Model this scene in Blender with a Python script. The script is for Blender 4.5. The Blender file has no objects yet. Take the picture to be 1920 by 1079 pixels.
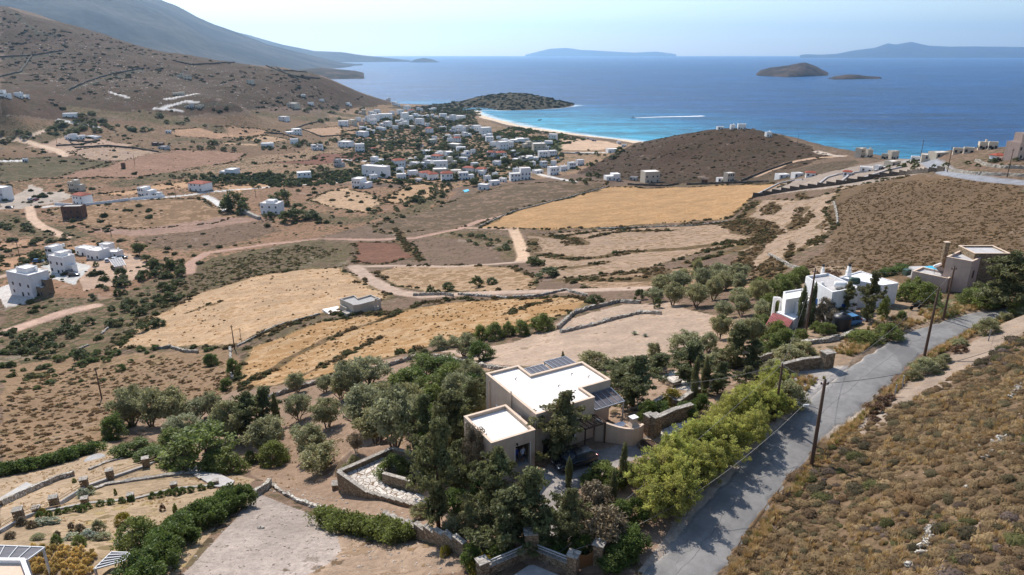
import bpy, bmesh, math, random
import numpy as np
from mathutils import Vector, Matrix, Euler
random.seed(7); RNG = np.random.RandomState(11)
C = bpy.context.scene.collection
R = math.radians
# ------------------------------------------------------------------ camera
CAMZ = 100.0
FPX = 1280.0
PITCH = R(18.90)
SP, CP = math.sin(PITCH), math.cos(PITCH)
cam_d = bpy.data.cameras.new('camera')
cam_d.sensor_width = 36.0
cam_d.lens = 36.0 * FPX / 1920.0
cam_d.clip_start = 0.5
cam_d.clip_end = 120000.0
cam = bpy.data.objects.new('camera', cam_d); C.objects.link(cam)
cam.location = (0, 0, CAMZ)
cam.rotation_euler = (math.pi/2 - PITCH, 0, 0)
bpy.context.scene.camera = cam
# ------------------------------------------------------------------ light
SUN_EL, SUN_AZ = R(43), R(-27)          # azimuth measured from +Y towards +X
w = bpy.data.worlds.new('World'); bpy.context.scene.world = w; w.use_nodes = True
nt = w.node_tree; bg = nt.nodes['Background']
sky = nt.nodes.new('ShaderNodeTexSky'); sky.sky_type = 'NISHITA'; sky.sun_disc = False
sky.sun_elevation = SUN_EL; sky.sun_rotation = SUN_AZ
sky.air_density = 1.0; sky.dust_density = 0.5; sky.ozone_density = 1.2; sky.altitude = 100
nt.links.new(sky.outputs[0], bg.inputs[0]); bg.inputs[1].default_value = 0.125
sd = bpy.data.lights.new('sun', 'SUN'); sd.energy = 4.6; sd.angle = R(0.5); sd.color = (1.0, 0.95, 0.88)
sun = bpy.data.objects.new('sun', sd); C.objects.link(sun)
sun_dir = Vector((math.sin(SUN_AZ)*math.cos(SUN_EL), math.cos(SUN_AZ)*math.cos(SUN_EL), math.sin(SUN_EL)))
sun.rotation_euler = sun_dir.to_track_quat('Z', 'Y').to_euler()
sun.location = (0, 0, 400)
vs = bpy.context.scene.view_settings
vs.view_transform = 'Standard'; vs.look = 'None'; vs.exposure = 0.38; vs.gamma = 1.0
cy = bpy.context.scene.cycles
cy.max_bounces = 5; cy.diffuse_bounces = 2; cy.glossy_bounces = 2; cy.transparent_max_bounces = 8; cy.volume_bounces = 1
cy.use_denoising = True

# ------------------------------------------------------------------ projection helpers
def ray(u, v):
    x = (u - 960.0)/FPX; y = (539.5 - v)/FPX
    return x, CP + y*SP, SP - y*CP            # right, forward, down (per unit of optical depth)
def ar(u, v):
    x, f, d = ray(u, v); return x/f, d/f       # a = X/Y, ratio = drop/Y
def at_z(u, v, z):
    x, f, d = ray(u, v); t = (CAMZ - z)/d
    return x*t, f*t, z
def at_y(u, v, Y):
    x, f, d = ray(u, v); t = Y/f
    return x*t, Y, CAMZ - d*t
def proj(X, Y, Z):
    d = CAMZ - Z
    dep = Y*CP + d*SP; up = Y*SP - d*CP
    return 960 + FPX*X/dep, 539.5 - FPX*up/dep

# ------------------------------------------------------------------ terrain height
# control points: photograph pixel + height above the sea
CPZ = [
 # road and right slope
 (1270,1079,64),(1100,1079,63.5),(1400,900,64.3),(1480,850,64.4),(1450,785,64.3),(1600,720,65),(1760,630,65.6),(1860,590,66),(1360,1079,64.1),
 (1480,1000,65.6),(1620,1079,68.4),(1900,1079,72.5),(1600,900,65.8),(1750,950,69),(1900,850,71.5),(1800,760,68.3),(1910,700,69.5),(1700,740,66),(1860,640,67),
 (1600,780,65),(1770,690,66),(1900,600,67.5),
 # site
 (1077,880,63.6),(1180,830,64),(930,900,62),(1010,960,63),(900,1000,62.2),(1300,760,64),(1380,690,63),(1500,690,64.5),(1450,640,62.5),(1250,720,62),
 (820,860,58),(720,880,55),(640,905,53.2),(780,960,58.5),(640,960,55.5),(880,760,58.5),(1000,690,58),(1120,680,58.5),
 (560,880,49),(600,820,49),(700,760,50),(820,700,50.5),(470,850,46),(400,800,41),(300,780,38),(230,800,38),(330,840,44),(430,760,40),(500,720,40.5),(620,700,41),(700,670,42.5),(790,668,45),
 (560,960,55),(470,1000,58),(600,1060,61),(720,1050,60.8),(850,1070,63),(350,1070,61),(480,920,53),(330,870,48),
 (275,866,48.5),(150,880,46.5),(38,962,55),(0,1079,63),(200,1060,60.5),(130,1000,57.5),(300,940,53),(200,930,52),(0,1000,57.5),(0,900,46),(180,830,42),(60,890,46),
 # left slopes
 (188,748,34),(0,800,37),(100,820,40),(60,720,28),(0,660,22),(100,640,20.5),(250,650,24),(330,700,31),(440,655,29),(380,590,22.5),(200,560,18.5),(300,530,18),
 (550,620,31),(600,560,26),(500,560,24.5),(640,510,22.5),(670,592,31),(730,580,32),(560,490,20),(400,490,17.5),(460,640,29),(520,665,33),(640,640,35),
 (0,580,18),(70,555,19),(160,505,18),(240,500,18),(60,600,19),(150,600,19.5),
 (750,640,40),(850,600,40),(780,560,31),(900,560,36),(950,600,44),(1000,640,50),(880,650,46.5),(1150,620,53),(1250,640,57),(1330,600,56),(1050,580,46.5),(1150,560,46),(1250,560,49.5),(1350,560,53),
 (700,520,24.5),(800,530,27),(900,520,30),(1020,520,34),(1130,530,40),(1100,490,32),(1200,500,37.5),(1300,500,42),(1400,530,50.5),(1450,560,57),(1560,600,63.5),(1650,590,65),(1800,560,65.5),(1900,560,66.5),(1880,500,64),(1700,520,63),
 (1750,460,58.5),(1600,470,54),(1500,470,48),(1550,420,45.5),(1650,400,51),(1750,400,55),(1880,400,60),(1900,345,62),(1800,330,60),(1850,420,60.5),(1700,345,54),(1600,360,47),(1500,375,39.5),(1430,400,36),(1420,450,39.5),(1350,450,35),(1400,490,43),
 (1250,450,29.5),(1150,450,26),(1050,450,24),(970,440,21.5),(1000,480,26),(900,470,22.5),(800,470,20),(700,470,18.5),(850,440,19),(600,450,15.5),(700,420,14.8),(800,400,14.8),(850,410,16),
 (1370,410,32),(1420,350,29.5),(1450,340,31),(1300,350,23),(1200,345,20.5),(1100,425,24.5),(900,425,19),(1000,400,20.5),(1150,380,22),(1250,390,26),(1050,350,16.5),(950,370,16),(1150,345,18.5),(1130,335,17.5),
 (512,400,14.5),(400,430,14),(300,430,13.5),(200,440,13.5),(100,430,13),(0,430,13),(0,500,15.5),(130,480,15.5),(300,380,13),(450,360,12.5),(600,370,12.5),(700,360,12.5),(850,355,12.5),(0,370,15),(130,370,14.5),
 (50,320,20),(200,320,18),(350,320,15),(500,320,12.5),(650,320,10.5),(800,320,9),(950,325,9.5),(1050,310,9.5),
 (0,280,29),(140,262,30),(300,275,25),(450,280,18),(600,280,12.5),(750,280,9),(900,280,6.5),(1000,285,6),(1080,300,8),(1100,275,3.5),(1150,275,3.5),
 (0,240,38),(100,235,38),(250,235,34),(350,240,31),(450,245,25),(550,245,20),(650,245,16),(750,240,11),(850,245,6.5),(950,250,4),(1050,262,3),
 (0,200,55),(100,205,50),(200,205,47),(330,205,44),(450,210,35),(550,210,30),(650,215,21),(720,220,14),(800,222,7.5),(860,225,4),
 (1080,322,16),(1130,330,18.5),(1220,336,20.5),(1350,340,24.5),(1440,335,29),(1500,320,35),(1560,300,38),(1600,312,44),(1660,310,46),(1720,320,52),
 (1850,300,63),(1780,305,58),(1900,300,64.5),(1900,320,63),
]
CPY = [  # pixel + distance forward (ridges, silhouettes)
 (0,12,1250),(60,25,1240),(140,48,1220),(220,75,1200),(300,97,1180),(370,108,1160),(450,120,1150),(520,128,1150),(580,140,1150),(640,160,1160),(690,180,1180),(725,190,1200),
 (0,100,980),(150,120,950),(300,140,950),(450,160,960),(560,175,1000),(650,195,1050),
 (0,160,760),(150,170,760),(300,175,780),(430,185,800),
 (760,199,1230),(800,200,1330),(850,197,1420),(900,183,1450),(960,173,1470),(1000,177,1470),(1040,186,1480),
 (1380,239,620),(1330,243,625),(1280,251,630),(1240,259,640),(1200,268,650),(1160,279,655),(1430,248,590),(1480,263,540),(1530,280,490),(1560,291,450),
 (1350,280,545),(1300,300,530),(1250,300,545),(1450,290,490),(1200,300,560),(1150,310,560),
 (1620,297,400),(1665,300,385),(1560,296,430),(1590,296,420),(1840,281,300),(1780,287,310),(1730,294,330),(1910,280,265),
]
CPW = [  # X, Y, Z: shores and what is hidden
 (-1500,1700,130),(-1100,1750,60),(-800,1800,20),(-450,1700,-10),(-250,1620,-12),(-60,1640,-12),(60,1640,-14),(200,1600,-14),(-2000,1900,160),
 (350,780,-10),(250,800,-8),(450,720,-10),(300,900,-12),(450,560,-6),(380,600,0),(520,480,0),(420,560,3),(450,450,25),(520,400,30),(600,420,-5),(700,500,-20),(900,800,-20),(1200,1300,-20),(600,1200,-20),
 (400,300,52),(500,300,35),(500,200,60),(600,300,0),(800,300,-15),(200,1100,-12),(100,1250,-12),(350,1400,-14),(650,650,-15),(900,500,-20),
 (-30,20,64),(30,20,67),(0,22,65),(-60,40,62),(60,40,72),(60,25,72),(-80,60,60),(90,60,77),(100,90,75),(130,110,73),(150,150,69),(200,190,66),(160,120,73),
]
SHORE = [(895,208),(915,219),(940,226),(1000,239),(1060,248),(1100,254),(1150,260),(1200,265)]
pts = []
for u, v, z in CPZ: pts.append(at_z(u, v, z))
for u, v, Y in CPY: pts.append(at_y(u, v, Y))
for u, v in SHORE:
    x, y, _ = at_z(u, v, 0); pts.append((x, y, 0.0)); pts.append((x*1.0+4, y*1.05, -4)); pts.append((x, y*.97, 1.6))
for u, v in [(1080,198),(1040,204),(980,207),(930,208),(740,196),(790,196),(830,196)]:
    x, y, _ = at_z(u, v, 0); pts.append((x, y, -0.3))
pts += CPW
P = np.array(pts, float)
KA = 1.5
def sc(X, Y): return np.stack([KA*X/Y, np.log(Y)], -1)
_c = sc(P[:, 0], P[:, 1])
_d = np.linalg.norm(_c[:, None] - _c[None], axis=-1)
_K = -np.sqrt(_d**2 + 0.03**2) ; _n = len(P)
_K[np.arange(_n), np.arange(_n)] -= 0.0
_A = np.zeros((_n+3, _n+3)); _A[:_n, :_n] = _K - np.eye(_n)*0.002; _A[:_n, _n] = 1; _A[:_n, _n+1:] = _c; _A[_n, :_n] = 1; _A[_n+1:, :_n] = _c.T
_W = np.linalg.solve(_A, np.concatenate([P[:, 2], [0, 0, 0]]))
def h_raw(X, Y):
    q = sc(X, Y).reshape(-1, 2); out = np.empty(len(q))
    for i in range(0, len(q), 20000):
        b = q[i:i+20000]; d = np.sqrt(((b[:, None]-_c[None])**2).sum(-1) + 0.03**2)
        out[i:i+20000] = -d @ _W[:_n] + _W[_n] + b @ _W[_n+1:]
    return out.reshape(np.shape(X))
NA, NS = 1150, 940
A0, A1 = -1.12, 1.12
S0, S1 = math.log(17.0), math.log(1900.0)
ga = np.linspace(A0, A1, NA); gs = np.linspace(S0, S1, NS)
# coarse evaluation then bilinear upsample
ca = np.linspace(A0, A1, 231); cs = np.linspace(S0, S1, 190)
CA, CS = np.meshgrid(ca, cs)
Hc = h_raw(CA*np.exp(CS), np.exp(CS))
def bil(Hg, a, s, a0=A0, a1=A1, s0=S0, s1=S1):
    n1, n0 = Hg.shape
    fa = np.clip((a-a0)/(a1-a0)*(n0-1), 0, n0-1.001); fs = np.clip((s-s0)/(s1-s0)*(n1-1), 0, n1-1.001)
    i = fa.astype(int); j = fs.astype(int); p = fa-i; q = fs-j
    return Hg[j, i]*(1-p)*(1-q)+Hg[j, i+1]*p*(1-q)+Hg[j+1, i]*(1-p)*q+Hg[j+1, i+1]*p*q
def smooth(Hg, n=1):
    for _ in range(n):
        q = np.pad(Hg, 1, mode='edge')
        Hg = (q[:-2, 1:-1]+q[2:, 1:-1]+q[1:-1, :-2]+q[1:-1, 2:]+4*Hg)/8
    return Hg
Hc = smooth(Hc, 2)
# value noise in world space
def _hash(ix, iy, seed):
    n = (ix.astype(np.int64)*374761393 + iy.astype(np.int64)*668265263 + seed*974711) & 0x7fffffff
    n = ((n ^ (n >> 13))*1274126177) & 0x7fffffff
    return ((n ^ (n >> 16)) & 0xffff)/65535.0
def vnoise(X, Y, sc_, seed=0):
    x = np.asarray(X)/sc_; y = np.asarray(Y)/sc_
    ix = np.floor(x); iy = np.floor(y); fx = x-ix; fy = y-iy
    fx = fx*fx*(3-2*fx); fy = fy*fy*(3-2*fy)
    a = _hash(ix, iy, seed); b = _hash(ix+1, iy, seed); c = _hash(ix, iy+1, seed); d = _hash(ix+1, iy+1, seed)
    return (a*(1-fx)+b*fx)*(1-fy)+(c*(1-fx)+d*fx)*fy
def fbm(X, Y, sc_, seed=0, o=4):
    t = 0; am = 1; tot = 0
    for k in range(o):
        t = t + am*(vnoise(X, Y, sc_/2**k, seed+k*17)-.5); tot += am; am *= .5
    return t/tot*2
GA, GS = np.meshgrid(ga, gs)
GY = np.exp(GS); GX = GA*GY
H = bil(Hc, GA, GS)
H = smooth(H, 3)
def hs(X, Y):
    """height of the ground (grid H) at world points"""
    Y = np.maximum(np.asarray(Y, float), 1.0); X = np.asarray(X, float)
    return bil(H, X/Y, np.log(Y))
SS = np.linspace(S0, S1, 2600); YY = np.exp(SS)
def hit(u, v):
    """first ground point seen at a pixel of the photograph"""
    a, r = ar(u, v)
    zr = CAMZ - r*YY; zh = bil(H, np.full_like(SS, a), SS)
    k = np.argmax(zh >= zr)
    if zh[k] < zr[k]: k = len(YY)-1
    if k > 0:
        d0 = zr[k-1]-zh[k-1]; d1 = zr[k]-zh[k]; f = d0/(d0-d1+1e-9); f = min(max(f, 0), 1)
        Y = YY[k-1]+(YY[k]-YY[k-1])*f
    else: Y = YY[0]
    return np.array([a*Y, Y, float(bil(H, np.array([a]), np.array([math.log(Y)]))[0])])
def px2m(u, v, px):
    p = hit(u, v); dep = p[1]*CP + (CAMZ-p[2])*SP
    return px*dep/FPX
def line(pp, step=14):
    """pixel polyline -> dense world polyline on the ground"""
    out = []
    for (u0, v0), (u1, v1) in zip(pp[:-1], pp[1:]):
        n = max(1, int(math.hypot(u1-u0, v1-v0)/step))
        for k in range(n): out.append(hit(u0+(u1-u0)*k/n, v0+(v1-v0)*k/n))
    out.append(hit(*pp[-1])); return np.array(out)
# ------------------------------------------------------------------ colours and node helpers
def lin(r, g, b, k=1.0):
    f = lambda c: ((c/255+0.055)/1.055)**2.4 if c/255 > 0.04045 else c/255/12.92
    return np.array([f(r)*k, f(g)*k, f(b)*k])
class NT:
    def __init__(s, name):
        s.m = bpy.data.materials.new(name); s.m.use_nodes = True; s.t = s.m.node_tree
        s.b = s.t.nodes['Principled BSDF']; s.out = s.t.nodes['Material Output']
    def n(s, typ, **kw):
        q = s.t.nodes.new('ShaderNode'+typ)
        for k, v in kw.items(): setattr(q, k, v)
        return q
    def l(s, a, b): s.t.links.new(a, b)
    def inp(s, node, key, val):
        sock = node.inputs[key]
        if hasattr(val, 'is_output') or isinstance(val, bpy.types.NodeSocket): s.l(val, sock)
        else: sock.default_value = val
    def pos(s):
        if not hasattr(s, '_p'): s._p = s.n('NewGeometry').outputs['Position']
        return s._p
    def objc(s): return s.n('TexCoord').outputs['Object']
    def noise(s, scale, vec=None, detail=4, rough=.55, dist=0):
        q = s.n('TexNoise'); s.inp(q, 'Scale', scale); s.inp(q, 'Detail', detail); s.inp(q, 'Roughness', rough); s.inp(q, 'Distortion', dist)
        s.l(vec if vec is not None else s.pos(), q.inputs['Vector']); return q.outputs['Fac']
    def vor(s, scale, vec=None, feature='F1', rnd=1.0):
        q = s.n('TexVoronoi', feature=feature); s.inp(q, 'Scale', scale); s.inp(q, 'Randomness', rnd)
        s.l(vec if vec is not None else s.pos(), q.inputs['Vector']); return q
    def rampf(s, fac, lo, hi, a=0.0, b=1.0):
        q = s.n('MapRange', interpolation_type='SMOOTHSTEP'); s.inp(q, 'Value', fac)
        for k, v in (('From Min', lo), ('From Max', hi), ('To Min', a), ('To Max', b)): s.inp(q, k, v)
        return q.outputs[0]
    def mix(s, fac, a, b, blend='MIX'):
        q = s.n('Mix', data_type='RGBA', blend_type=blend)
        s.inp(q, 0, fac)
        for i, v in ((6, a), (7, b)):
            if isinstance(v, (tuple, list, np.ndarray)): q.inputs[i].default_value = (*[float(t) for t in v[:3]], 1)
            else: s.l(v, q.inputs[i])
        return q.outputs[2]
    def math(s, op, a, b=0.0, c=None):
        q = s.n('Math', operation=op); s.inp(q, 0, a); s.inp(q, 1, b)
        if c is not None: s.inp(q, 2, c)
        return q.outputs[0]
    def scale(s, col, f):
        q = s.n('VectorMath', operation='SCALE'); s.l(col, q.inputs[0]); s.inp(q, 3, f); return q.outputs[0]
    def bump(s, h, strength=.3, dist=.1):
        q = s.n('Bump'); s.inp(q, 'Strength', strength); s.inp(q, 'Distance', dist); s.l(h, q.inputs['Height'])
        s.l(q.outputs[0], s.b.inputs['Normal']); return q
    def done(s, col=None, rough=.85, spec=.3, metal=0):
        if col is not None:
            if isinstance(col, (tuple, list, np.ndarray)): s.b.inputs['Base Color'].default_value = (*[float(t) for t in col[:3]], 1)
            else: s.l(col, s.b.inputs['Base Color'])
        s.inp(s.b, 'Roughness', rough); s.inp(s.b, 'Specular IOR Level', spec); s.inp(s.b, 'Metallic', metal)
        return s.m
def stretch(t, vec, sx, sy, sz=1.0, rz=0.0):
    q = t.n('Mapping'); t.l(vec, q.inputs['Vector']); q.inputs['Scale'].default_value = (sx, sy, sz); q.inputs['Rotation'].default_value = (0, 0, rz)
    return q.outputs[0]
# ------------------------------------------------------------------ objects helpers
def tag(o, label=None, cat=None, group=None, kind=None):
    if label: o['label'] = label
    if cat: o['category'] = cat
    if group: o['group'] = group
    if kind: o['kind'] = kind
    return o
def empty(name, loc, rz=0.0, label=None, cat=None, group=None):
    o = bpy.data.objects.new(name, None); C.objects.link(o); o.location = loc; o.rotation_euler = (0, 0, rz)
    o.empty_display_size = .5
    return tag(o, label, cat, group)
def mesh_np(name, verts, quads, mats, parent=None, smooth=False, attrs=None, midx=None):
    """verts (n,3); quads (m,k) or list of arrays"""
    me = bpy.data.meshes.new(name)
    verts = np.asarray(verts, np.float32); 
    fl = [np.asarray(q, np.int32) for q in (quads if isinstance(quads, list) else [quads]) if len(q)]
    me.vertices.add(len(verts)); me.vertices.foreach_set('co', verts.ravel())
    nl = sum(q.size for q in fl); npoly = sum(len(q) for q in fl)
    me.loops.add(nl); me.polygons.add(npoly)
    me.loops.foreach_set('vertex_index', np.concatenate([q.ravel() for q in fl]))
    tot = np.concatenate([np.full(len(q), q.shape[1], np.int32) for q in fl]); st = np.concatenate([[0], np.cumsum(tot)[:-1]]).astype(np.int32)
    me.polygons.foreach_set('loop_start', st); me.polygons.foreach_set('loop_total', tot)
    if smooth: me.polygons.foreach_set('use_smooth', np.ones(npoly, bool))
    if midx is not None: me.polygons.foreach_set('material_index', np.asarray(midx, np.int32))
    me.update(calc_edges=True)
    for m in (mats if isinstance(mats, (list, tuple)) else [mats]): me.materials.append(m)
    if attrs:
        for k, v in attrs.items():
            v = np.asarray(v, np.float32)
            if v.ndim == 2:
                at = me.attributes.new(k, 'FLOAT_COLOR', 'POINT'); c4 = np.ones((len(v), 4), np.float32); c4[:, :3] = v; at.data.foreach_set('color', c4.ravel())
            else:
                at = me.attributes.new(k, 'FLOAT', 'POINT'); at.data.foreach_set('value', v)
    o = bpy.data.objects.new(name, me); C.objects.link(o)
    if parent is not None: o.parent = parent
    return o
# ------------------------------------------------------------------ zones on the ground
col = np.zeros((NS, NA, 3)); scr = np.zeros((NS, NA)); scol = np.zeros((NS, NA, 3)); zid = np.zeros((NS, NA), np.int8)
D0 = fbm(GX, GY, 60, 3); D1 = fbm(GX, GY, 9, 5, 3)
wf = np.clip(GY/250, .25, 2.0)
WX = GX + fbm(GX, GY, 14, 21, 3)*3.2*wf; WY = GY + fbm(GX, GY, 14, 41, 3)*3.2*wf
def window(x, y, pad):
    # indices of the grid rows / columns that can hold world points around x, y
    Y = np.maximum(y, 5); a = x/Y
    pa = pad/Y.min()*2.5 + .01; ps = pad/Y.min()*2.5+.01
    i0 = int(np.clip((a.min()-pa-A0)/(A1-A0)*(NA-1), 0, NA-1)); i1 = int(np.clip((a.max()+pa-A0)/(A1-A0)*(NA-1)+2, 1, NA))
    j0 = int(np.clip((math.log(Y.min())-ps-S0)/(S1-S0)*(NS-1), 0, NS-1)); j1 = int(np.clip((math.log(Y.max())+ps-S0)/(S1-S0)*(NS-1)+2, 1, NS))
    return slice(j0, max(j1, j0+1)), slice(i0, max(i1, i0+1))
def inside(X, Y, poly):
    ins = np.zeros(X.shape, bool); x1, y1 = poly[-1]
    for x0, y0 in poly:
        c = (y0 > Y) != (y1 > Y)
        with np.errstate(divide='ignore', invalid='ignore'):
            ins ^= c & (X < (x1-x0)*(Y-y0)/(y1-y0+1e-12)+x0)
        x1, y1 = x0, y0
    return ins
def seg_d(X, Y, ln):
    d = np.full(X.shape, 1e9)
    for (x0, y0), (x1, y1) in zip(ln[:-1, :2], ln[1:, :2]):
        dx, dy = x1-x0, y1-y0; L = dx*dx+dy*dy+1e-9
        t = np.clip(((X-x0)*dx+(Y-y0)*dy)/L, 0, 1)
        d = np.minimum(d, (X-x0-t*dx)**2+(Y-y0-t*dy)**2)
    return np.sqrt(d)
def paint(w_, m, c=None, sc_=None, s=None, z=None):
    m3 = m[..., None]
    if c is not None: col[w_] = col[w_]*(1-m3)+np.asarray(c)*m3
    if sc_ is not None: scol[w_] = scol[w_]*(1-m3)+np.asarray(sc_)*m3
    if s is not None: scr[w_] = scr[w_]*(1-m)+s*m
    if z is not None: zid[w_][m > .5] = z
PATCHES = []; EDGES = []
def zone(pp, c, s=None, sc_=None, z=None, edge=0.0, ecol=None, warp=1):
    ln = line(list(pp)+[pp[0]], 18); w_ = window(ln[:, 0], ln[:, 1], 6)
    X, Y = (WX, WY) if warp else (GX, GY)
    m = inside(X[w_], Y[w_], ln[:, :2]).astype(float)
    paint(w_, m, c, sc_, s, z)
    if edge: EDGES.append(ln)
    if s is not None and s >= .85: PATCHES.append(ln)
    if edge:
        d = seg_d(X[w_], Y[w_], ln); e = np.clip(1.5-d/edge, 0, 1)*(D1[w_] > -.45)
        paint(w_, e, None, lin(78, 68, 40) if ecol is None else ecol, .92, 0)
    return ln
def band(pp, wid, c, s=0.0, sc_=None, z=None, warp=0, soft=.3):
    ln = line(pp, 10); w_ = window(ln[:, 0], ln[:, 1], wid*2)
    X, Y = (WX, WY) if warp else (GX, GY)
    d = seg_d(X[w_], Y[w_], ln)
    m = np.clip((wid*(1+soft)/2-d)/(wid*soft/2+1e-6), 0, 1)
    paint(w_, m, c, sc_, s, z); return ln
def bumpup(pp, hgt, poly=True, soft=6.0):
    """raise or lower the ground inside a polygon or along a line"""
    global H
# base: scrubby brown slopes
base = lin(122, 96, 76); green = lin(70, 68, 42)
col[:] = base*(1+D0[..., None]*.35); scol[:] = lin(80, 72, 50); scr[:] = np.clip(.48+D0*.5, 0, 1)
TAN = lin(205, 162, 112); GOLD = lin(212, 160, 96); BEIGE = lin(182, 150, 118); DIRT = lin(188, 156, 130); GRAV = lin(172, 157, 146)
DG = lin(56, 58, 34); OL = lin(92, 84, 46); BR = lin(98, 78, 54); PALE = lin(196, 186, 176)
# large areas
zone([(0,12),(140,48),(300,97),(450,120),(580,140),(690,180),(725,190),(740,205),(640,205),(520,200),(430,212),(300,222),(150,225),(0,215)], lin(92,64,46), .66, lin(60,54,36))
zone([(0,222),(150,228),(300,228),(430,216),(560,215),(700,228),(640,262),(560,285),(430,300),(330,282),(200,290),(0,300)], lin(130,98,70), .5, lin(76,70,44))
zone([(640,205),(760,195),(870,205),(890,215),(960,245),(1080,262),(1190,268),(1180,290),(1080,325),(930,345),(850,350),(700,345),(560,345),(400,345),(300,330),(430,300),(560,285),(640,250),(600,225)], lin(158,122,90), .55, lin(64,66,40))
zone([(0,340),(150,330),(330,335),(560,345),(700,350),(860,360),(800,400),(700,420),(560,460),(400,480),(330,520),(200,560),(0,560)], lin(146,108,78), .5, lin(70,66,40))
zone([(730,203),(800,198),(860,190),(910,178),(960,172),(1020,177),(1085,197),(1040,206),(980,209),(900,210),(850,215)], lin(96,80,58), .7, lin(48,52,34))
zone([(1080,325),(1200,266),(1280,250),(1380,237),(1450,250),(1560,292),(1540,300),(1440,330),(1400,338),(1250,345),(1130,335)], lin(84,60,42), .62, lin(54,48,32))
zone([(1360,345),(1560,300),(1610,300),(1600,318),(1500,330),(1420,350)], lin(100,80,60), .55, lin(64,58,40))
zone([(1490,500),(1545,470),(1570,430),(1545,390),(1570,355),(1640,335),(1780,330),(1920,350),(1920,620),(1700,560),(1600,500)], lin(108,84,58), .34, lin(86,70,48))
zone([(1450,560),(1500,500),(1600,500),(1700,540),(1920,600),(1800,620),(1600,700),(1400,700)], lin(150,124,98), .4, lin(84,80,52))
zone([(120,690),(230,600),(400,480),(560,455),(655,458),(657,500),(560,505),(470,518),(380,545),(290,590),(200,655),(160,700)], lin(108,88,62), .6, lin(78,72,42))
zone([(0,560),(200,560),(300,520),(360,520),(200,640),(120,700),(0,700)], lin(124,98,72), .66, lin(66,68,38))
zone([(0,690),(150,670),(300,660),(420,656),(460,680),(440,740),(330,760),(250,790),(190,830),(100,860),(0,880)], lin(138,108,77), .4, lin(104,88,60))
zone([(230,800),(440,735),(560,715),(700,675),(800,668),(940,690),(900,760),(870,900),(820,1000),(640,930),(480,890),(340,850)], lin(146,118,94), .3, lin(96,80,54))
zone([(640,900),(760,940),(870,1000),(1000,1079),(1200,1079),(1330,870),(1480,700),(1300,690),(1000,690),(870,760),(760,860)], lin(150,122,98), .3, lin(74,62,40))
zone([(200,830),(330,850),(480,900),(420,960),(320,1079),(0,1079),(0,880)], lin(160,134,102), .35, lin(130,112,74))
zone([(1190,1079),(1400,900),(1560,790),(1700,720),(1920,600),(1920,1079),(1920,1079)], lin(116,92,66), .5, lin(90,74,54))
# fields (kept as objects named field)
FIELDS = {}
def field(pp, c, s, sc_, edge=1.2, key=1): return zone(pp, c, s, sc_, key, edge)
field([(205,655),(290,592),(380,548),(470,520),(560,507),(640,501),(664,520),(735,560),(700,570),(600,592),(520,625),(460,645),(420,653),(330,650),(250,652)], lin(188,152,112), .22, lin(150,116,78), 1.2)
field([(452,700),(468,655),(540,628),(600,604),(720,592),(830,567),(960,558),(1060,556),(1110,565),(1060,592),(960,620),(880,632),(800,655),(700,680),(620,705),(500,730),(445,732)], lin(186,148,102), .45, lin(146,110,70), 1.0)
field([(900,428),(960,397),(1050,374),(1140,351),(1300,349),(1480,344),(1440,360),(1408,374),(1368,408),(1250,418),(1130,428),(980,430)], lin(178,136,86), .2, lin(150,112,70), 1.2)
field([(988,440),(1100,432),(1370,416),(1425,424),(1440,450),(1300,478),(1200,508),(1050,520),(990,480)], lin(166,136,108), .25, lin(112,90,62), 1)
field([(1382,408),(1420,376),(1520,374),(1640,338),(1700,335),(1575,352),(1548,395),(1565,428),(1530,460),(1480,478),(1475,500),(1400,505),(1390,470),(1440,440)], lin(166,138,112), .25, lin(112,90,62), .8)
field([(1060,525),(1300,500),(1400,515),(1440,540),(1300,545),(1200,540),(1100,540)], lin(168,134,102), .35, lin(104,82,56), .8)
field([(800,392),(870,366),(960,347),(1060,340),(1140,342),(1138,350),(1050,372),(960,395),(900,420),(850,430),(720,440),(700,425),(760,402)], lin(140,110,86), .55, lin(80,68,48), 1)
field([(715,374),(760,352),(810,344),(850,350),(800,372),(740,382)], lin(182,142,102), .15, lin(130,104,66), 1)
field([(578,376),(640,352),(700,366),(718,382),(690,402),(620,388)], lin(188,150,112), .2, lin(120,100,70), 1)
field([(662,457),(770,455),(786,480),(720,494),(668,494)], lin(126,84,62), .2, lin(96,66,48), 1)
field([(740,500),(850,496),(960,500),(1010,520),(1000,540),(880,545),(820,550),(740,535),(700,512)], lin(176,142,106), .35, lin(120,94,64), 1)
field([(600,286),(690,287),(696,300),(620,309),(490,306),(580,300)], lin(128,82,62), .15, lin(100,70,50), 1)
field([(135,283),(170,276),(260,278),(298,287),(230,302),(160,297)], lin(182,150,124), .3, lin(140,112,84), 1)
field([(100,336),(200,306),(330,281),(460,286),(450,300),(340,322),(250,334)], lin(156,116,90), .2, lin(110,84,62), 1)
field([(0,300),(120,296),(220,306),(130,330),(0,344)], lin(116,96,68), .45, lin(76,72,46), 1)
field([(190,363),(320,345),(420,336),(430,344),(340,354),(230,368)], lin(190,146,104), .1, lin(150,110,70), 1)
field([(405,352),(520,339),(536,350),(430,364)], lin(190,146,104), .1, lin(150,110,70), 1)
field([(410,272),(490,253),(545,262),(480,273)], lin(186,148,110), .1, lin(150,110,70), 1)
field([(325,246),(420,236),(480,240),(520,250),(400,260),(330,256)], lin(182,138,102), .2, lin(120,96,66), 1)
field([(565,242),(640,236),(645,258),(600,256)], lin(182,142,108), .2, lin(120,96,66), 1)
field([(640,250),(700,238),(720,256),(690,266),(640,265)], lin(178,136,100), .2, lin(120,96,66), 1)
field([(700,340),(740,325),(790,338),(850,340),(800,343),(760,350)], lin(182,138,100), .15, lin(120,96,66), 1)
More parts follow.
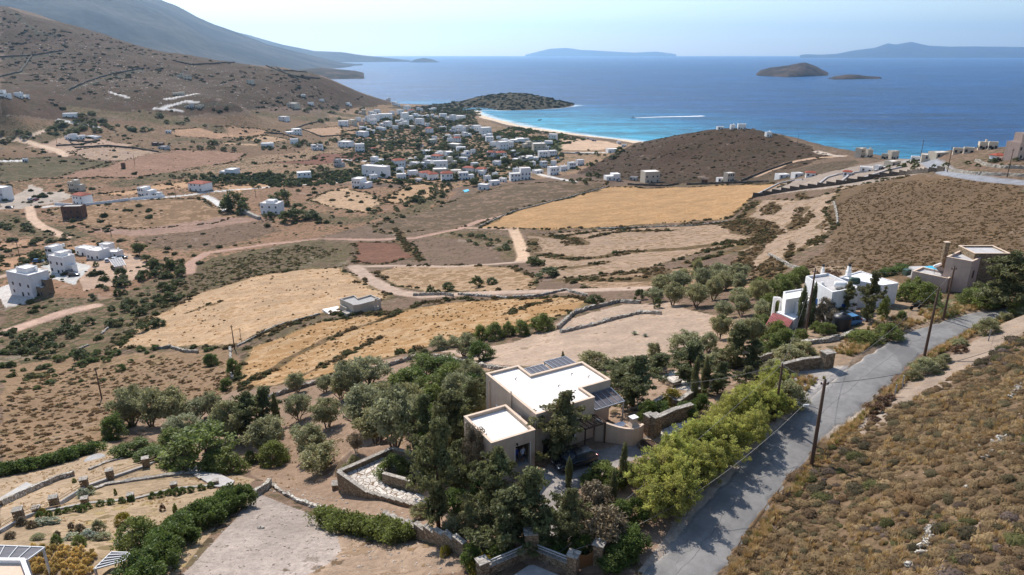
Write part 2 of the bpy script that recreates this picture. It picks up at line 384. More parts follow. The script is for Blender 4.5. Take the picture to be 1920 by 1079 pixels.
field([(82,396),(200,380),(370,373),(400,388),(450,402),(400,418),(250,428),(180,432),(130,412)], lin(172,134,98), .5, lin(108,84,58), 1)
field([(160,432),(250,430),(430,404),(500,412),(380,430),(240,443)], lin(156,122,102), .15, lin(112,86,64), 0)
zone([(240,446),(500,414),(530,432),(400,466),(300,466)], lin(126,98,76), .62, lin(84,68,48))
field([(0,482),(90,470),(180,453),(192,462),(90,496),(0,512)], lin(182,136,98), .2, lin(120,90,60), 1)
field([(0,455),(60,447),(95,447),(96,456),(0,470)], lin(176,134,100), .2, lin(120,90,60), 1)
zone([(150,500),(215,468),(250,478),(290,500),(240,530),(150,548)], lin(178,146,120), .1, OL)
zone([(0,545),(30,530),(60,560),(40,575),(0,580)], PALE, .0, OL)
zone([(70,490),(110,470),(165,500),(140,535),(90,520)], lin(186,180,172), .0, OL)
zone([(60,345),(90,360),(150,362),(95,385),(0,392),(0,375)], lin(176,158,140), .1, OL)
zone([(50,275),(120,250),(200,262),(240,275),(130,290)], lin(176,142,116), .2, OL)
# terraces of gravel beyond the stepped wall
zone([(1412,370),(1480,340),(1560,322),(1640,306),(1700,296),(1765,322),(1650,342),(1540,356)], lin(152,134,118), .15, lin(112,96,78), warp=0)
# bare lots near the site
field([(830,660),(900,652),(960,643),(1030,612),(1100,590),(1170,572),(1260,567),(1335,590),(1340,640),(1250,672),(1150,690),(1050,690),(930,684)], lin(166,140,117), .15, lin(130,106,78), 0, key=0)
zone([(1335,590),(1450,600),(1420,680),(1330,680)], lin(160,130,102), .25, OL)
zone([(600,970),(650,985),(760,1000),(870,1060),(860,1079),(540,1079)], lin(152,126,102), .25, lin(112,88,60))
zone([(330,1079),(480,925),(560,955),(610,975),(640,1000),(645,1030),(610,1055),(560,1079)], lin(158,142,130), .0, BR)
zone([(0,870),(200,850),(270,850),(130,930),(0,1000)], lin(164,138,108), .25, lin(128,108,72))
zone([(470,890),(600,960),(700,990),(800,1000),(860,1040),(900,1060),(830,960),(640,910),(560,880)], lin(148,120,96), .15, lin(104,84,58))
# drive and courtyard
zone([(990,900),(1060,850),(1130,840),(1215,815),(1240,835),(1180,860),(1100,900),(1060,940),(1080,1000),(1040,1040),(1000,1020),(1020,960)], lin(150,140,132), .0, BR, warp=0)
zone([(1190,1079),(1330,880),(1450,770),(1560,690),(1600,690),(1470,800),(1250,1060),(1240,1079)], lin(168,150,132), .05, BR)
zone([(1440,720),(1500,695),(1590,690),(1540,740),(1490,770)], lin(170,160,152), .0, BR, warp=0)
# headland patches, beach
zone([(885,204),(900,206),(915,217),(940,224),(1000,237),(1060,246),(1100,252),(1150,258),(1210,264),(1206,269),(1150,262.5),(1080,255),(1000,244),(940,231),(900,221)], lin(226,198,166), .04, lin(120,100,60), 2, warp=0)
zone([(1040,262),(1100,262),(1180,272),(1120,282),(1050,280)], lin(200,164,130), .1, OL)
zone([(1000,262),(1040,260),(1060,275),(1040,290),(970,285)], lin(90,92,46), .4, DG)
# darker scrub patches of the gullied slope
for pp in ([(1335,420),(1400,408),(1450,416),(1480,440),(1420,446),(1380,436)], [(1425,392),(1450,379),(1468,392),(1450,404),(1428,404)],
           [(1480,418),(1490,390),(1508,391),(1502,412),(1520,396),(1527,410),(1500,432),(1482,434)], [(1345,515),(1400,472),(1445,440),(1460,446),(1432,468),(1412,490),(1415,512),(1360,528)],
           [(1472,470),(1485,450),(1492,470),(1478,490)], [(1538,430),(1548,415),(1550,436)], [(1490,366),(1510,362),(1512,370),(1494,374)],
           [(1200,510),(1240,498),(1255,505),(1250,516),(1215,520)], [(1050,455),(1080,445),(1090,458),(1060,462)],
           [(1420,500),(1450,480),(1475,500),(1440,540),(1400,530)]):
    zone(pp, lin(130,100,70), .85, lin(82,68,44))
for pp, wd in (([(990,441),(1040,443),(1075,450),(1092,460)], 5), ([(1000,476),(1080,486),(1130,482),(1200,472),(1290,466),(1400,452)], 6), ([(1040,505),(1090,500),(1130,492)], 5),
               ([(1060,524),(1170,524),(1290,520),(1400,505)], 6), ([(1290,494),(1380,470),(1440,448)], 4), ([(1100,448),(1160,436),(1260,434)], 2.5), ([(1000,450),(1005,470)], 4),
               ([(1380,418),(1420,378)], 5), ([(1040,445),(1120,434),(1360,418)], 1.5), ([(460,722),(520,690),(570,660),(640,628),(720,600),(790,570),(880,556)], 2.2),
               ([(520,725),(600,690),(660,660),(720,632)], 1.2), ([(950,590),(1000,572),(1030,565)], 1.6), ([(1330,470),(1390,462),(1440,440)], 3), ([(1500,470),(1530,450),(1560,440)],2),
               ([(360,585),(385,573),(410,568)], 1.2), ([(740,430),(760,460),(790,490)], 3), ([(430,655),(500,625),(600,592),(720,590)], 1.6)):
    EDGES.append(band(pp, wd, lin(128,98,66), .9, lin(80,66,40), 0, warp=1)); EDGES.append(EDGES[-1]+np.array([0, wd*.4, 0])); EDGES.append(EDGES[-2]-np.array([0, wd*.4, 0]))
# terraced walls on the big hill: dark lines
for pp in ([(0,108),(60,105),(120,95)], [(130,170),(160,155),(200,142),(270,128)], [(0,145),(40,135),(60,105)], [(330,200),(430,198)], [(500,118),(560,150)], [(470,113),(540,140),(580,150)], [(520,132),(560,135)], [(540,140),(590,142)], [(20,20),(70,60),(110,62)]):
    band(pp, 6, lin(90,78,60), .8, lin(60,58,42), None, warp=1)
# green corridors
for pp, wd in (([(0,250),(60,262),(120,245)], 30), ([(150,205),(200,215),(300,225),(400,240)], 25), ([(270,215),(330,225)], 20), ([(480,215),(600,225),(640,225)], 26), ([(330,262),(500,268),(620,276)], 14),
               ([(230,345),(330,330),(480,335),(620,320),(700,330)], 20), ([(0,405),(60,430),(130,445)], 16), ([(0,510),(60,500),(130,480)], 6), ([(560,400),(640,420),(760,400),(830,360)], 12), ([(830,440),(900,445),(960,460),(970,480)], 12),
               ([(940,300),(1050,320)], 20), ([(640,215),(720,225),(780,215)], 22)):
    band(pp, wd, lin(118,94,64), .62, lin(66,64,38), 0, warp=1)
# tracks: band on the ground with their own object
TR = 3
for pp, wd, c in (([(0,627),(60,606),(120,586),(175,574)], 4.5, lin(196,158,134)), ([(355,512),(358,492),(388,474),(430,468),(500,458),(600,450),(690,450),(780,447),(860,430),(900,414),(940,405)], 3.6, lin(176,138,116)),
                  ([(962,430),(972,452),(982,480),(978,490)], 4, lin(204,168,134)), ([(665,500),(690,522),(740,548),(800,556),(900,549),(1000,546),(1100,544),(1210,540)], 4.5, lin(178,150,128)),
                  ([(665,500),(740,498),(850,500),(960,492),(978,490)], 3, lin(178,150,128)), ([(55,388),(60,410),(80,426),(125,446)], 4, lin(204,168,138)), ([(0,262),(38,262),(70,272),(108,282),(122,293)], 5, lin(210,176,144)),
                  ([(38,262),(60,254),(90,244)], 4, lin(208,178,150)), ([(1415,331),(1440,322),(1480,306),(1520,298),(1580,293)], 5, lin(186,150,120)), ([(1530,284),(1555,291),(1580,294)], 4, lin(196,176,156)),
                  ([(1590,800),(1650,775),(1700,742),(1780,694),(1860,640),(1925,596)], 3.4, lin(154,132,112)), ([(1560,800),(1600,780),(1640,770)], 3, lin(160,144,128)),
                  ([(880,428),(960,431)], 3, lin(182,148,122)), ([(640,332),(700,330)], 3, lin(182,148,122)), ([(0,520),(40,508),(80,505)], 3, lin(180,150,128))):
    band(pp, wd, c, .04, lin(150,120,90), TR, soft=.5)
for pp, wd in (([(85,388),(160,385),(250,376),(350,368),(400,361),(500,352),(600,344),(640,342)], 3.6), ([(385,369),(405,380),(425,395)], 4), ([(600,344),(660,340)], 4), ([(110,225),(150,232),(185,241)], 4),
               ([(300,206),(320,200),(350,192),(370,195)], 4), ([(290,205),(340,210)], 4), ([(205,170),(225,176),(240,181)], 3), ([(310,186),(330,182),(370,176)], 4), ([(0,302),(40,302)], 4), ([(640,300),(720,305),(790,312),(850,316)], 3.5),
               ([(935,312),(1000,324),(1080,342)], 3), ([(640,262),(700,262),(740,258)], 3), ([(1060,286),(1150,287)], 3)):
    band(pp, wd, lin(206,200,192), .0, lin(150,120,90), 4, soft=.4)
band([(1735,300),(1772,322),(1800,329),(1850,337),(1925,345)], 5.0, lin(140,140,144), 0, BR, 5, soft=.2)
band([(1700,296),(1735,300)], 5.0, lin(140,140,144), 0, BR, 5, soft=.2)
_l = (col*np.array([.25, .6, .15])).sum(-1, keepdims=True); col = (col*.86+_l*.14)*.95
# ------------------------------------------------------------------ relief: roughness by zone
far = np.clip(GY/300, .1, 3.0)
amp = np.clip(scr, .05, 1)
# gentle bumps, none on the site and on the road
flat = np.ones_like(H)
X_, Y_ = GX, GY
near = np.clip((np.hypot(X_-12, Y_-58)-38)/25, 0, 1); flat *= np.where(GY < 140, near, 1)
flat *= np.where(np.isin(zid, (3, 4, 5)), .25, 1)
hill = np.clip((H-28)/40, 0, 1)*(GY > 600)
Hn = H + flat*(fbm(GX, GY, 45, 91, 4)*np.clip(GY/200, .3, 2.4)*.75 + fbm(GX, GY, 7, 71, 3)*amp*.45*np.clip(GY/150, .3, 2)) + hill*fbm(GX, GY, 150, 12, 5)*9
land = np.clip((H+.5)/2.5, 0, 1)
Hn = np.where(H > 0, Hn*land + H*(1-land), H)
H = Hn
hgt3 = lambda X, Y: hs(X, Y)
# ------------------------------------------------------------------ ground material
def ground_mat(name, fine=1.0, kind='ground'):
    t = NT(name)
    at = t.n('Attribute', attribute_name='Col'); asc = t.n('Attribute', attribute_name='Scol'); asr = t.n('Attribute', attribute_name='Scr')
    p = t.pos()
    big = t.noise(.03, detail=3); mid = t.noise(.22, detail=5, rough=.6); fi = t.noise(1.6, detail=5, rough=.65); fif = t.noise(7, detail=3, rough=.7)
    v = t.math('MULTIPLY', t.rampf(mid, .3, .7, .86, 1.14), t.rampf(big, .3, .7, .88, 1.12))
    v = t.math('MULTIPLY', v, t.rampf(fi, .25, .75, .8, 1.2)); v = t.math('MULTIPLY', v, t.rampf(fif, .25, .75, .82, 1.18))
    ground = t.scale(at.outputs['Color'], v)
    # scrub cushions: voronoi spots whose density follows the cover
    vo = t.vor(.55); vo2 = t.vor(.19)
    cov = t.math('ADD', asr.outputs['Fac'], t.rampf(mid, .25, .75, -.28, .28)); cov = t.math('ADD', cov, t.rampf(big, .3, .7, -.15, .15))
    rad = t.math('MULTIPLY', cov, .85)
    d1 = t.math('ADD', vo.outputs['Distance'], t.rampf(fi, .2, .8, -.17, .17))
    s1 = t.rampf(t.math('SUBTRACT', rad, d1), -.06, .1)
    rnd = t.n('SeparateColor'); t.l(vo.outputs['Color'], rnd.inputs[0])
    s1 = t.math('MULTIPLY', s1, t.rampf(t.math('SUBTRACT', t.math('MULTIPLY', cov, 1.5), rnd.outputs[0]), -.05, .1))
    s2 = t.rampf(t.math('SUBTRACT', t.math('MULTIPLY', cov, .5), t.math('ADD', vo2.outputs['Distance'], t.rampf(fi, .2, .8, -.2, .2))), -.1, .12)
    sfac = t.math('MAXIMUM', s1, t.math('MULTIPLY', s2, .6))
    sc2 = t.scale(asc.outputs['Color'], t.rampf(rnd.outputs[1], 0, 1, .6, 1.45))
    c = t.mix(t.math('MULTIPLY', sfac, .8), ground, sc2)
    oc = t.rampf(t.noise(.07, detail=9, rough=.78), .585, .64); c = t.mix(t.math('MULTIPLY', oc, t.math('MULTIPLY', asr.outputs['Fac'], .55)), c, lin(176, 158, 142))
    # pale stones
    st = t.vor(1.9); stf = t.rampf(st.outputs['Distance'], .08, .16, 1.0, 0.0); rs = t.n('SeparateColor'); t.l(st.outputs['Color'], rs.inputs[0])
    stf = t.math('MULTIPLY', stf, t.math('GREATER_THAN', rs.outputs[0], .84))
    c = t.mix(t.math('MULTIPLY', stf, .55), c, lin(205, 195, 180))
    hh = t.math('ADD', t.math('MULTIPLY', sfac, 1.0), t.math('ADD', t.math('MULTIPLY', fi, .5), t.math('MULTIPLY', fif, .15)))
    t.bump(hh, .55, .35)
    return t.done(c, .95, .1)
M = {}
M['ground'] = ground_mat('dry_ground')
def plain_ground(name, rough=.95):
    t = NT(name); at = t.n('Attribute', attribute_name='Col')
    a = t.noise(.35, detail=5, rough=.65); b = t.noise(5, detail=4, rough=.7)
    asr = t.n('Attribute', attribute_name='Scr'); asc = t.n('Attribute', attribute_name='Scol')
    v = t.math('MULTIPLY', t.rampf(a, .3, .7, .82, 1.15), t.rampf(b, .25, .75, .78, 1.2))
    c = t.scale(at.outputs['Color'], v)
    vo = t.vor(.5); sp = t.rampf(t.math('SUBTRACT', t.math('MULTIPLY', asr.outputs['Fac'], t.rampf(a, .3, .65, .2, 1.6)), t.math('ADD', vo.outputs['Distance'], t.rampf(b, .2, .8, -.2, .2))), -.25, .1)
    c = t.mix(t.math('MULTIPLY', sp, .85), c, asc.outputs['Color'])
    t.bump(t.math('ADD', a, t.math('MULTIPLY', b, .5)), .4, .2)
    return t.done(c, rough, .1)
M['field'] = plain_ground('stubble')
t = NT('stubble_rows'); at = t.n('Attribute', attribute_name='Col'); asr = t.n('Attribute', attribute_name='Scr'); asc = t.n('Attribute', attribute_name='Scol')
a = t.noise(.12, detail=5, rough=.6); b = t.noise(2.6, detail=5, rough=.75); f = t.noise(1, vec=stretch(t, t.pos(), .22, 1.6, 1, R(14)), detail=4, rough=.6); f2 = t.noise(1, vec=stretch(t, t.pos(), .02, .25, 1, R(8)), detail=3, rough=.6)
v = t.math('MULTIPLY', t.rampf(a, .3, .7, .84, 1.12), t.rampf(b, .28, .72, .66, 1.28)); v = t.math('MULTIPLY', v, t.rampf(f, .3, .7, .92, 1.06)); v = t.math('MULTIPLY', v, t.rampf(f2, .35, .65, .9, 1.07))
c = t.scale(at.outputs['Color'], v)
vo = t.vor(.42); sp = t.rampf(t.math('SUBTRACT', t.math('MULTIPLY', asr.outputs['Fac'], t.rampf(a, .3, .65, .3, 2.0)), t.math('ADD', vo.outputs['Distance'], t.rampf(b, .2, .8, -.25, .25))), -.2, .12)
c = t.mix(t.math('MULTIPLY', sp, .8), c, asc.outputs['Color'])
t.bump(t.math('ADD', b, f), .5, .25); M['field'] = t.done(c, .95, .1)
M['track'] = plain_ground('dirt_track'); M['sand'] = plain_ground('sand')
M['lane'] = plain_ground('concrete_lane', .8); M['farroad'] = plain_ground('far_asphalt', .8)
# ------------------------------------------------------------------ the ground sheet, split by what covers it
ROADCUT = None
def build_ground():
    V = np.stack([GX, GY, H], -1).reshape(-1, 3)
    i = np.arange(NA-1); j = np.arange(NS-1); J, I = np.meshgrid(j, i, indexing='ij')
    q = np.stack([J*NA+I, J*NA+I+1, (J+1)*NA+I+1, (J+1)*NA+I], -1).reshape(-1, 4)
    zz = zid.ravel()[q[:, 0]]
    under = (V[q, 2] < -2.5).all(1)
    cf = col.reshape(-1, 3); sf = scol.reshape(-1, 3); rf = scr.ravel()
    for k, (nm, mat, lab) in enumerate((('ground', 'ground', 'dry scrub covered ground of valley and slopes'), ('field', 'field', 'dry golden stubble fields'), ('beach', 'sand', 'pale sandy beach around the bay'),
                                  ('dirt_road', 'track', 'pale dirt tracks across the valley'), ('lane', 'lane', 'pale concrete lanes between the houses'), ('asphalt_road', 'farroad', 'grey asphalt road on the far slope'))):
        sel = (zz == k) & ~under
        if not sel.any(): continue
        qq = q[sel]; u, inv = np.unique(qq, return_inverse=True)
        o = mesh_np(nm, V[u], inv.reshape(-1, 4), M[mat], smooth=True, attrs={'Col': cf[u], 'Scol': sf[u], 'Scr': rf[u]})
        tag(o, lab, None, None, 'structure')
# ------------------------------------------------------------------ sea
def build_sea():
    na, ns = 420, 620
    a = np.linspace(-1.15, 1.15, na); s = np.linspace(math.log(230), math.log(33500), ns)
    A, S = np.meshgrid(a, s); Y = np.exp(S); X = A*Y
    dist = np.zeros_like(X)
    def soft(poly, fade):
        pl = np.array([at_z(u, v, 0)[:2] for u, v in poly]); ins = inside(X, Y, pl); d = seg_d(X, Y, np.concatenate([pl, pl[:1]]))
        return np.clip(.5+np.where(ins, d, -d)/fade, 0, 1)
    n = fbm(X, Y, 160, 5, 4); n2 = fbm(X, Y, 500, 8, 4)
    tq = soft([(880,202),(1000,204),(1100,204),(1250,218),(1400,238),(1560,256),(1680,268),(1760,276),(1900,292),(1900,420),(1000,420),(860,260)], 330)
    tq2 = soft([(700,196),(760,190),(800,189),(860,192),(860,230),(700,230)], 150)
    tq = np.clip(np.maximum(tq, tq2*.9)+n*.22*(tq > .03), 0, 1)
    sh = soft([(880,206),(930,208),(1000,214),(1100,226),(1200,240),(1320,258),(1500,272),(1640,292),(1640,420),(1000,420),(860,260)], 260)
    deep = lin(0, 62, 112, 1); mid = lin(0, 108, 148); shal = lin(54, 150, 172)
    c = deep*(1+n2[..., None]*.25)
    c = c*(1-tq[..., None])+mid*tq[..., None]
    sh = np.clip(sh*1.0+n*.15*(sh > .03), 0, 1)[..., None]*.95
    c = c*(1-sh)+shal*sh
    # weed patches on the sea bed
    wd = np.clip((fbm(X, Y, 70, 33, 3)-.18)*4, 0, 1)*tq*(X > 190)*.55
    c = c*(1-wd[..., None])+lin(8, 70, 100)*wd[..., None]
    sl = np.array([at_z(u, v, 0)[:2] for u, v in [(1080,198),(1040,204),(980,207),(930,208)]+SHORE]); sl = np.concatenate([sl, np.zeros((len(sl), 1))], 1); sw = (np.clip(1.6-seg_d(X, Y, sl)/(7+n*9), 0, 1)*.7)[..., None]
    c = c*(1-sw)+np.array([.72, .78, .78])*sw
    t = NT('sea_water'); at = t.n('Attribute', attribute_name='Col')
    p = t.pos()
    w1 = t.noise(1, vec=stretch(t, p, .05, .13, .1, R(12)), detail=6, rough=.68); w2 = t.noise(1, vec=stretch(t, p, .3, .8, .1, R(12)), detail=4, rough=.7)
    w3 = t.noise(1, vec=stretch(t, p, .0035, .016, .1, R(9)), detail=5, rough=.6)
    hh = t.math('ADD', t.math('MULTIPLY', w1, 5.0), w2)
    c_ = t.scale(at.outputs['Color'], t.math('MULTIPLY', t.rampf(w3, .3, .7, .62, 1.34), t.rampf(w1, .3, .7, .62, 1.36)))
    w4 = t.noise(1, vec=stretch(t, p, .011, .045, .1, R(10)), detail=7, rough=.75); c_ = t.scale(c_, t.rampf(w4, .32, .68, .62, 1.4))
    caps = t.noise(1, vec=stretch(t, p, .03, .11, .1, R(8)), detail=5, rough=.75); cf = t.math('MULTIPLY', t.rampf(caps, .63, .68), t.rampf(w3, .4, .6, .4, 1))
    ed = t.n('Attribute', attribute_name='Scr')
    cf = t.math('MULTIPLY', cf, ed.outputs['Fac'])
    c_ = t.mix(t.math('MULTIPLY', cf, .75), c_, (.75, .8, .85))
    t.bump(hh, .9, 1.0)
    i = np.arange(na-1); j = np.arange(ns-1); J, I = np.meshgrid(j, i, indexing='ij')
    q = np.stack([J*na+I, J*na+I+1, (J+1)*na+I+1, (J+1)*na+I], -1).reshape(-1, 4)
    o = mesh_np('sea', np.stack([X, Y, X*0], -1).reshape(-1, 3), q, t.done(c_, .3, .15), smooth=True, attrs={'Col': c.reshape(-1, 3), 'Scr': (1-tq*.85).ravel()})
    t.b.inputs['IOR'].default_value = 1.33
    tag(o, 'deep blue wind ruffled sea turning turquoise in the bay', None, None, 'structure')
# ------------------------------------------------------------------ far land
def land_mat(name, c0, c1, sc_=.004):
    t = NT(name); a = t.noise(sc_, detail=7, rough=.62); b = t.noise(sc_*9, detail=5, rough=.7)
    c = t.mix(t.rampf(a, .35, .65), c0, c1); c = t.scale(c, t.rampf(b, .25, .75, .65, 1.3))
    vo = t.vor(sc_*14); rr = t.n('SeparateColor'); t.l(vo.outputs['Color'], rr.inputs[0])
    t.bump(t.math('ADD', a, t.math('MULTIPLY', b, .3)), .7, .18/sc_*.1)
    return t.done(c, .95, .1)
def far_land(name, label, prof, Yn, Yf, Yc, mat, nz=.16, seed=0, nu=260, nv=70, base=-3, sharp=1.0):
    """land mass: prof = silhouette pixels (u,v) left to right at the crest distance Yc(u); near shore Yn(u), far edge Yf(u)"""
    us = np.linspace(prof[0][0], prof[-1][0], nu); vp = np.interp(us, [p[0] for p in prof], [p[1] for p in prof])
    f = lambda q: np.interp(us, [k[0] for k in q], [k[1] for k in q]) if isinstance(q, list) else np.full(nu, float(q))
    yn, yf, yc = f(Yn), f(Yf), f(Yc)
    a = np.array([ar(u, v) for u, v in zip(us, vp)]); zc = CAMZ - a[:, 1]*yc
    zc = np.maximum(zc, 1.0)
    k = np.linspace(0, 1, nv)[:, None]
    kc = (yc-yn)/(yf-yn)
    Y = yn+(yf-yn)*k
    tt = np.where(k < kc, k/kc, (1-k)/(1-kc))
    Z = base+(zc-base)*np.sin(np.clip(tt, 0, 1)*math.pi/2)**sharp
    X = a[:, 0]*yc*(Y/yc)**.8 if False else a[:, 0]*Y
    L = (yf-yn).mean()
    bumpz = fbm(X, Y, L*.2, 50+seed, 7)*nz*zc*np.sin(np.clip(tt, 0, 1)*math.pi)**.8
    Z = Z+bumpz*(Z > 0)
    i = np.arange(nu-1); j = np.arange(nv-1); J, I = np.meshgrid(j, i, indexing='ij')
    q = np.stack([J*nu+I, J*nu+I+1, (J+1)*nu+I+1, (J+1)*nu+I], -1).reshape(-1, 4)
    o = mesh_np(name, np.stack([X, Y, Z], -1).reshape(-1, 3), q, mat, smooth=True)
    return tag(o, label, None, None, 'structure')
def build_far():
    m1 = land_mat('mountain_rock', lin(40, 48, 56), lin(76, 74, 72), .0022)
    m2 = land_mat('islet_rock', lin(40, 38, 28), lin(88, 70, 56), .012)
    far_land('mountain', 'big hazy mountain sloping down to the sea on the left', [(-420,-120),(-200,-90),(0,-75),(150,-45),(280,0),(330,18),(370,38),(400,50),(440,62),(500,84),(560,98),(600,108),(640,118),(680,124)],
             [(-420,2200),(300,2600),(480,3300),(560,4100),(640,5200),(680,6000)], [(-420,9000),(300,9500),(680,8200)], [(-420,6000),(300,6500),(480,6800),(680,7000)], m1, .2, 1, 420, 200)
    far_land('mountain', 'long low ridge running out to sea behind the big mountain', [(330,78),(425,58),(470,68),(530,84),(590,96),(640,98),(680,104),(720,108),(770,114)],
             [(330,8000),(770,9300)], [(330,13000),(770,11800)], [(330,10500),(770,10400)], m1, .12, 2, 300, 80)
    far_land('islet', 'small dark islet off the tip of the long ridge', [(768,117),(778,112),(795,109),(812,112),(826,118)], 8700, 9900, 9300, m1, .1, 3, 60, 24)
    far_land('headland', 'low rocky spit beyond the big hill', [(560,131),(600,127),(640,131),(666,133),(682,137)], [(560,2900),(682,3000)], 3500, 3200, m2, .15, 4, 90, 30)
    far_land('islet', 'large rocky islet in the open bay', [(1418,139),(1425,133),(1445,127),(1480,124),(1500,119),(1512,118),(1524,122),(1540,131),(1553,137)], [(1418,3450),(1480,3180),(1553,3450)], 3900, 3600, m2, .42, 5, 140, 50, sharp=.8)
    far_land('islet', 'small low islet beside the larger one', [(1553,150),(1563,144),(1588,140),(1612,141),(1625,143.5),(1650,145),(1653,147)], [(1553,2900),(1653,3000)], 3250, 3080, m2, .3, 6, 90, 30, sharp=.8)
    far_land('mountain', 'far blue island mountains on the horizon', [(1500,103.5),(1512,102),(1540,103),(1570,101),(1600,95),(1640,90),(1665,81.5),(1680,84),(1708,79),(1740,86),(1780,88),(1830,87.5),(1880,88),(1930,89),(2150,88)], 19000, 27000, 23000, m1, .06, 7, 300, 40)
    far_land('mountain', 'very faint island on the central horizon', [(985,103),(1010,97),(1030,92),(1060,90),(1090,94),(1115,95),(1150,97),(1190,99),(1230,97),(1268,102)], 29500, 33000, 31500, m1, .05, 8, 200, 30)
def build_haze():
    bm = bmesh.new(); bmesh.ops.create_cube(bm, size=1)
    x0, x1, y0, y1, z0, z1 = -42000, 42000, -300, 34500, -40, 1400
    for v_ in bm.verts: v_.co = ((x0+x1)/2+v_.co.x*(x1-x0), (y0+y1)/2+v_.co.y*(y1-y0), (z0+z1)/2+v_.co.z*(z1-z0))
    me = bpy.data.meshes.new('haze'); bm.to_mesh(me); o = bpy.data.objects.new('haze', me); C.objects.link(o)
    m = bpy.data.materials.new('sea_haze'); m.use_nodes = True; n = m.node_tree; n.nodes.remove(n.nodes['Principled BSDF'])
    v_ = n.nodes.new('ShaderNodeVolumePrincipled'); v_.inputs['Color'].default_value = (.46, .72, 1.0, 1); v_.inputs['Density'].default_value = HAZE; v_.inputs['Anisotropy'].default_value = .62
    n.links.new(v_.outputs[0], n.nodes['Material Output'].inputs['Volume']); me.materials.append(m)
    tag(o, 'thin bluish sea haze over bay and islands', None, None, 'stuff')
HAZE = 4.4e-5
# ------------------------------------------------------------------ plants
def leaf_mat(name, c, var=.35, trans=.3, tint=None):
    t = NT(name); at = t.n('Attribute', attribute_name='Lv'); oi = t.n('ObjectInfo')
    tint = tint if tint is not None else np.array(c)*np.array([1.25, 1.05, .7])
    col_ = t.mix(at.outputs['Fac'], np.array(c)*(1-var), np.array(c)*(1+var)); col_ = t.mix(t.math('MULTIPLY', oi.outputs['Random'], .5), col_, tint)
    n = t.noise(.9, detail=2); col_ = t.scale(col_, t.rampf(n, .3, .7, .75, 1.25))
    t.done(col_, .6, .25)
    tr = t.n('BsdfTranslucent'); t.l(t.scale(col_, 1.5), tr.inputs[0]); mx = t.n('MixShader'); mx.inputs[0].default_value = trans
    t.l(t.b.outputs[0], mx.inputs[1]); t.l(tr.outputs[0], mx.inputs[2]); t.l(mx.outputs[0], t.out.inputs[0])
    return t.m
def bark_mat(name, c):
    t = NT(name); n = t.noise(9, vec=stretch(t, t.objc(), 3, 3, .6), detail=5); k = t.scale(t.mix(n, np.array(c)*.6, np.array(c)*1.4), 1.0); t.bump(n, .6, .03); return t.done(k, .9, .1)
LM = dict(olive=leaf_mat('olive_leaves', lin(142, 142, 108), .4, .3), dark=leaf_mat('cypress_foliage', lin(106, 110, 72), .5, .28, lin(116, 104, 68)), green=leaf_mat('green_leaves', lin(108, 118, 64), .45, .34),
          yellow=leaf_mat('acacia_leaves', lin(154, 156, 80), .5, .42, lin(178, 168, 96)), deep=leaf_mat('deep_green_leaves', lin(88, 104, 52), .4, .32), dry=leaf_mat('dry_twigs', lin(124, 112, 92), .35, .1),
          brown=leaf_mat('brown_twigs', lin(112, 86, 64), .35, .1), gold=leaf_mat('golden_grass', lin(204, 174, 104), .3, .25, lin(190, 170, 110)), silver=leaf_mat('silver_leaves', lin(150, 158, 140), .3, .2),
          far=leaf_mat('bush_leaves', lin(86, 94, 56), .45, .28), farol=leaf_mat('olive_bush_leaves', lin(104, 108, 76), .4, .2), palm=leaf_mat('palm_fronds', lin(112, 122, 76), .3, .25), moss=leaf_mat('mustard_leaves', lin(126, 116, 40), .35, .3))
BK = dict(grey=bark_mat('grey_bark', lin(110, 96, 84)), brown=bark_mat('brown_bark', lin(86, 66, 52)), pale=bark_mat('pale_dead_wood', lin(170, 158, 144)))
def tube(path, rads, n=6):
    V = []; F = []
    path = [Vector(p) for p in path]
    for i, p in enumerate(path):
        d = (path[min(i+1, len(path)-1)]-path[max(i-1, 0)]).normalized()
        a = d.orthogonal().normalized(); b = d.cross(a)
        for k in range(n):
            th = 2*math.pi*k/n; V.append(p+(a*math.cos(th)+b*math.sin(th))*rads[i])
    for i in range(len(path)-1):
        for k in range(n): F.append((i*n+k, i*n+(k+1) % n, (i+1)*n+(k+1) % n, (i+1)*n+k))
    V.append(path[-1]+Vector((0, 0, rads[-1]*.5))); e = len(V)-1; T = [((len(path)-1)*n+k, (len(path)-1)*n+(k+1) % n, e) for k in range(n)]
    return np.array([tuple(v) for v in V]), np.array(F), np.array(T)
def join_tubes(tb):
    V = []; Q = []; T = []; o = 0
    for v, q, t_ in tb: V.append(v); Q.append(q+o); T.append(t_+o); o += len(v)
    return np.concatenate(V), [np.concatenate(Q), np.concatenate(T)]
def leaves(cent, size, rs, up=.35, lv=None, asp=1.7):
    n = len(cent)
    d = rs.normal(size=(n, 3)); d[:, 2] += up; d /= np.linalg.norm(d, axis=1, keepdims=True)+1e-9
    r = rs.normal(size=(n, 3)); a = np.cross(d, r); a /= np.linalg.norm(a, axis=1, keepdims=True)+1e-9; b = np.cross(d, a)
    s = size*(.6+.8*rs.rand(n))[:, None]
    a = a*s*asp*.5; b = b*s*.5
    v = np.stack([cent-a, cent-b*.9, cent+a, cent+b*.9], 1).reshape(-1, 3)
    q = np.arange(n*4).reshape(-1, 4)
    l = np.repeat(lv if lv is not None else rs.rand(n), 4)
    return v, q, l
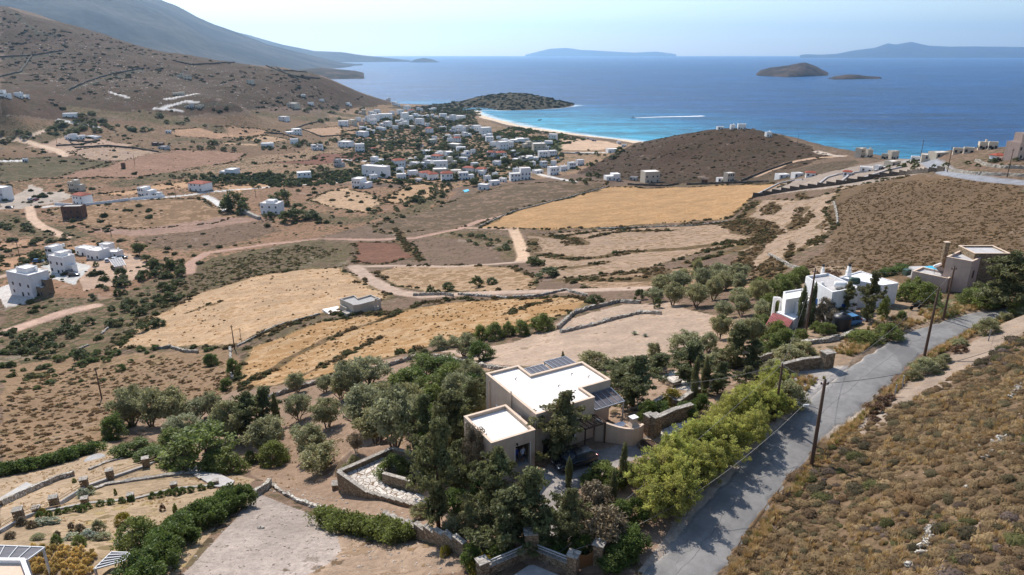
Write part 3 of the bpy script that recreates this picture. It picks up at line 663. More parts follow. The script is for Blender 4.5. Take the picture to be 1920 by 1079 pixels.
def clumps(kind, rs, nc):
    """clump centres (unit crown: width 1, height 1) and radii"""
    c = []; r = []
    lob = rs.rand(5)*2*math.pi
    while len(c) < nc:
        th = rs.rand()*2*math.pi; k = rs.rand()
        if kind == 'round':
            ph = math.acos(1-2*rs.rand()); rr = .42*(.55+.45*rs.rand())*(1+.18*math.sin(2*th+lob[0])+.12*math.sin(3*th+lob[1]))
            p = (rr*math.sin(ph)*math.cos(th), rr*math.sin(ph)*math.sin(th), .60+.36*math.cos(ph)*(.55+.45*rs.rand())*(1+.15*math.sin(th+lob[2]))); q = .07+.06*rs.rand()
        elif kind == 'bush':
            ph = math.acos(rs.rand()*1.0); rr = .44*(.7+.3*rs.rand())*(1+.14*math.sin(2*th+lob[0])+.12*math.sin(5*th+lob[1]))
            p = (rr*math.sin(ph)*math.cos(th), rr*math.sin(ph)*math.sin(th), .1+.8*math.cos(ph)*(.7+.3*rs.rand())); q = .08+.05*rs.rand()
        elif kind == 'column':
            z = .04+.94*k; w_ = .36*min(1, z/.12)*min(1, (1-z)/.35+.12); p = (w_*math.cos(th)*rs.rand()**.4, w_*math.sin(th)*rs.rand()**.4, z); q = .09
        elif kind == 'wild':
            z = .1+.88*rs.rand()**.9; br = int(z*13); ta = br*2.4+lob[br % 5]; th = ta+rs.normal()*.55+(3.14 if rs.rand() < .4 else 0)
            w_ = .56*min(1, (1-z)/.55)**.7*(.55+.45*math.sin(br*5.3+lob[1]*7))*(rs.rand()**.6)*(1 if z > .22 else .75)
            p = (w_*math.cos(th)+.16*(z-.4), w_*math.sin(th), z+.025*rs.normal()+w_*.22); q = .034+.03*rs.rand()
        elif kind == 'airy':
            ph = math.acos(1-1.75*rs.rand()); rr = .5*(.3+.7*rs.rand()**.7)*(1+.25*math.sin(3*th+lob[0])+.15*math.sin(7*th+lob[1]))
            p = (rr*math.sin(ph)*math.cos(th), rr*math.sin(ph)*math.sin(th), .5+.48*math.cos(ph)*(.4+.6*rs.rand())*(1+.2*math.sin(2*th+lob[2]))); q = .04+.04*rs.rand()
        elif kind == 'flat':
            p = (.48*math.sqrt(k)*math.cos(th), .48*math.sqrt(k)*math.sin(th), .72+.2*rs.rand()-.25*k); q = .08
        c.append(p); r.append(q)
    return np.array(c), np.array(r)
def crown_mesh(name, kind, seed, nc, nl, leaf, mat, flat=.75, asp=1.7, bare=None):
    rs = np.random.RandomState(seed); c, r = clumps(kind, rs, nc)
    k = rs.randint(0, nc, nl); g = rs.normal(size=(nl, 3)); g /= (np.linalg.norm(g, axis=1, keepdims=True)+1e-9); g *= (rs.rand(nl, 1)**.45)
    p = c[k]+g*r[k][:, None]*np.array([1.25, 1.25, flat])*1.15
    p[:, 2] = np.maximum(p[:, 2], .01)
    lv = np.clip(rs.rand(nc)[k]*.65+rs.rand(nl)*.35, 0, 1)
    v, q, l = leaves(p, leaf, rs, .4, lv, asp)
    o = mesh_np(name, v, q, mat, attrs={'Lv': l}); return o
def trunk_mesh(name, kind, seed, mat):
    rs = np.random.RandomState(seed); tb = []
    def limb(p0, d, L, r, lev):
        pts_ = [Vector(p0)]; dd = Vector(d).normalized()
        for i in range(4):
            dd = (dd+Vector(rs.normal(size=3))*.13+Vector((0, 0, .06))).normalized(); pts_.append(pts_[-1]+dd*L/4)
        tb.append(tube(pts_, [r, r*.85, r*.65, r*.45, r*.25], 5))
        if lev > 0:
            for i in range(3):
                a = rs.rand()*2*math.pi; nd = (dd+Vector((math.cos(a), math.sin(a), .1))*.8).normalized()
                limb(pts_[2+i % 2], nd, L*.62, r*.5, lev-1)
    if kind == 'multi':
        for i in range(4):
            a = i*1.6+rs.rand(); limb((.03*math.cos(a), .03*math.sin(a), -.03), (math.cos(a)*.45, math.sin(a)*.45, 1), .52, .026, 2)
    elif kind == 'single':
        limb((0, 0, -.04), (rs.normal()*.1, rs.normal()*.1, 1), .5, .035, 2); limb((0, 0, .2), (.4, .2, 1), .45, .02, 1); limb((0, 0, .15), (-.4, -.2, 1), .45, .02, 1)
    elif kind == 'straight':
        tb.append(tube([(0, 0, -.04), (.01, 0, .3), (.03, .01, .6), (.07, .0, .95)], [.035, .028, .018, .006], 6))
        for i in range(14):
            z = .15+.055*i; a = rs.rand()*6.28; L = .42*(1-z)**.7
            tb.append(tube([(0.02, 0, z), (.02+L*.6*math.cos(a), L*.6*math.sin(a), z+.05), (.02+L*math.cos(a), L*math.sin(a), z+.08)], [.01, .006, .003], 4))
    v, f = join_tubes(tb); return mesh_np(name, v, f, mat, smooth=True)
PROTO = {}
def proto(key, ckind, tkind, seed, nc, nl, leaf, lm, bk='grey', flat=.75, asp=1.7):
    cr = crown_mesh('crown', ckind, seed, nc, nl, leaf, LM[lm], flat, asp)
    tr = trunk_mesh('trunk', tkind, seed+5, BK[bk]) if tkind else None
    PROTO.setdefault(key, []).append((cr.data, tr.data if tr else None))
    bpy.data.objects.remove(cr); 
    if tr: bpy.data.objects.remove(tr)
for s in range(4): proto('olive', 'round', 'multi', 100+s, 60, 5200, .032, 'olive', 'grey', .9, 2.0)
for s in range(4): proto('wild', 'wild', 'straight', 200+s, 230, 11500, .024, 'dark', 'brown', .6, 2.2)
for s in range(2): proto('column', 'column', 'straight', 300+s, 90, 3800, .05, 'dark', 'brown', 1.6, 1.6)
for s in range(3): proto('acacia', 'airy', 'single', 400+s, 150, 9500, .022, 'yellow', 'grey', .8, 2.0)
for s in range(3): proto('shrub', 'bush', 'multi', 500+s, 55, 5200, .036, 'green', 'grey', .9, 1.5)
for s in range(3): proto('deepshrub', 'bush', 'multi', 550+s, 50, 4800, .038, 'deep', 'grey', .9, 1.5)
for s in range(2): proto('dead', 'round', 'multi', 600+s, 70, 3600, .022, 'dry', 'pale', .9, 4.0)
for s in range(2): proto('greyshrub', 'bush', 'multi', 650+s, 50, 4200, .03, 'dry', 'grey', .9, 3.0)
for s in range(2): proto('olshrub', 'bush', 'multi', 680+s, 50, 4600, .034, 'olive', 'grey', .9, 1.9)
for s in range(2): proto('ball', 'bush', None, 700+s, 70, 2600, .05, 'deep', 'grey', 1, 1.4)
for s in range(2): proto('mustard', 'bush', None, 720+s, 60, 3600, .036, 'moss', 'grey', 1, 1.6)
for s in range(2): proto('silver', 'bush', None, 740+s, 30, 1400, .07, 'silver', 'grey', 1, 1.6)
for s in range(3): proto('farbush', 'bush', None, 760+s, 30, 1900, .06, 'far', 'grey', 1, 1.3)
for s in range(3): proto('farolive', 'bush', None, 780+s, 30, 1700, .06, 'farol', 'grey', 1, 1.3)
for s in range(3): proto('fartree', 'round', 'single', 800+s, 34, 2200, .055, 'far', 'grey', 1, 1.3)
for s in range(2): proto('brownbush', 'bush', None, 820+s, 30, 1600, .055, 'brown', 'grey', 1, 1.8)
for s in range(3): proto('tuft', 'bush', None, 840+s, 40, 1500, .045, 'gold', 'grey', 1.2, 3.5)
PLANT_N = 0
REG = []          # (object, descriptor, place, u, group)
def plant(key, X, Y, w_, h_, name, desc, place, group, cat='tree', z=None, lean=0.0, small=False):
    """root empty (or single mesh when small) + crown + trunk; all copies share mesh data"""
    global PLANT_N
    k = PLANT_N; PLANT_N += 1
    pr = PROTO[key][k % len(PROTO[key])]
    z = float(hs(X, Y)) if z is None else z
    rz = (k*2.399) % 6.283
    if key in ('wild',): rz = rz % .9
    if small or pr[1] is None:
        o = bpy.data.objects.new(name, pr[0]); C.objects.link(o)
    else:
        o = bpy.data.objects.new(name, None); C.objects.link(o); o.empty_display_size = .4
        for nm, d in (('crown', pr[0]), ('trunk', pr[1])):
            ch = bpy.data.objects.new(nm, d); C.objects.link(ch); ch.parent = o
    o.location = (X, Y, z-.05); o.rotation_euler = (lean*.5, lean, rz); o.scale = (w_, w_*.94, h_)
    o['category'] = cat
    u, v = proj(X, Y, z); REG.append((o, desc, place, u, group)); return o
def plant_px(key, u, v, wp, hp, *a, **kw):
    """a plant whose foot is seen at pixel (u,v), wp x hp pixels large in the photograph"""
    p = hit(u, v); dep = p[1]*CP+(CAMZ-p[2])*SP
    if key == 'wild': wp *= 1.25
    return plant(key, p[0], p[1], wp*dep/FPX*1.12, hp*dep/FPX/.93*1.08, *a, **kw)
ORD = ['first', 'second', 'third', 'fourth', 'fifth', 'sixth', 'seventh', 'eighth', 'ninth', 'tenth', 'eleventh', 'twelfth']
def ordinal(k):
    if k < 12: return ORD[k]
    k += 1; suf = 'th' if 10 <= k % 100 <= 20 else {1: 'st', 2: 'nd', 3: 'rd'}.get(k % 10, 'th'); return '%d%s' % (k, suf)
NUM = 'zero one two three four five six seven eight nine ten eleven twelve'.split()
def finish_labels():
    fam = {}
    for r in REG: fam.setdefault((r[1], r[2]), []).append(r)
    for (d, pl), rs_ in fam.items():
        rs_.sort(key=lambda r: r[3]); n = len(rs_)
        for k, r in enumerate(rs_):
            o = r[0]; base = (d+' '+pl).strip()
            lim = 16 if n == 1 or n > 40 else 11
            while len(base.split()) > lim and ' the ' in base: base = base.replace(' the ', ' ', 1)
            if n == 1: o['label'] = base
            elif n <= 40: o['label'] = '%s, %s from the left' % (base, ordinal(k))
            else: o['label'] = base
            if n > 1 or r[4]: o['group'] = r[4] or (d+' '+pl)
# ------------------------------------------------------------------ stuff: cushions of scrub and dry grass
def in_pix_poly(X, Y, pp):
    ln = line(list(pp)+[pp[0]], 18); return inside(X, Y, ln[:, :2]), ln
def scatter(pp, dens, rs, excl=()):
    ln = line(list(pp)+[pp[0]], 18); x0, x1, y0, y1 = ln[:, 0].min(), ln[:, 0].max(), ln[:, 1].min(), ln[:, 1].max()
    n = int((x1-x0)*(y1-y0)*dens); X = x0+(x1-x0)*rs.rand(n); Y = y0+(y1-y0)*rs.rand(n)
    m = inside(X, Y, ln[:, :2]); X, Y = X[m], Y[m]
    for e in excl:
        l2 = line(list(e)+[e[0]], 18); m = ~inside(X, Y, l2[:, :2]); X, Y = X[m], Y[m]
    return X, Y
def cushion_field(name, label, X, Y, r0, r1, palette, mat, nl, leaf, seed, squash=.62, group=None, up=.8):
    """every cushion = nl leaf faces over a dome; palette = colour choices stored per cushion"""
    rs = np.random.RandomState(seed); n = len(X)
    z = hs(X, Y); R_ = r0+(r1-r0)*rs.rand(n)**2.2; sq = squash*(.7+.6*rs.rand(n))
    th = rs.rand(n, nl)*2*math.pi; cz = rs.rand(n, nl)**.8; sz = np.sqrt(1-cz**2); rr = 1-.3*rs.rand(n, nl)**2
    asx = .8+.5*rs.rand(n)
    P_ = np.stack([X[:, None]+R_[:, None]*asx[:, None]*rr*sz*np.cos(th), Y[:, None]+R_[:, None]*rr*sz*np.sin(th), z[:, None]-.03+R_[:, None]*sq[:, None]*rr*cz], -1).reshape(-1, 3)
    N_ = np.stack([sz*np.cos(th), sz*np.sin(th), cz*1.1+.2], -1).reshape(-1, 3)
    N_ = N_+rs.normal(size=N_.shape)*.45; N_ /= np.linalg.norm(N_, axis=1, keepdims=True)
    a = np.cross(N_, rs.normal(size=N_.shape)); a /= np.linalg.norm(a, axis=1, keepdims=True)+1e-9; b = np.cross(N_, a)
    s = (leaf*(.6+.8*rs.rand(len(P_)))*np.repeat(R_, nl))[:, None]
    v = np.stack([P_-a*s, P_-b*s*.55, P_+a*s, P_+b*s*.55], 1).reshape(-1, 3)
    dm = [(0, 0, 1)]+[(math.cos(i*1.0472+j*.5)*r_, math.sin(i*1.0472+j*.5)*r_, h_) for j, (r_, h_) in enumerate(((.5, .84), (.86, .42), (.98, -.1))) for i in range(6)]
    df = [(0, 1+i, 1+(i+1) % 6, 1+(i+1) % 6) for i in range(6)]+[(1+j*6+i, 7+j*6+i, 7+j*6+(i+1) % 6, 1+j*6+(i+1) % 6) for j in range(2) for i in range(6)]
    dm = np.array(dm)*.86; DV = dm[None]*np.stack([R_*asx, R_, R_*sq], -1)[:, None]*(1+rs.normal(size=(n, 19, 1))*.1)+np.stack([X, Y, z-.03], -1)[:, None]
    tri = np.array([f[:3] for f in df[:6]]); qd = np.array(df[6:])
    pal = np.array(palette); pc = pal[rs.randint(0, len(pal), n)]*(.75+.5*rs.rand(n, 1))
    cc = np.repeat(np.repeat(pc, nl, 0)*(.75+.5*rs.rand(n*nl, 1)), 4, 0)
    b0 = len(v); idx = (np.arange(n)*19)[:, None, None]+b0; dc = np.repeat(pc*.8, 19, 0)
    o = mesh_np(name, np.concatenate([v, DV.reshape(-1, 3)]), [np.arange(b0).reshape(-1, 4), (qd[None]+idx).reshape(-1, 4), (tri[None]+idx).reshape(-1, 3)], mat, attrs={'Col': np.concatenate([cc, dc])})
    tag(o, label, None, None, 'stuff'); return o
def grass_field(name, label, X, Y, h0, h1, palette, mat, nb, seed):
    rs = np.random.RandomState(seed); n = len(X); z = hs(X, Y)
    th = rs.rand(n, nb)*2*math.pi; ln = rs.rand(n, nb)*.55; hh = (h0+(h1-h0)*rs.rand(n))[:, None]*(.5+.5*rs.rand(n, nb))
    bx = X[:, None]+rs.normal(size=(n, nb))*.08; by = Y[:, None]+rs.normal(size=(n, nb))*.08
    dx = np.cos(th)*ln*hh; dy = np.sin(th)*ln*hh; w_ = .022
    px_, py_ = -np.sin(th)*w_, np.cos(th)*w_; Z = np.broadcast_to(z[:, None]-.03, bx.shape)
    v = np.stack([np.stack([bx-px_, by-py_, Z], -1), np.stack([bx+px_, by+py_, Z], -1), np.stack([bx+dx+px_*.4, by+dy+py_*.4, Z+hh], -1), np.stack([bx+dx-px_*.4, by+dy-py_*.4, Z+hh], -1)], 2).reshape(-1, 3)
    pal = np.array(palette); pc = pal[rs.randint(0, len(pal), n)]; cc = np.repeat(np.repeat(pc, nb, 0)*(.8+.4*rs.rand(n*nb, 1)), 4, 0)
    o = mesh_np(name, v, np.arange(len(v)).reshape(-1, 4), mat, attrs={'Col': cc}); tag(o, label, None, None, 'stuff'); return o
t = NT('scrub_cushions'); at = t.n('Attribute', attribute_name='Col'); t.done(at.outputs['Color'], .9, .1)
tr = t.n('BsdfTranslucent'); t.l(at.outputs['Color'], tr.inputs[0]); mx = t.n('MixShader'); mx.inputs[0].default_value = .22
t.l(t.b.outputs[0], mx.inputs[1]); t.l(tr.outputs[0], mx.inputs[2]); t.l(mx.outputs[0], t.out.inputs[0]); M['scrub'] = t.m
# ------------------------------------------------------------------ near road, cut into the ground before the ground is built
ROAD_L = [(1195,1095),(1240,1040),(1279,996),(1350,915),(1427,832),(1497,765),(1561,716),(1597,687),(1636,661),(1673,638),(1709,622),(1745,611),(1785,599),(1824,588),(1863,582),(1890,578)]
ROAD_R = [(1335,1095),(1375,1035),(1407,986),(1460,916),(1497,872),(1533,829),(1563,802),(1613,762),(1665,716),(1690,692),(1719,667),(1759,646),(1798,626),(1826,610),(1863,596),(1895,587)]
def resamp(P_, n):
    P_ = np.array(P_); d = np.concatenate([[0], np.cumsum(np.linalg.norm(np.diff(P_[:, :2], axis=0), axis=1))]); t = np.linspace(0, d[-1], n)
    return np.stack([np.interp(t, d, P_[:, k]) for k in range(P_.shape[1])], 1)
def smooth_line(P_, k=3):
    for _ in range(k):
        Q = P_.copy(); Q[1:-1] = (P_[:-2]+2*P_[1:-1]+P_[2:])/4; P_ = Q
    return P_
NR = 90
RL = smooth_line(resamp([hit(*p) for p in ROAD_L], NR), 8); RR = smooth_line(resamp([hit(*p) for p in ROAD_R], NR), 8)
# extend towards and past the camera
e = RL[0]-RL[4]; e /= np.linalg.norm(e); 
RL = np.concatenate([[RL[0]+e*18], RL]); RR = np.concatenate([[RR[0]+e*18], RR])
def road_poly(): return np.concatenate([RL[:, :2], RR[::-1, :2]])
_w = window(road_poly()[:, 0], road_poly()[:, 1], 4)
_in = inside(GX[_w], GY[_w], road_poly()); _d = np.minimum(seg_d(GX[_w], GY[_w], RL), seg_d(GX[_w], GY[_w], RR)); _m = np.clip(.5+np.where(_in, _d, -_d)/1.0, 0, 1)
_c0 = resamp((RL+RR)/2, 120); _j = np.argmin((GX[_w][..., None]-_c0[:, 0])**2+(GY[_w][..., None]-_c0[:, 1])**2, -1)
RZ = smooth_line(np.stack([hs(_c0[:, 0], _c0[:, 1])]*2, 1), 6)[:, 0]
_sh = np.clip(1-(_d-.2)/3.0, 0, 1)*(~_in)
H[_w] = H[_w]*(1-_sh)+RZ[_j]*_sh
H[_w] = H[_w]*(1-_m)+(RZ[_j]-.22)*_m
def road_z(P_): 
    j = np.argmin((P_[:, None, 0]-_c0[None, :, 0])**2+(P_[:, None, 1]-_c0[None, :, 1])**2, -1); return RZ[j]
# ------------------------------------------------------------------ flat pads and retaining drops of the site
def pad(pp, z, soft=1.5):
    """level ground inside a pixel polygon"""
    ln = line(list(pp)+[pp[0]], 18); w_ = window(ln[:, 0], ln[:, 1], 3); i_ = inside(GX[w_], GY[w_], ln[:, :2]); d_ = seg_d(GX[w_], GY[w_], ln)
    m = np.clip(.5+np.where(i_, d_, -d_)/soft, 0, 1); H[w_] = H[w_]*(1-m)+z*m
pad([(1000,905),(1060,850),(1130,838),(1215,818),(1245,835),(1180,862),(1100,905),(1060,945)], 63.5)
pad([(0,1079),(0,1030),(90,1025),(200,1040),(180,1079)], 60.3)
pad([(640,885),(735,842),(800,862),(780,905),(800,945),(745,938),(690,918)], 55.85, 2.0)
# ------------------------------------------------------------------ materials of built things
def plaster(name, c, stain=.16, rough=.85, bumpy=.15):
    t = NT(name); p = t.pos(); a = t.noise(.9, detail=5, rough=.6); b = t.noise(9, detail=3); s = t.noise(1, vec=stretch(t, p, 2.2, 2.2, .35), detail=4)
    k = t.scale(t.mix(t.rampf(a, .3, .75), np.array(c)*(1-stain), np.array(c)*(1+stain*.4)), t.rampf(s, .35, .75, 1-stain*.9, 1.02)); t.bump(b, bumpy, .02)
    return t.done(k, rough, .2)
def stone(name, c0, c1, sc_=3.2, mortar=None, flatk=2.2, bs=.8):
    t = NT(name); p = t.pos(); vec = stretch(t, p, 1, 1, flatk)
    v = t.vor(sc_, vec); e = t.vor(sc_, vec, 'DISTANCE_TO_EDGE'); rr = t.n('SeparateColor'); t.l(v.outputs['Color'], rr.inputs[0])
    n = t.noise(4, detail=5); k = t.mix(rr.outputs[0], c0, c1); k = t.scale(k, t.rampf(n, .3, .7, .75, 1.2))
    ef = t.rampf(e.outputs['Distance'], .02, .07); k = t.mix(ef, (np.array(c0)*.45) if mortar is None else mortar, k)
    t.bump(t.math('ADD', ef, t.math('MULTIPLY', n, .5)), bs, .05); return t.done(k, .9, .15)
M['cream'] = plaster('cream_plaster', lin(204, 180, 158), .1); M['creamcap'] = plaster('cream_coping', lin(222, 196, 172), .06)
M['roofw'] = plaster('white_roof_coating', lin(248, 238, 228), .05, .8, .05)
M['white'] = plaster('whitewash', lin(242, 238, 234), .07); M['whiteb'] = plaster('bright_whitewash', lin(244, 240, 236), .05); M['greyw'] = plaster('grey_render', lin(190, 184, 180), .1)
M['tan'] = plaster('pinkish_tan_render', lin(206, 178, 162), .1); M['beige'] = plaster('beige_render', lin(206, 192, 172), .08); M['concrete'] = plaster('concrete', lin(178, 172, 166), .14); M['brickb'] = plaster('bare_brown_brick', lin(118, 86, 70), .2)
M['gravroof'] = plaster('gravel_roof', lin(196, 190, 186), .12, .95, .8); M['red'] = plaster('red_roof_tiles', lin(172, 88, 66), .25, .8, .5); M['rust'] = plaster('faded_red_sheet', lin(168, 96, 92), .25, .7)
M['stone'] = stone('brown_rubble_stone', lin(128, 108, 86), lin(168, 148, 122)); M['slab'] = stone('grey_slate_slabs', lin(150, 142, 132), lin(180, 170, 158), 1.6, lin(130, 122, 112), 1, .3); M['drystone'] = stone('dry_stones', lin(150, 138, 122), lin(206, 198, 186), 2.6, None, 1.4, 1.0)
M['paving'] = stone('crazy_paving', lin(196, 186, 174), lin(222, 212, 200), 1.5, lin(120, 96, 74), 1, .35); M['darkstone'] = stone('dark_block_wall', lin(86, 78, 70), lin(110, 100, 90), 1.6, None, 1.6, .6)
def simple(name, c, rough=.5, spec=.4, metal=0, bumpn=0):
    t = NT(name); n = t.noise(6, detail=4); k = t.scale(t.mix(n, np.array(c)*.88, np.array(c)*1.1), 1.0)
    if bumpn: t.bump(n, bumpn, .02)
    return t.done(k, rough, spec, metal)
M['glass'] = simple('window_glass', (.035, .045, .06), .12, .6); M['dark'] = simple('dark_opening', (.03, .028, .026), .8, .2); M['blue'] = simple('blue_shutter', lin(40, 84, 150)); M['woodd'] = simple('dark_wood', lin(76, 56, 44), .7, .2, 0, .4)
M['wood'] = simple('brown_wood', lin(128, 92, 60), .75, .2, 0, .4); M['pole'] = simple('tarred_pole', lin(98, 76, 62), .8, .2, 0, .5); M['slat'] = simple('grey_slats', lin(98, 96, 104), .6, .3); M['rail'] = simple('grey_white_rail', lin(196, 194, 192), .6)
M['railw'] = simple('pale_wooden_rail', lin(176, 146, 112), .7); M['steel'] = simple('galvanised_steel', lin(150, 152, 156), .45, .5, .5); M['rubber'] = simple('black_rubber', (.02, .02, .02), .8, .2); M['blackp'] = simple('black_plastic', lin(34, 34, 38), .45, .4); M['wire'] = simple('wire', lin(118, 114, 110), .6); M['wired'] = simple('dark_wire', lin(48, 46, 46), .6)
M['greent'] = simple('green_tank_plastic', lin(62, 82, 70), .5); M['carblack'] = simple('black_car_paint', (.012, .012, .016), .18, .6); M['carblue'] = simple('blue_car_paint', lin(86, 134, 176), .25, .5); M['carwhite'] = simple('white_car_paint', lin(214, 216, 218), .25, .5); M['carred'] = simple('red_car_paint', lin(150, 44, 40), .25, .5); M['lampr'] = simple('red_lens', lin(170, 24, 22), .25, .5); M['lampw'] = simple('clear_lens', lin(200, 204, 206), .15, .6); M['rim'] = simple('alloy_rim', lin(170, 170, 174), .3, .5, .8)
t = NT('pool_water'); n = t.noise(2.2, detail=3); t.bump(n, .2, .05); M['pool'] = t.done(lin(40, 178, 206), .12, .4)
t = NT('roof_tiles_grey'); M['slateg'] = simple('corrugated_grey', lin(150, 150, 150), .7)
t = NT('asphalt'); p = t.pos(); oc = t.n('Attribute', attribute_name='across').outputs['Fac']
a = t.noise(.25, detail=6, rough=.65); b = t.noise(18, detail=3, rough=.7); c = t.noise(1.3, detail=4, rough=.7)
k = t.mix(t.rampf(a, .35, .65), lin(118, 115, 112), lin(138, 134, 130)); k = t.scale(k, t.rampf(b, .2, .8, .84, 1.14)); k = t.scale(k, t.rampf(c, .3, .7, .9, 1.08))
d = t.n('TexVoronoi', feature='DISTANCE_TO_EDGE'); t.inp(d, 'Scale', .3); nv = t.n('TexNoise'); t.inp(nv, 'Scale', .8); t.l(p, nv.inputs['Vector']); mxv = t.n('MixRGB') if False else None
wv = t.n('VectorMath', operation='MULTIPLY_ADD'); t.l(nv.outputs['Color'], wv.inputs[0]); wv.inputs[1].default_value = (2.6, 2.6, 0); t.l(p, wv.inputs[2]); t.l(wv.outputs[0], d.inputs['Vector'])
cr = t.math('MULTIPLY', t.rampf(d.outputs['Distance'], .014, .003), t.rampf(a, .5, .6)); k = t.mix(t.math('MULTIPLY', cr, .5), k, lin(70, 66, 66))
seam = t.rampf(t.math('ABSOLUTE', t.math('SUBTRACT', t.math('ADD', oc, t.math('MULTIPLY', t.math('SUBTRACT', c, .5), .05)), .47)), .009, .003); k = t.mix(t.math('MULTIPLY', seam, .6), k, lin(76, 72, 72))
edge = t.math('ADD', t.rampf(oc, .9, .99), t.rampf(oc, .09, .01)); edge = t.math('MULTIPLY', t.math('MINIMUM', edge, 1), t.rampf(t.noise(.7, detail=5, rough=.7), .42, .58)); k = t.mix(t.math('MULTIPLY', edge, .8), k, lin(190, 176, 160))
pt = t.noise(.11, detail=2, vec=stretch(t, p, 1, 1, 1, .8)); k = t.mix(t.math('MULTIPLY', t.rampf(pt, .60, .615), .5), k, lin(100, 97, 96))
lane = t.rampf(t.math('ABSOLUTE', t.math('SUBTRACT', oc, .25)), .16, .05); k = t.scale(k, t.rampf(lane, 0, 1, 1.0, .9))
t.bump(b, .25, .02); M['asphalt'] = t.done(k, .85, .25)
def build_road():
    nc = 16; V = []; ac = []
    L2 = resamp(RL, 260); R2 = resamp(RR, 260); rs = np.random.RandomState(3)
    jl = smooth_line(rs.normal(size=(260, 1))*.9, 2)[:, 0]*.25; jr = smooth_line(rs.normal(size=(260, 1))*.9, 2)[:, 0]*.35
    for i in range(260):
        d = (R2[i]-L2[i])[:2]; w_ = np.linalg.norm(d); d = d/w_; a_ = L2[i, :2]-d*(.15+jl[i]); b_ = R2[i, :2]+d*(.2+jr[i])
        for k in range(nc+1):
            q = k/nc; xy = a_+(b_-a_)*q; V.append((xy[0], xy[1], 0)); ac.append(q)
    V = np.array(V); V[:, 2] = np.interp(np.arange(len(V))//(nc+1), np.arange(260), smooth_line(np.stack([road_z((L2+R2)/2)]*2, 1), 4)[:, 0])-.02
    ac = np.array(ac); V[:, 2] += .06-.16*np.abs(ac-.5)**2*4*.5
    V[(ac < .01) | (ac > .99), 2] -= .15
    I, K = np.meshgrid(np.arange(259), np.arange(nc), indexing='ij'); q = np.stack([I*(nc+1)+K, I*(nc+1)+K+1, (I+1)*(nc+1)+K+1, (I+1)*(nc+1)+K], -1).reshape(-1, 4)
    tag(mesh_np('road', V, q, M['asphalt'], smooth=True, attrs={'across': ac}), 'grey patched asphalt road climbing past the house', None, None, 'structure')
build_ground(); build_sea(); build_far(); build_haze(); build_road()
# ------------------------------------------------------------------ mesh collector
class MB:
    def __init__(s): s.v = []; s.f = []; s.o = None
    def add(s, v, f): b = len(s.v); s.v += [tuple(float(c) for c in q) for q in v]; s.f += [tuple(b+i for i in q) for q in f]; return s
    def box(s, x0, x1, y0, y1, z0, z1, M_=None):
        v = [(x0,y0,z0),(x1,y0,z0),(x1,y1,z0),(x0,y1,z0),(x0,y0,z1),(x1,y0,z1),(x1,y1,z1),(x0,y1,z1)]
        if M_ is not None: v = [M_ @ Vector(q) for q in v]
        return s.add(v, [(3,2,1,0),(4,5,6,7),(0,1,5,4),(1,2,6,5),(2,3,7,6),(3,0,4,7)])
    def bar(s, a, b, w_, h_=None):
        a = Vector(a); b = Vector(b); d = b-a; L = d.length; h_ = h_ or w_
        return s.box(0, L, -w_/2, w_/2, -h_/2, h_/2, Matrix.Translation(a) @ d.to_track_quat('X', 'Z').to_matrix().to_4x4())
    def prism(s, poly, z0, z1, top=True, bot=False):
        n = len(poly); z0 = z0 if hasattr(z0, '__len__') else [z0]*n; z1 = z1 if hasattr(z1, '__len__') else [z1]*n
        v = [(p[0], p[1], z0[i]) for i, p in enumerate(poly)]+[(p[0], p[1], z1[i]) for i, p in enumerate(poly)]
        f = [(i, (i+1) % n, n+(i+1) % n, n+i) for i in range(n)]
        if top: f.append(tuple(range(n, 2*n)))
        if bot: f.append(tuple(range(n-1, -1, -1)))
        return s.add(v, f)
    def tube(s, pts_, r, n=6):
        r = r if hasattr(r, '__len__') else [r]*len(pts_); v, q, t_ = tube(pts_, r, n); return s.add(v, [tuple(k) for k in q]+[tuple(k) for k in t_])
    def lathe(s, prof, n=16, c=(0, 0, 0)):
        v = []; m = len(prof)
        for r, z in prof:
            for k in range(n): a = 2*math.pi*k/n; v.append((c[0]+r*math.cos(a), c[1]+r*math.sin(a), c[2]+z))
        f = [(i*n+k, i*n+(k+1) % n, (i+1)*n+(k+1) % n, (i+1)*n+k) for i in range(m-1) for k in range(n)]; f.append(tuple(range((m-1)*n, m*n)))
        return s.add(v, f)
    def build(s, name, mat, parent=None, smooth=False, bev=0):
        me = bpy.data.meshes.new(name); me.from_pydata(s.v, [], s.f); me.materials.append(mat)
        if smooth: me.polygons.foreach_set('use_smooth', [True]*len(me.polygons))
        o = bpy.data.objects.new(name, me); C.objects.link(o); 
        if parent is not None: o.parent = parent
        if bev:
            m = o.modifiers.new('b', 'BEVEL'); m.width = bev; m.segments = 2; m.limit_method = 'ANGLE'
        return o
def offset(poly, d):
    n = len(poly); out = []
    for i in range(n):
        p0 = Vector(poly[i-1][:2]); p = Vector(poly[i][:2]); p1 = Vector(poly[(i+1) % n][:2])
        e0 = (p-p0).normalized(); e1 = (p1-p).normalized(); n0 = Vector((-e0.y, e0.x)); n1 = Vector((-e1.y, e1.x))
        k = 1+n0.dot(n1); m = (n0+n1)/(k if k > .2 else .2); out.append((p.x+m.x*d, p.y+m.y*d))
    return out
def ccw(poly):
    a = sum(poly[i-1][0]*poly[i][1]-poly[i][0]*poly[i-1][1] for i in range(len(poly))); return list(poly) if a > 0 else list(poly)[::-1]
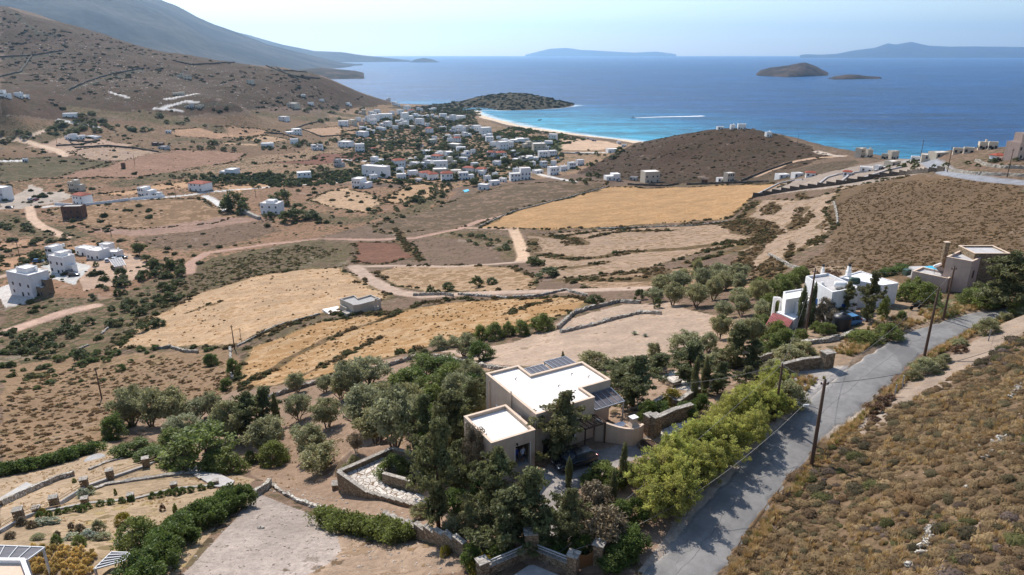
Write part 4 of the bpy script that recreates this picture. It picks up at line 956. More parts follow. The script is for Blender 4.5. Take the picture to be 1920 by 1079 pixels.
def block(root, poly, z0, z1, wm, rm, par=.32, th=.2, cap=None, names=('wall', 'roof')):
    """walls with a parapet and a sunken flat roof; poly in world xy, meshes local to the root"""
    ox, oy, oz = root.location; poly = ccw([(p[0]-ox, p[1]-oy) for p in poly]); ins = offset(poly, th); n = len(poly); z0 -= oz; z1 -= oz
    m = MB(); m.v = [(*p, z0) for p in poly]+[(*p, z1) for p in poly]+[(*p, z1) for p in ins]+[(*p, z1-par-.02) for p in ins]
    for i in range(n):
        j = (i+1) % n; m.f += [(i, j, n+j, n+i), (n+i, n+j, 2*n+j, 2*n+i), (2*n+i, 2*n+j, 3*n+j, 3*n+i)]
    wo = m.build(names[0], wm, root)
    r = MB(); r.v = [(*p, z1-par) for p in offset(poly, th*.98)]; r.f = [tuple(range(n))]; ro = r.build(names[1], rm, root)
    if cap is not None:
        c = MB(); o2 = offset(poly, -.03); i2 = offset(poly, th+.03)
        c.v = [(*p, z1+.003) for p in o2]+[(*p, z1+.06) for p in o2]+[(*p, z1+.06) for p in i2]+[(*p, z1+.003) for p in i2]
        for i in range(n):
            j = (i+1) % n
            for a_, b_ in ((0, 1), (1, 2), (2, 3), (3, 0)): c.f.append((a_*n+i, a_*n+j, b_*n+j, b_*n+i))
        c.build('coping', cap, root)
    return poly
UNIT = {}
def unit_open():
    if UNIT: return
    m = MB().box(-.5, .5, 0, 1, -.5, .5); o = m.build('window', M['glass']); UNIT['window'] = o.data; bpy.data.objects.remove(o)
    for nm, mt in (('door', 'dark'), ('shutter', 'blue'), ('woodwin', 'woodd')):
        m = MB().box(-.5, .5, 0, 1, -.5, .5); o = m.build('window', M[mt]); UNIT[nm] = o.data; bpy.data.objects.remove(o)
    f = MB()
    f.box(-.5, -.43, 0, 1, -.5, .5); f.box(.43, .5, 0, 1, -.5, .5); f.box(-.43, .43, 0, 1, .43, .5); f.box(-.43, .43, 0, 1, -.5, -.43); f.box(-.03, .03, 0, .8, -.43, .43); o = f.build('frame', M['white']); UNIT['frame'] = o.data; bpy.data.objects.remove(o)
def opening(root, poly, i, f, zc, w_, h_, kind='window', name=None, frame=False):
    """a window or door set in wall edge i of the local polygon at fraction f"""
    unit_open(); a = Vector((*poly[i], 0)); b = Vector((*poly[(i+1) % len(poly)], 0)); d = (b-a); p = a+d*f; out = Vector((d.y, -d.x, 0)).normalized()
    o = bpy.data.objects.new(name or ('door' if kind == 'door' else 'window'), UNIT[kind]); C.objects.link(o); o.parent = root
    o.location = (p.x-out.x*.05, p.y-out.y*.05, zc-root.location.z); o.rotation_euler = (0, 0, math.atan2(out.y, out.x)-math.pi/2); o.scale = (w_, .085, h_)
    if frame:
        g = bpy.data.objects.new('frame', UNIT['frame']); C.objects.link(g); g.parent = o; g.location = (0, .3, 0); g.scale = (1.12, 1.2, 1.1)
    return o
def gable(root, poly, z, rise, mat, over=.35, name='roof'):
    """hipped tile roof over a local quadrilateral"""
    q = offset(poly[:4], -over); P4 = [Vector((*p, z)) for p in q]
    if (P4[1]-P4[0]).length < (P4[2]-P4[1]).length: P4 = P4[1:]+P4[:1]
    a = (P4[0]+P4[3])/2; b = (P4[1]+P4[2])/2; d = (b-a)*.25; r0 = a+d+Vector((0, 0, rise)); r1 = b-d+Vector((0, 0, rise))
    m = MB(); v = P4+[p-Vector((0, 0, .16)) for p in P4]+[r0, r1]
    m.add(v, [(0, 1, 9, 8), (1, 2, 9), (2, 3, 8, 9), (3, 0, 8), (4, 5, 1, 0), (5, 6, 2, 1), (6, 7, 3, 2), (7, 4, 0, 3), (7, 6, 5, 4)]); return m.build(name, mat, root)
def reg(o, desc, place, X, Y, Z, group=None): REG.append((o, desc, place, proj(X, Y, Z)[0], group))
# ------------------------------------------------------------------ walls
def wall_line(name, ln, h_, w_, mat, label=None, cat='wall', cap=None, capw=None, jit=.04, top=None, step=.6, z0=None, parent=None, sink=.4):
    """a wall that follows world points; the top follows the ground, or the heights given in top"""
    L_ = float(np.linalg.norm(np.diff(ln[:, :2], axis=0), axis=1).sum()); n = max(2, int(L_/step)); P_ = resamp(ln[:, :2], n); rs = np.random.RandomState(int(L_*97) % 9999)
    zg = hs(P_[:, 0], P_[:, 1]); zt = zg+h_ if top is None else np.interp(np.linspace(0, 1, n), np.linspace(0, 1, len(top)), top)
    d = np.gradient(P_, axis=0); d /= np.linalg.norm(d, axis=1, keepdims=True)+1e-9; nn = np.stack([-d[:, 1], d[:, 0]], 1)
    def sec(off, z): return np.concatenate([P_+nn*off, z[:, None]], 1)+rs.normal(size=(n, 3))*jit
    ring = [sec(-w_/2*1.1, zg-sink), sec(-w_/2*1.05, (zg*.6+zt*.4)), sec(-w_/2, zt), sec(w_/2, zt), sec(w_/2*1.05, zg*.6+zt*.4), sec(w_/2*1.1, zg-sink)]
    V = np.concatenate(ring); F = [(a*n+i, a*n+i+1, (a+1)*n+i+1, (a+1)*n+i) for a in range(5) for i in range(n-1)]
    m = MB(); m.v = [tuple(q) for q in V]; m.f = F+[tuple(a*n for a in range(6)), tuple(a*n+n-1 for a in range(5, -1, -1))]
    o = m.build(name if parent is None else 'wall', mat, parent)
    if cap is not None:
        cw = (capw or w_*1.15)/2; c = MB(); r2 = [np.concatenate([P_+nn*s_*cw, (zt+dz)[:, None]], 1) for s_, dz in ((-1, .004), (-1, .08), (1, .08), (1, .004))]
        c.v = [tuple(q) for q in np.concatenate(r2)]; c.f = [(a*n+i, a*n+i+1, ((a+1) % 4)*n+i+1, ((a+1) % 4)*n+i) for a in range(4) for i in range(n-1)]+[(0, n, 2*n, 3*n), (n-1, 4*n-1, 3*n-1, 2*n-1)]
        c.build('coping', cap, o)
    if parent is None: tag(o, label, cat)
    return o
def wall_px(name, pp, h_, w_, mat, label, **kw): return wall_line(name, line(pp, 10), h_, w_, mat, label, **kw)
def pillar(u, v, s, h_, label, rz=.5, mat='stone', cap='slab', parent=None, z=None, group=None):
    X, Y, Z = hit(u, v) if not isinstance(u, tuple) else u
    r = empty('stone_pillar', (X, Y, Z), rz); s2 = s/2
    MB().box(-s2, s2, -s2, s2, -.5, h_).build('shaft', M[mat], r, bev=.02); MB().box(-s2-.06, s2+.06, -s2-.06, s2+.06, h_+.002, h_+.1).build('cap', M[cap], r, bev=.015)
    tag(r, label, 'pillar', group); return r
# ------------------------------------------------------------------ the beige villa and its garage
def rotp(o, ang, pts_):
    c, s = math.cos(R(ang)), math.sin(R(ang)); return [(o[0]+c*x-s*y, o[1]+s*x+c*y) for x, y in pts_]
def W(z, *pp): return [tuple(float(q) for q in at_z(u, v, z)[:2]) for u, v in pp]
VO = at_z(1005, 778, 67.8)[:2]
vp = rotp(VO, 30, [(0,0),(6.85,0),(6.85,2.3),(10.6,2.3),(10.6,7.4),(4.0,7.4),(4.0,10.1),(0,10.1)])
root = empty('beige_villa', (VO[0]+3, VO[1]+3, 63.5), 0, 'cream flat-roofed villa with bright white roof among trees, in the centre of the plot', 'house')
lp = block(root, vp, 58.5, 67.8, M['cream'], M['roofw'], .2, .22, M['creamcap'])
for x, y in ((2.2,7.6),(5.2,4.0),(3.9,1.6),(7.9,5.6),(9.1,4.2),(5.9,2.2)):   # bent vent pipes on the roof
    q = rotp(VO, 30, [(x, y)])[0]; lx, ly = q[0]-root.location.x, q[1]-root.location.y
    MB().tube([(lx, ly, 3.9), (lx, ly, 4.28), (lx+.1, ly-.05, 4.36), (lx+.2, ly-.08, 4.3)], .045).build('vent_pipe', M['blackp'], root)
opening(root, lp, 0, .55, 64.4, 1.5, 1.4, 'window', frame=True); opening(root, lp, 0, .2, 63.6, 1.0, 2.1, 'door'); opening(root, lp, 7, .3, 64.6, 1.2, 1.1, 'window', frame=True); opening(root, lp, 7, .75, 64.6, 1.2, 1.1, 'window', frame=True)
a = MB(); q = rotp(VO, 30, [(-.05, 3.0)])[0]; T = Matrix.Translation((q[0]-root.location.x, q[1]-root.location.y, 2.3)) @ Matrix.Rotation(R(30), 4, 'Z')
a.box(-.42, -.02, -.45, .45, 0, .62, T); o = a.build('air_conditioner', M['whiteb'], root, bev=.03)
MB().lathe([(.2, 0), (.2, .02), (.02, .03)], 14).build('fan', M['blackp'], o).matrix_local = T @ Matrix.Translation((-.44, 0, .3)) @ Matrix.Rotation(R(-90), 4, 'Y')
for (x, y) in ((-.06, 4.6), (-.06, .45), (-.06, 9.2)):
    q = rotp(VO, 30, [(x, y)])[0]; MB().tube([(q[0]-root.location.x, q[1]-root.location.y, -3), (q[0]-root.location.x, q[1]-root.location.y, 3.9 if y < 1 or y > 9 else 4.7)], .07).build('drain_pipe', M['cream'], root)
GO = at_z(921, 832, 66.9)[:2]
gp = rotp(GO, 30, [(0,0),(4.65,0),(4.65,5.55),(0,5.55)])
root = empty('garage', (GO[0]+2, GO[1]+2, 63.4), 0, 'small cream garage with flat white roof and open doorway, in front of the villa', 'garage')
ox, oy, oz = root.location
# walls with a real doorway in the front
fr = rotp(GO, 30, [(0,0),(2.55,0),(2.55,-.001),(4.15,0)])
m = MB(); th = .22
def gbox(x0, x1, y0, y1, z0, z1): m.box(x0, x1, y0, y1, z0-oz, z1-oz, Matrix.Translation((GO[0]-ox, GO[1]-oy, 0)) @ Matrix.Rotation(R(30), 4, 'Z'))
gbox(0, 2.5, 0, th, 59.5, 66.9); gbox(4.1, 4.65, 0, th, 59.5, 66.9); gbox(2.5, 4.1, 0, th, 65.75, 66.9); gbox(2.5, 4.1, 0, th, 59.5, 63.42)
gbox(0, th, th, 5.33, 59.5, 66.9); gbox(4.43, 4.65, th, 5.33, 59.5, 66.9); gbox(0, 4.65, 5.33, 5.55, 59.5, 66.9); m.build('wall', M['cream'], root)
m = MB(); gbox(th+.002, 4.428, th+.002, 5.328, 66.4, 66.58); m.build('roof', M['roofw'], root)
m = MB(); gbox(th+.002, 4.428, th+.002, 5.328, 63.2, 63.44); m.build('floor', M['concrete'], root)
m = MB(); gbox(-.03, 4.68, -.03, .25, 66.902, 66.96); gbox(-.03, 4.68, 5.3, 5.58, 66.902, 66.96); gbox(-.03, .25, .25, 5.3, 66.902, 66.96); gbox(4.4, 4.68, .25, 5.3, 66.902, 66.96); m.build('coping', M['creamcap'], root)
m = MB(); gbox(2.44, 2.5, -.03, .25, 63.42, 65.8); m.build('door_post', M['white'], root); m = MB(); gbox(4.1, 4.16, -.03, .25, 63.42, 65.8); m.build('door_post', M['white'], root)
m = MB(); gbox(-.12, -.02, 5.0, 5.1, 60, 66.5); m.build('drain_pipe', M['creamcap'], root)
m = MB(); gbox(2.6, 2.72, -.2, 0, 65.95, 66.1); m.build('wall_lamp', M['blackp'], root)
# people standing in the doorway
def person(X, Y, Z, rz, h_, shirt, legs, skin, hair, label, arms=.18):
    s = h_/1.75; J = {'pel': (0,0,.93,.13), 'spi': (0,-.01,1.15,.14), 'che': (0,0,1.35,.155), 'nec': (0,.01,1.5,.06), 'hea': (0,.02,1.62,.095), 'top': (0,.02,1.72,.07)}
    E = [('pel','spi'),('spi','che'),('che','nec'),('nec','hea'),('hea','top')]
    for sd, k in ((1, 'l'), (-1, 'r')):
        J.update({k+'sh': (.19*sd,0,1.42,.06), k+'el': (.24*sd,-.02,1.14,.045), k+'wr': (.22*sd,arms,.92,.032), k+'ha': (.21*sd,arms+.06,.84,.036), k+'hip': (.1*sd,0,.88,.095), k+'kn': (.11*sd,.02,.5,.062), k+'an': (.12*sd,-.01,.09,.042), k+'to': (.13*sd,.14,.04,.04)})
        E += [('che', k+'sh'),(k+'sh', k+'el'),(k+'el', k+'wr'),(k+'wr', k+'ha'),('pel', k+'hip'),(k+'hip', k+'kn'),(k+'kn', k+'an'),(k+'an', k+'to')]
    ks = list(J); me = bpy.data.meshes.new('person'); me.from_pydata([tuple(c*s for c in J[k][:3]) for k in ks], [(ks.index(a), ks.index(b)) for a, b in E], [])
    o = bpy.data.objects.new('person', me); C.objects.link(o); o.location = (X, Y, Z); o.rotation_euler = (0, 0, rz)
    sk = o.modifiers.new('skin', 'SKIN'); sv = me.skin_vertices[0].data
    for i, k in enumerate(ks): sv[i].radius = (J[k][3]*s, J[k][3]*s*.85)
    sv[0].use_root = True; o.modifiers.new('sub', 'SUBSURF').levels = 2; o.modifiers['sub'].render_levels = 2
    t = NT('clothes'); z = t.n('SeparateXYZ'); t.l(t.objc(), z.inputs[0]); zz = t.math('DIVIDE', z.outputs[2], s); ax = t.math('ABSOLUTE', t.math('DIVIDE', z.outputs[0], s))
    c = t.mix(t.math('GREATER_THAN', zz, .92), legs, shirt); c = t.mix(t.math('GREATER_THAN', zz, 1.5), c, skin); c = t.mix(t.math('LESS_THAN', zz, .5), c, skin); c = t.mix(t.math('LESS_THAN', zz, .08), c, (.05, .05, .05))
    c = t.mix(t.math('MULTIPLY', t.math('GREATER_THAN', ax, .2), t.math('LESS_THAN', zz, 1.15)), c, skin); me.materials.append(t.done(c, .8, .2))
    hm = MB(); hm.lathe([(.0, -.02), (.085, 0), (.1, .05), (.085, .1), (.05, .13), (.01, .14)], 12, (0, -.01, 1.63)); hr = hm.build('hair', simple('hair', hair, .7), o, smooth=True); hr.scale = (s, s, s)
    tag(o, label, 'person'); return o
q = rotp(GO, 30, [(3.65, .6)])[0]; person(q[0], q[1], 63.44, R(-150), 1.72, lin(196, 200, 214), lin(60, 66, 96), lin(176, 128, 100), lin(52, 40, 32), 'person in a pale shirt standing in the garage doorway')
q = rotp(GO, 30, [(3.05, .75)])[0]; person(q[0], q[1], 63.44, R(-170), 1.76, lin(40, 62, 130), lin(44, 48, 70), lin(170, 122, 96), lin(40, 34, 30), 'person in a dark blue shirt standing inside the garage doorway')
# pergolas
def pergola(label, poly, z, nsl, along, mat, bmat, posts=(), thick=.06, slw=.1):
    """poly: 4 world xy corners; slats run from edge 0-1 to edge 3-2"""
    p = [Vector((*q, 0)) for q in poly]; c = sum(p, Vector())/4; zg = min(float(hs(q[0], q[1])) for q in poly); zz = z if hasattr(z, '__len__') else [z]*4
    r = empty('pergola', (c.x, c.y, zg), 0, label, 'pergola'); P4 = [Vector((p[i].x-c.x, p[i].y-c.y, zz[i]-zg)) for i in range(4)]
    b = MB()
    for i in range(4): b.bar(P4[i], P4[(i+1) % 4], .1, .12)
    for k in range(1, 5): b.bar(P4[0].lerp(P4[1], k/5)-Vector((0,0,-.06)), P4[3].lerp(P4[2], k/5)-Vector((0,0,-.06)), .07, .05)
    b.build('frame', bmat, r)
    s = MB()
    for k in range(nsl):
        f = (k+.5)/nsl; s.bar(P4[0].lerp(P4[3], f), P4[1].lerp(P4[2], f), (P4[3]-P4[0]).length/nsl*slw, .03)
    s.build('slats', mat, r)
    for i in posts: MB().box(P4[i].x*.95-.07, P4[i].x*.95+.07, P4[i].y*.95-.07, P4[i].y*.95+.07, float(hs(p[i].x, p[i].y))-zg-.3, P4[i].z-.06).build('post', bmat, r)
    return r
pergola('grey slatted pergola with pale battens on the right side of the villa', rotp(VO, 30, [(6.95,-.1),(10.6,-.1),(10.6,2.2),(6.95,2.2)]), [66.4,66.4,66.9,66.9], 14, 0, M['slat'], M['steel'], (1,), slw=.8)
pergola('dark slatted pergola behind the villa roof', rotp(VO, 30, [(4.1,7.6),(7.0,7.6),(7.0,9.9),(4.1,9.9)]), 67.3, 14, 0, M['slat'], M['steel'], (2, 3), slw=.85)
pergola('second dark slatted pergola behind the villa, at its far right', rotp(VO, 30, [(7.4,7.6),(10.3,7.6),(10.3,10.2),(7.4,10.2)]), 67.4, 14, 0, M['slat'], M['steel'], (2, 3), slw=.85)
pergola('brown timber beams over the gap between garage and villa', rotp(VO, 30, [(-1.55,.3),(-.1,.3),(-.1,5.3),(-1.55,5.3)]), 66.0, 9, 0, M['woodd'], M['woodd'], (), slw=.3)
pergola('open timber pergola beams at the front door of the villa', rotp(VO, 30, [(4.4,-1.9),(6.9,-1.9),(6.9,-.1),(4.4,-.1)]), 65.9, 7, 0, M['woodd'], M['woodd'], (0, 1), slw=.22)
# curved cream courtyard wall with oven chimney
cl = np.array([(*rotp(VO, 30, [(x, y)])[0], 0) for x, y in ((6.4,-.9),(7.0,-1.7),(7.9,-2.7),(8.8,-3.5),(9.5,-3.6),(10.4,-3.3))])
wall_line('courtyard_wall', cl, 1.9, .24, M['cream'], 'cream plastered courtyard wall beside the parking', jit=.005, top=[65.9,65.7,65.5,65.4,65.4,65.4], cap=M['creamcap'])
q = rotp(VO, 30, [(9.4,-3.0)])[0]; r = empty('outdoor_oven', (q[0], q[1], 63.6), R(30), 'cream outdoor oven chimney with a white cap in the courtyard corner', 'oven')
MB().box(-.65,.65,-.5,.5,-.3,1.9).build('body', M['cream'], r, bev=.03); m = MB().prism([(-.6,-.45),(.6,-.45),(.6,.45),(-.6,.45)], 1.9, 1.92); m.add([(-.5,-.4,1.92),(.5,-.4,1.92),(.5,.4,1.92),(-.5,.4,1.92),(-.25,-.2,2.3),(.25,-.2,2.3),(.25,.2,2.3),(-.25,.2,2.3)], [(0,1,5,4),(1,2,6,5),(2,3,7,6),(3,0,4,7),(4,5,6,7)]).build('hood', M['cream'], r)
MB().box(-.3,.3,-.25,.25,2.3,2.7).build('chimney', M['cream'], r); MB().box(-.4,.4,-.34,.34,2.705,2.8).build('cap', M['whiteb'], r, bev=.01)
m = MB(); [m.box(-.3+k*.22,-.22+k*.22,-.53,-.49,.9,1.5) for k in range(3)]; m.build('slots', M['dark'], r)
q = rotp(VO, 30, [(8.9,-1.3)])[0]; r = empty('courtyard_table', (q[0], q[1], 64.0), R(30), 'white tabletop in the walled courtyard of the villa', 'table')
MB().box(-.9,.9,-.4,.4,.7,.75).build('tabletop', M['white'], r, bev=.01); [MB().box(x-.04,x+.04,y-.04,y+.04,-.2,.698).build('leg', M['woodd'], r) for x in (-.8,.8) for y in (-.32,.32)]
# stone piers and walls right of the courtyard
pillar(1216, 812, .85, 2.0, 'brown stone pier with slate cap beside the cream courtyard wall', R(30))
pillar(1227, 815, .9, 2.1, 'brown stone pier at the start of the garden steps', R(30))
wall_px('stone_wall', [(1232,806),(1262,792),(1296,782)], 1.5, .5, M['stone'], 'low brown stone wall beside the garden steps', cap=M['slab'])
wall_px('stone_wall', [(1222,768),(1250,752),(1270,765),(1290,750),(1310,740)], .8, .45, M['stone'], 'pale capped stone wall zigzagging through the upper garden', cap=M['slab'])
wall_px('stone_wall', [(1240,715),(1262,728),(1275,722)], .7, .4, M['stone'], 'short stone wall edging the paved terrace under the cypresses', cap=M['slab'])
def paving(name, pp, label, mat='paving', dz=.05, z=None):
    ln = line(list(pp)+[pp[0]], 12)[:-1]; m = MB(); n = len(ln); zz = ln[:, 2]+dz if z is None else np.full(n, z)
    m.v = [(*ln[i, :2], zz[i]) for i in range(n)]+[(*ln[i, :2], zz[i]-.5) for i in range(n)]; m.f = [tuple(range(n))] if True else []
    m.f += [(i, (i+1) % n, n+(i+1) % n, n+i) for i in range(n)]; return tag(m.build(name, M[mat]), label, None, None, 'structure')
paving('paved_terrace', [(1236,712),(1262,695),(1302,712),(1300,735),(1262,730)], 'pale paved terrace under the cypress trees')
paving('path', [(872,935),(890,922),(912,950),(905,975),(895,975)], 'pale stone garden path below the villa')
paving('path', [(1230,815),(1262,798),(1300,788),(1296,796),(1250,822)], 'pale garden steps beside the stone wall', dz=.12)
r = empty('flower_bed', (*rotp(VO, 30, [(10.2,-4.4)])[0], 63.55), 0, 'round stone-edged flower bed at the foot of the courtyard wall', 'flower bed')
MB().lathe([(.95,-.3),(.95,.35),(.75,.35),(.75,.25)], 20).build('edging', M['stone'], r); MB().lathe([(.74,0),(.74,.27)], 16).build('soil', M['woodd'], r)
# ------------------------------------------------------------------ vehicles
def car_body(L_, Wd, Hh, kind):
    """stations along the length: x, sill, belt, half width, cabin top, cabin half width"""
    z0 = .28
    st = [(-.5,.5,.62,.80),(-.485,.36,.78,.93),(-.42,.3,.88,.98),(-.3,.28,.92,1.0),(-.05,.28,.94,1.0),(.16,.28,.93,1.0),(.3,.28,.86,.99),(.42,.3,.76,.95),(.48,.36,.68,.86),(.5,.46,.6,.74)]
    V = []; F = []; n = 10
    for x, zb, zt, w_ in st:
        w_ *= Wd/2; zt *= Hh/1.5*1.02; V += [(x*L_, -w_*.8, zb), (x*L_, -w_*.98, zb+.08), (x*L_, -w_, (zb+zt)/2), (x*L_, -w_*.96, zt-.05), (x*L_, -w_*.86, zt), (x*L_, w_*.86, zt), (x*L_, w_*.96, zt-.05), (x*L_, w_, (zb+zt)/2), (x*L_, w_*.98, zb+.08), (x*L_, w_*.8, zb)]
    for i in range(len(st)-1):
        for k in range(n): F.append((i*n+k, i*n+(k+1) % n, (i+1)*n+(k+1) % n, (i+1)*n+k))
    F += [tuple(range(n)), tuple(range((len(st)-1)*n, len(st)*n))[::-1]]
    return V, F
CARS = {}
def car(name, label, X, Y, Z, rz, paint, L_=4.3, Wd=1.78, Hh=1.5, kind='hatch', group=None, tilt=(0, 0)):
    key = (paint, kind)
    if key not in CARS:
        r = empty(name, (0, 0, 0)); m = MB(); m.v, m.f = car_body(L_, Wd, Hh, kind); b = m.build('body', M[paint], r, smooth=True, bev=.03)
        rear = -.46 if kind in ('hatch', 'near') else -.36
        g = MB(); zb = .9*Hh/1.5; zt = Hh-.04; prof = [(rear, zb, .86), (rear+.05, zt-.12, .76), (rear+.14, zt, .70), (.02, zt, .70), (.08, zt-.05, .72), (.24, zb, .84)]
        V = []; 
        for x, z, w_ in prof: V += [(x*L_, -w_*Wd/2, z), (x*L_, w_*Wd/2, z)]
        m = len(prof); F = [(2*i, 2*i+1, 2*i+3, 2*i+2) for i in range(m-1)]+[tuple(2*i for i in range(m))[::-1], tuple(2*i+1 for i in range(m))]
        g.v = V; g.f = F; g.build('windows', M['glass'], r)
        rf = MB(); rf.v = [(rear*L_+.14*L_-.12, -.71*Wd/2, zt-.03), (rear*L_+.14*L_-.12, .71*Wd/2, zt-.03), (.03*L_, .71*Wd/2, zt-.02), (.03*L_, -.71*Wd/2, zt-.02)]; rf.v += [(x*.98, y*.9, Hh+.01) for x, y, z in rf.v]
        rf.f = [(0,1,5,4),(1,2,6,5),(2,3,7,6),(3,0,4,7),(4,5,6,7)]; rf.build('roof_panel', M[paint], r)
        for sd in (-1, 1) if kind == 'near' else ():
            for x in (rear+.07, -.18, .0): MB().bar((x*L_, sd*.835*Wd/2, zb), (x*L_+.02*L_, sd*.715*Wd/2, zt), .06).build('roof_pillar', M[paint], r)
            MB().bar((.235*L_, sd*.84*Wd/2, zb+.01), (.06*L_, sd*.72*Wd/2, zt-.02), .06).build('roof_pillar', M[paint], r)
        for sx in (-.31, .31):
            for sd in (-1, 1):
                w_ = MB(); 
                w_.lathe([(.18,-.1),(.3,-.1),(.33,-.06),(.33,.06),(.3,.1),(.18,.1)], 18); o = w_.build('tyre', M['rubber'], None, smooth=False)
                wr = empty('wheel', (sx*L_, sd*(Wd/2-.1), .33)); wr.parent = r; o.parent = wr; o.rotation_euler = (R(90), 0, 0)
                q = MB().lathe([(.2,-.07),(.2,.07),(.05,.09)], 10); q = q.build('rim', M['rim'], wr); q.rotation_euler = (R(90), 0, 0)
        for sd in (-1, 1):
            MB().box(.44*L_, .482*L_, sd*.62*Wd/2-.16, sd*.62*Wd/2+.16, .58, .72).build('headlight', M['lampw'], r, bev=.03)
            MB().box(-.503*L_, -.47*L_, sd*.68*Wd/2-.12, sd*.68*Wd/2+.12, .72, .98).build('tail_light', M['lampr'], r, bev=.03)
            MB().box(.14*L_, .17*L_, sd*Wd/2, sd*(Wd/2+.16), .92, 1.04).build('mirror', M[paint], r, bev=.02)
        MB().box(-.504*L_, -.496*L_, -.26, .26, .52, .64).build('number_plate', M['whiteb'], r); CARS[key] = r
    else:
        src = CARS[key]; r = src.copy(); C.objects.link(r)
        for ch in src.children:
            c = ch.copy(); C.objects.link(c); c.parent = r
            for g in ch.children: d = g.copy(); C.objects.link(d); d.parent = c
    r.location = (X, Y, Z); r.rotation_euler = (tilt[0], tilt[1], rz); tag(r, label, 'car', group); return r
h = hit(1077, 876); car('parked_car', 'black hatchback parked in the shade in front of the villa', h[0], h[1]+.2, 63.52, R(207), 'carblack', 4.35, 1.8, 1.52, 'near')
h = hit(1598, 628); car('parked_car', 'light blue car parked behind the roadside shrubs next to the white house', h[0]+1.2, h[1]+4.2, float(hs(h[0]+1.2, h[1]+4.2)), R(200), 'carblue', 4.0, 1.7, 1.5, 'near')
def at_car(u, v, rz, paint, label, group=None, **kw): h = hit(u, v); car('parked_car', label, h[0], h[1], h[2]+.02, rz, paint, group=group, **kw)
G = 'cars parked around the white apartment houses'
at_car(125, 511, R(10), 'carwhite', 'silver white car parked closest to the white stepped apartment house', G)
at_car(132, 514, R(12), 'carblack', 'dark car parked between the silver car and the blue-black car', G); at_car(139, 518, R(15), 'carblack', 'dark blue car parked last in the row below the white apartment house', G)
at_car(201, 491, R(120), 'carwhite', 'small pale car nosing out between bungalow and lawn', G); at_car(218, 489, R(15), 'carwhite', 'white car parked beside the white bungalow', G); at_car(230, 485, R(15), 'carblack', 'dark car parked behind the white car at the bungalow', G)
at_car(72, 492, R(10), 'carblue', 'blue and white car parked behind the three storey white house', G)
at_car(58, 376, R(90), 'carwhite', 'white van in the gravel yard at the left', None); at_car(68, 376, R(90), 'carred', 'red car next to the white van in the gravel yard'); at_car(18, 391, R(5), 'carblack', 'dark car standing at the edge of the lane on the far left')
G = 'cars in the beach car park'
k = 0
for u, v in [(1002,267),(1008,267),(1013,266),(1024,275),(1028,277),(1022,278),(1018,276),(1031,278),(1100,261),(1104,262),(1108,263),(1112,265),(1116,265),(1079,288),(1083,288),(1028,290),(1043,298),(1047,298)]:
    at_car(u, v, R(10+37*k), ('carwhite', 'carblack', 'carblue', 'carwhite', 'carred')[k % 5], 'x', G, L_=4.3); o = bpy.context.scene.objects; k += 1
for o in [o for o in C.objects if o.get('label') == 'x']: 
    pn = [c for c in o.children if c.name.startswith('body')][0].data.materials[0].name.split('_')[0]; REG.append((o, 'small %s car' % pn, 'in the open parking behind the beach', proj(*o.location)[0], G))
for u, v, c_ in [(757,329,'carwhite'),(763,331,'carblack'),(745,326,'carwhite'),(772,333,'carred'),(750,328,'carblue')]:
    h = hit(u, v); REG.append((car('parked_car', 'y', h[0], h[1], h[2], R(20), c_), 'small %s car' % M[c_].name.split('_')[0], 'parked along the village street', u, 'cars along the village street'))
# scooter beside the white house
h = hit(1718, 582); r = empty('motorcycle', (h[0], h[1]+.3, h[2]), R(15), 'dark motorcycle parked on the drive between the two houses', 'motorcycle')
for x in (-.7, .7):
    w_ = MB().lathe([(.22,-.06),(.31,-.05),(.33,0),(.31,.05),(.22,.06)], 16).build('wheel', M['rubber'], r); w_.location = (x, 0, .33); w_.rotation_euler = (R(90), 0, 0)
MB().box(-.35,.3,-.16,.16,.35,.75).build('engine', M['blackp'], r, bev=.06); MB().prism([(-.05,-.15),(.4,-.1),(.4,.1),(-.05,.15)], .72, 1.0).build('tank', M['carblack'], r, bev=.05); MB().box(-.75,.0,-.15,.15,.78,.9).build('seat', M['rubber'], r, bev=.05)
m = MB().tube([(.7,0,.33),(.5,0,.95),(.42,0,1.1)], .04); m.bar((.42,-.38,1.12),(.42,.38,1.12),.04); m.build('handlebar', M['steel'], r); MB().box(.45,.6,-.18,.18,.95,1.3).build('windshield', M['glass'], r, bev=.04)
# surveyor style tripod on the parking
h = hit(1148, 826); r = empty('camera_tripod', (h[0], h[1], 63.52), 0, 'tall black camera tripod standing on the parking by the courtyard wall', 'tripod')
for a in (0, 2.1, 4.2): MB().tube([(.42*math.cos(a), .42*math.sin(a), 0), (0, 0, 1.35)], .025).build('leg', M['blackp'], r)
MB().tube([(0,0,1.2),(0,0,1.6)], .03).build('centre_column', M['blackp'], r); MB().box(-.09,.09,-.07,.07,1.6,1.75).build('head', M['whiteb'], r, bev=.02)
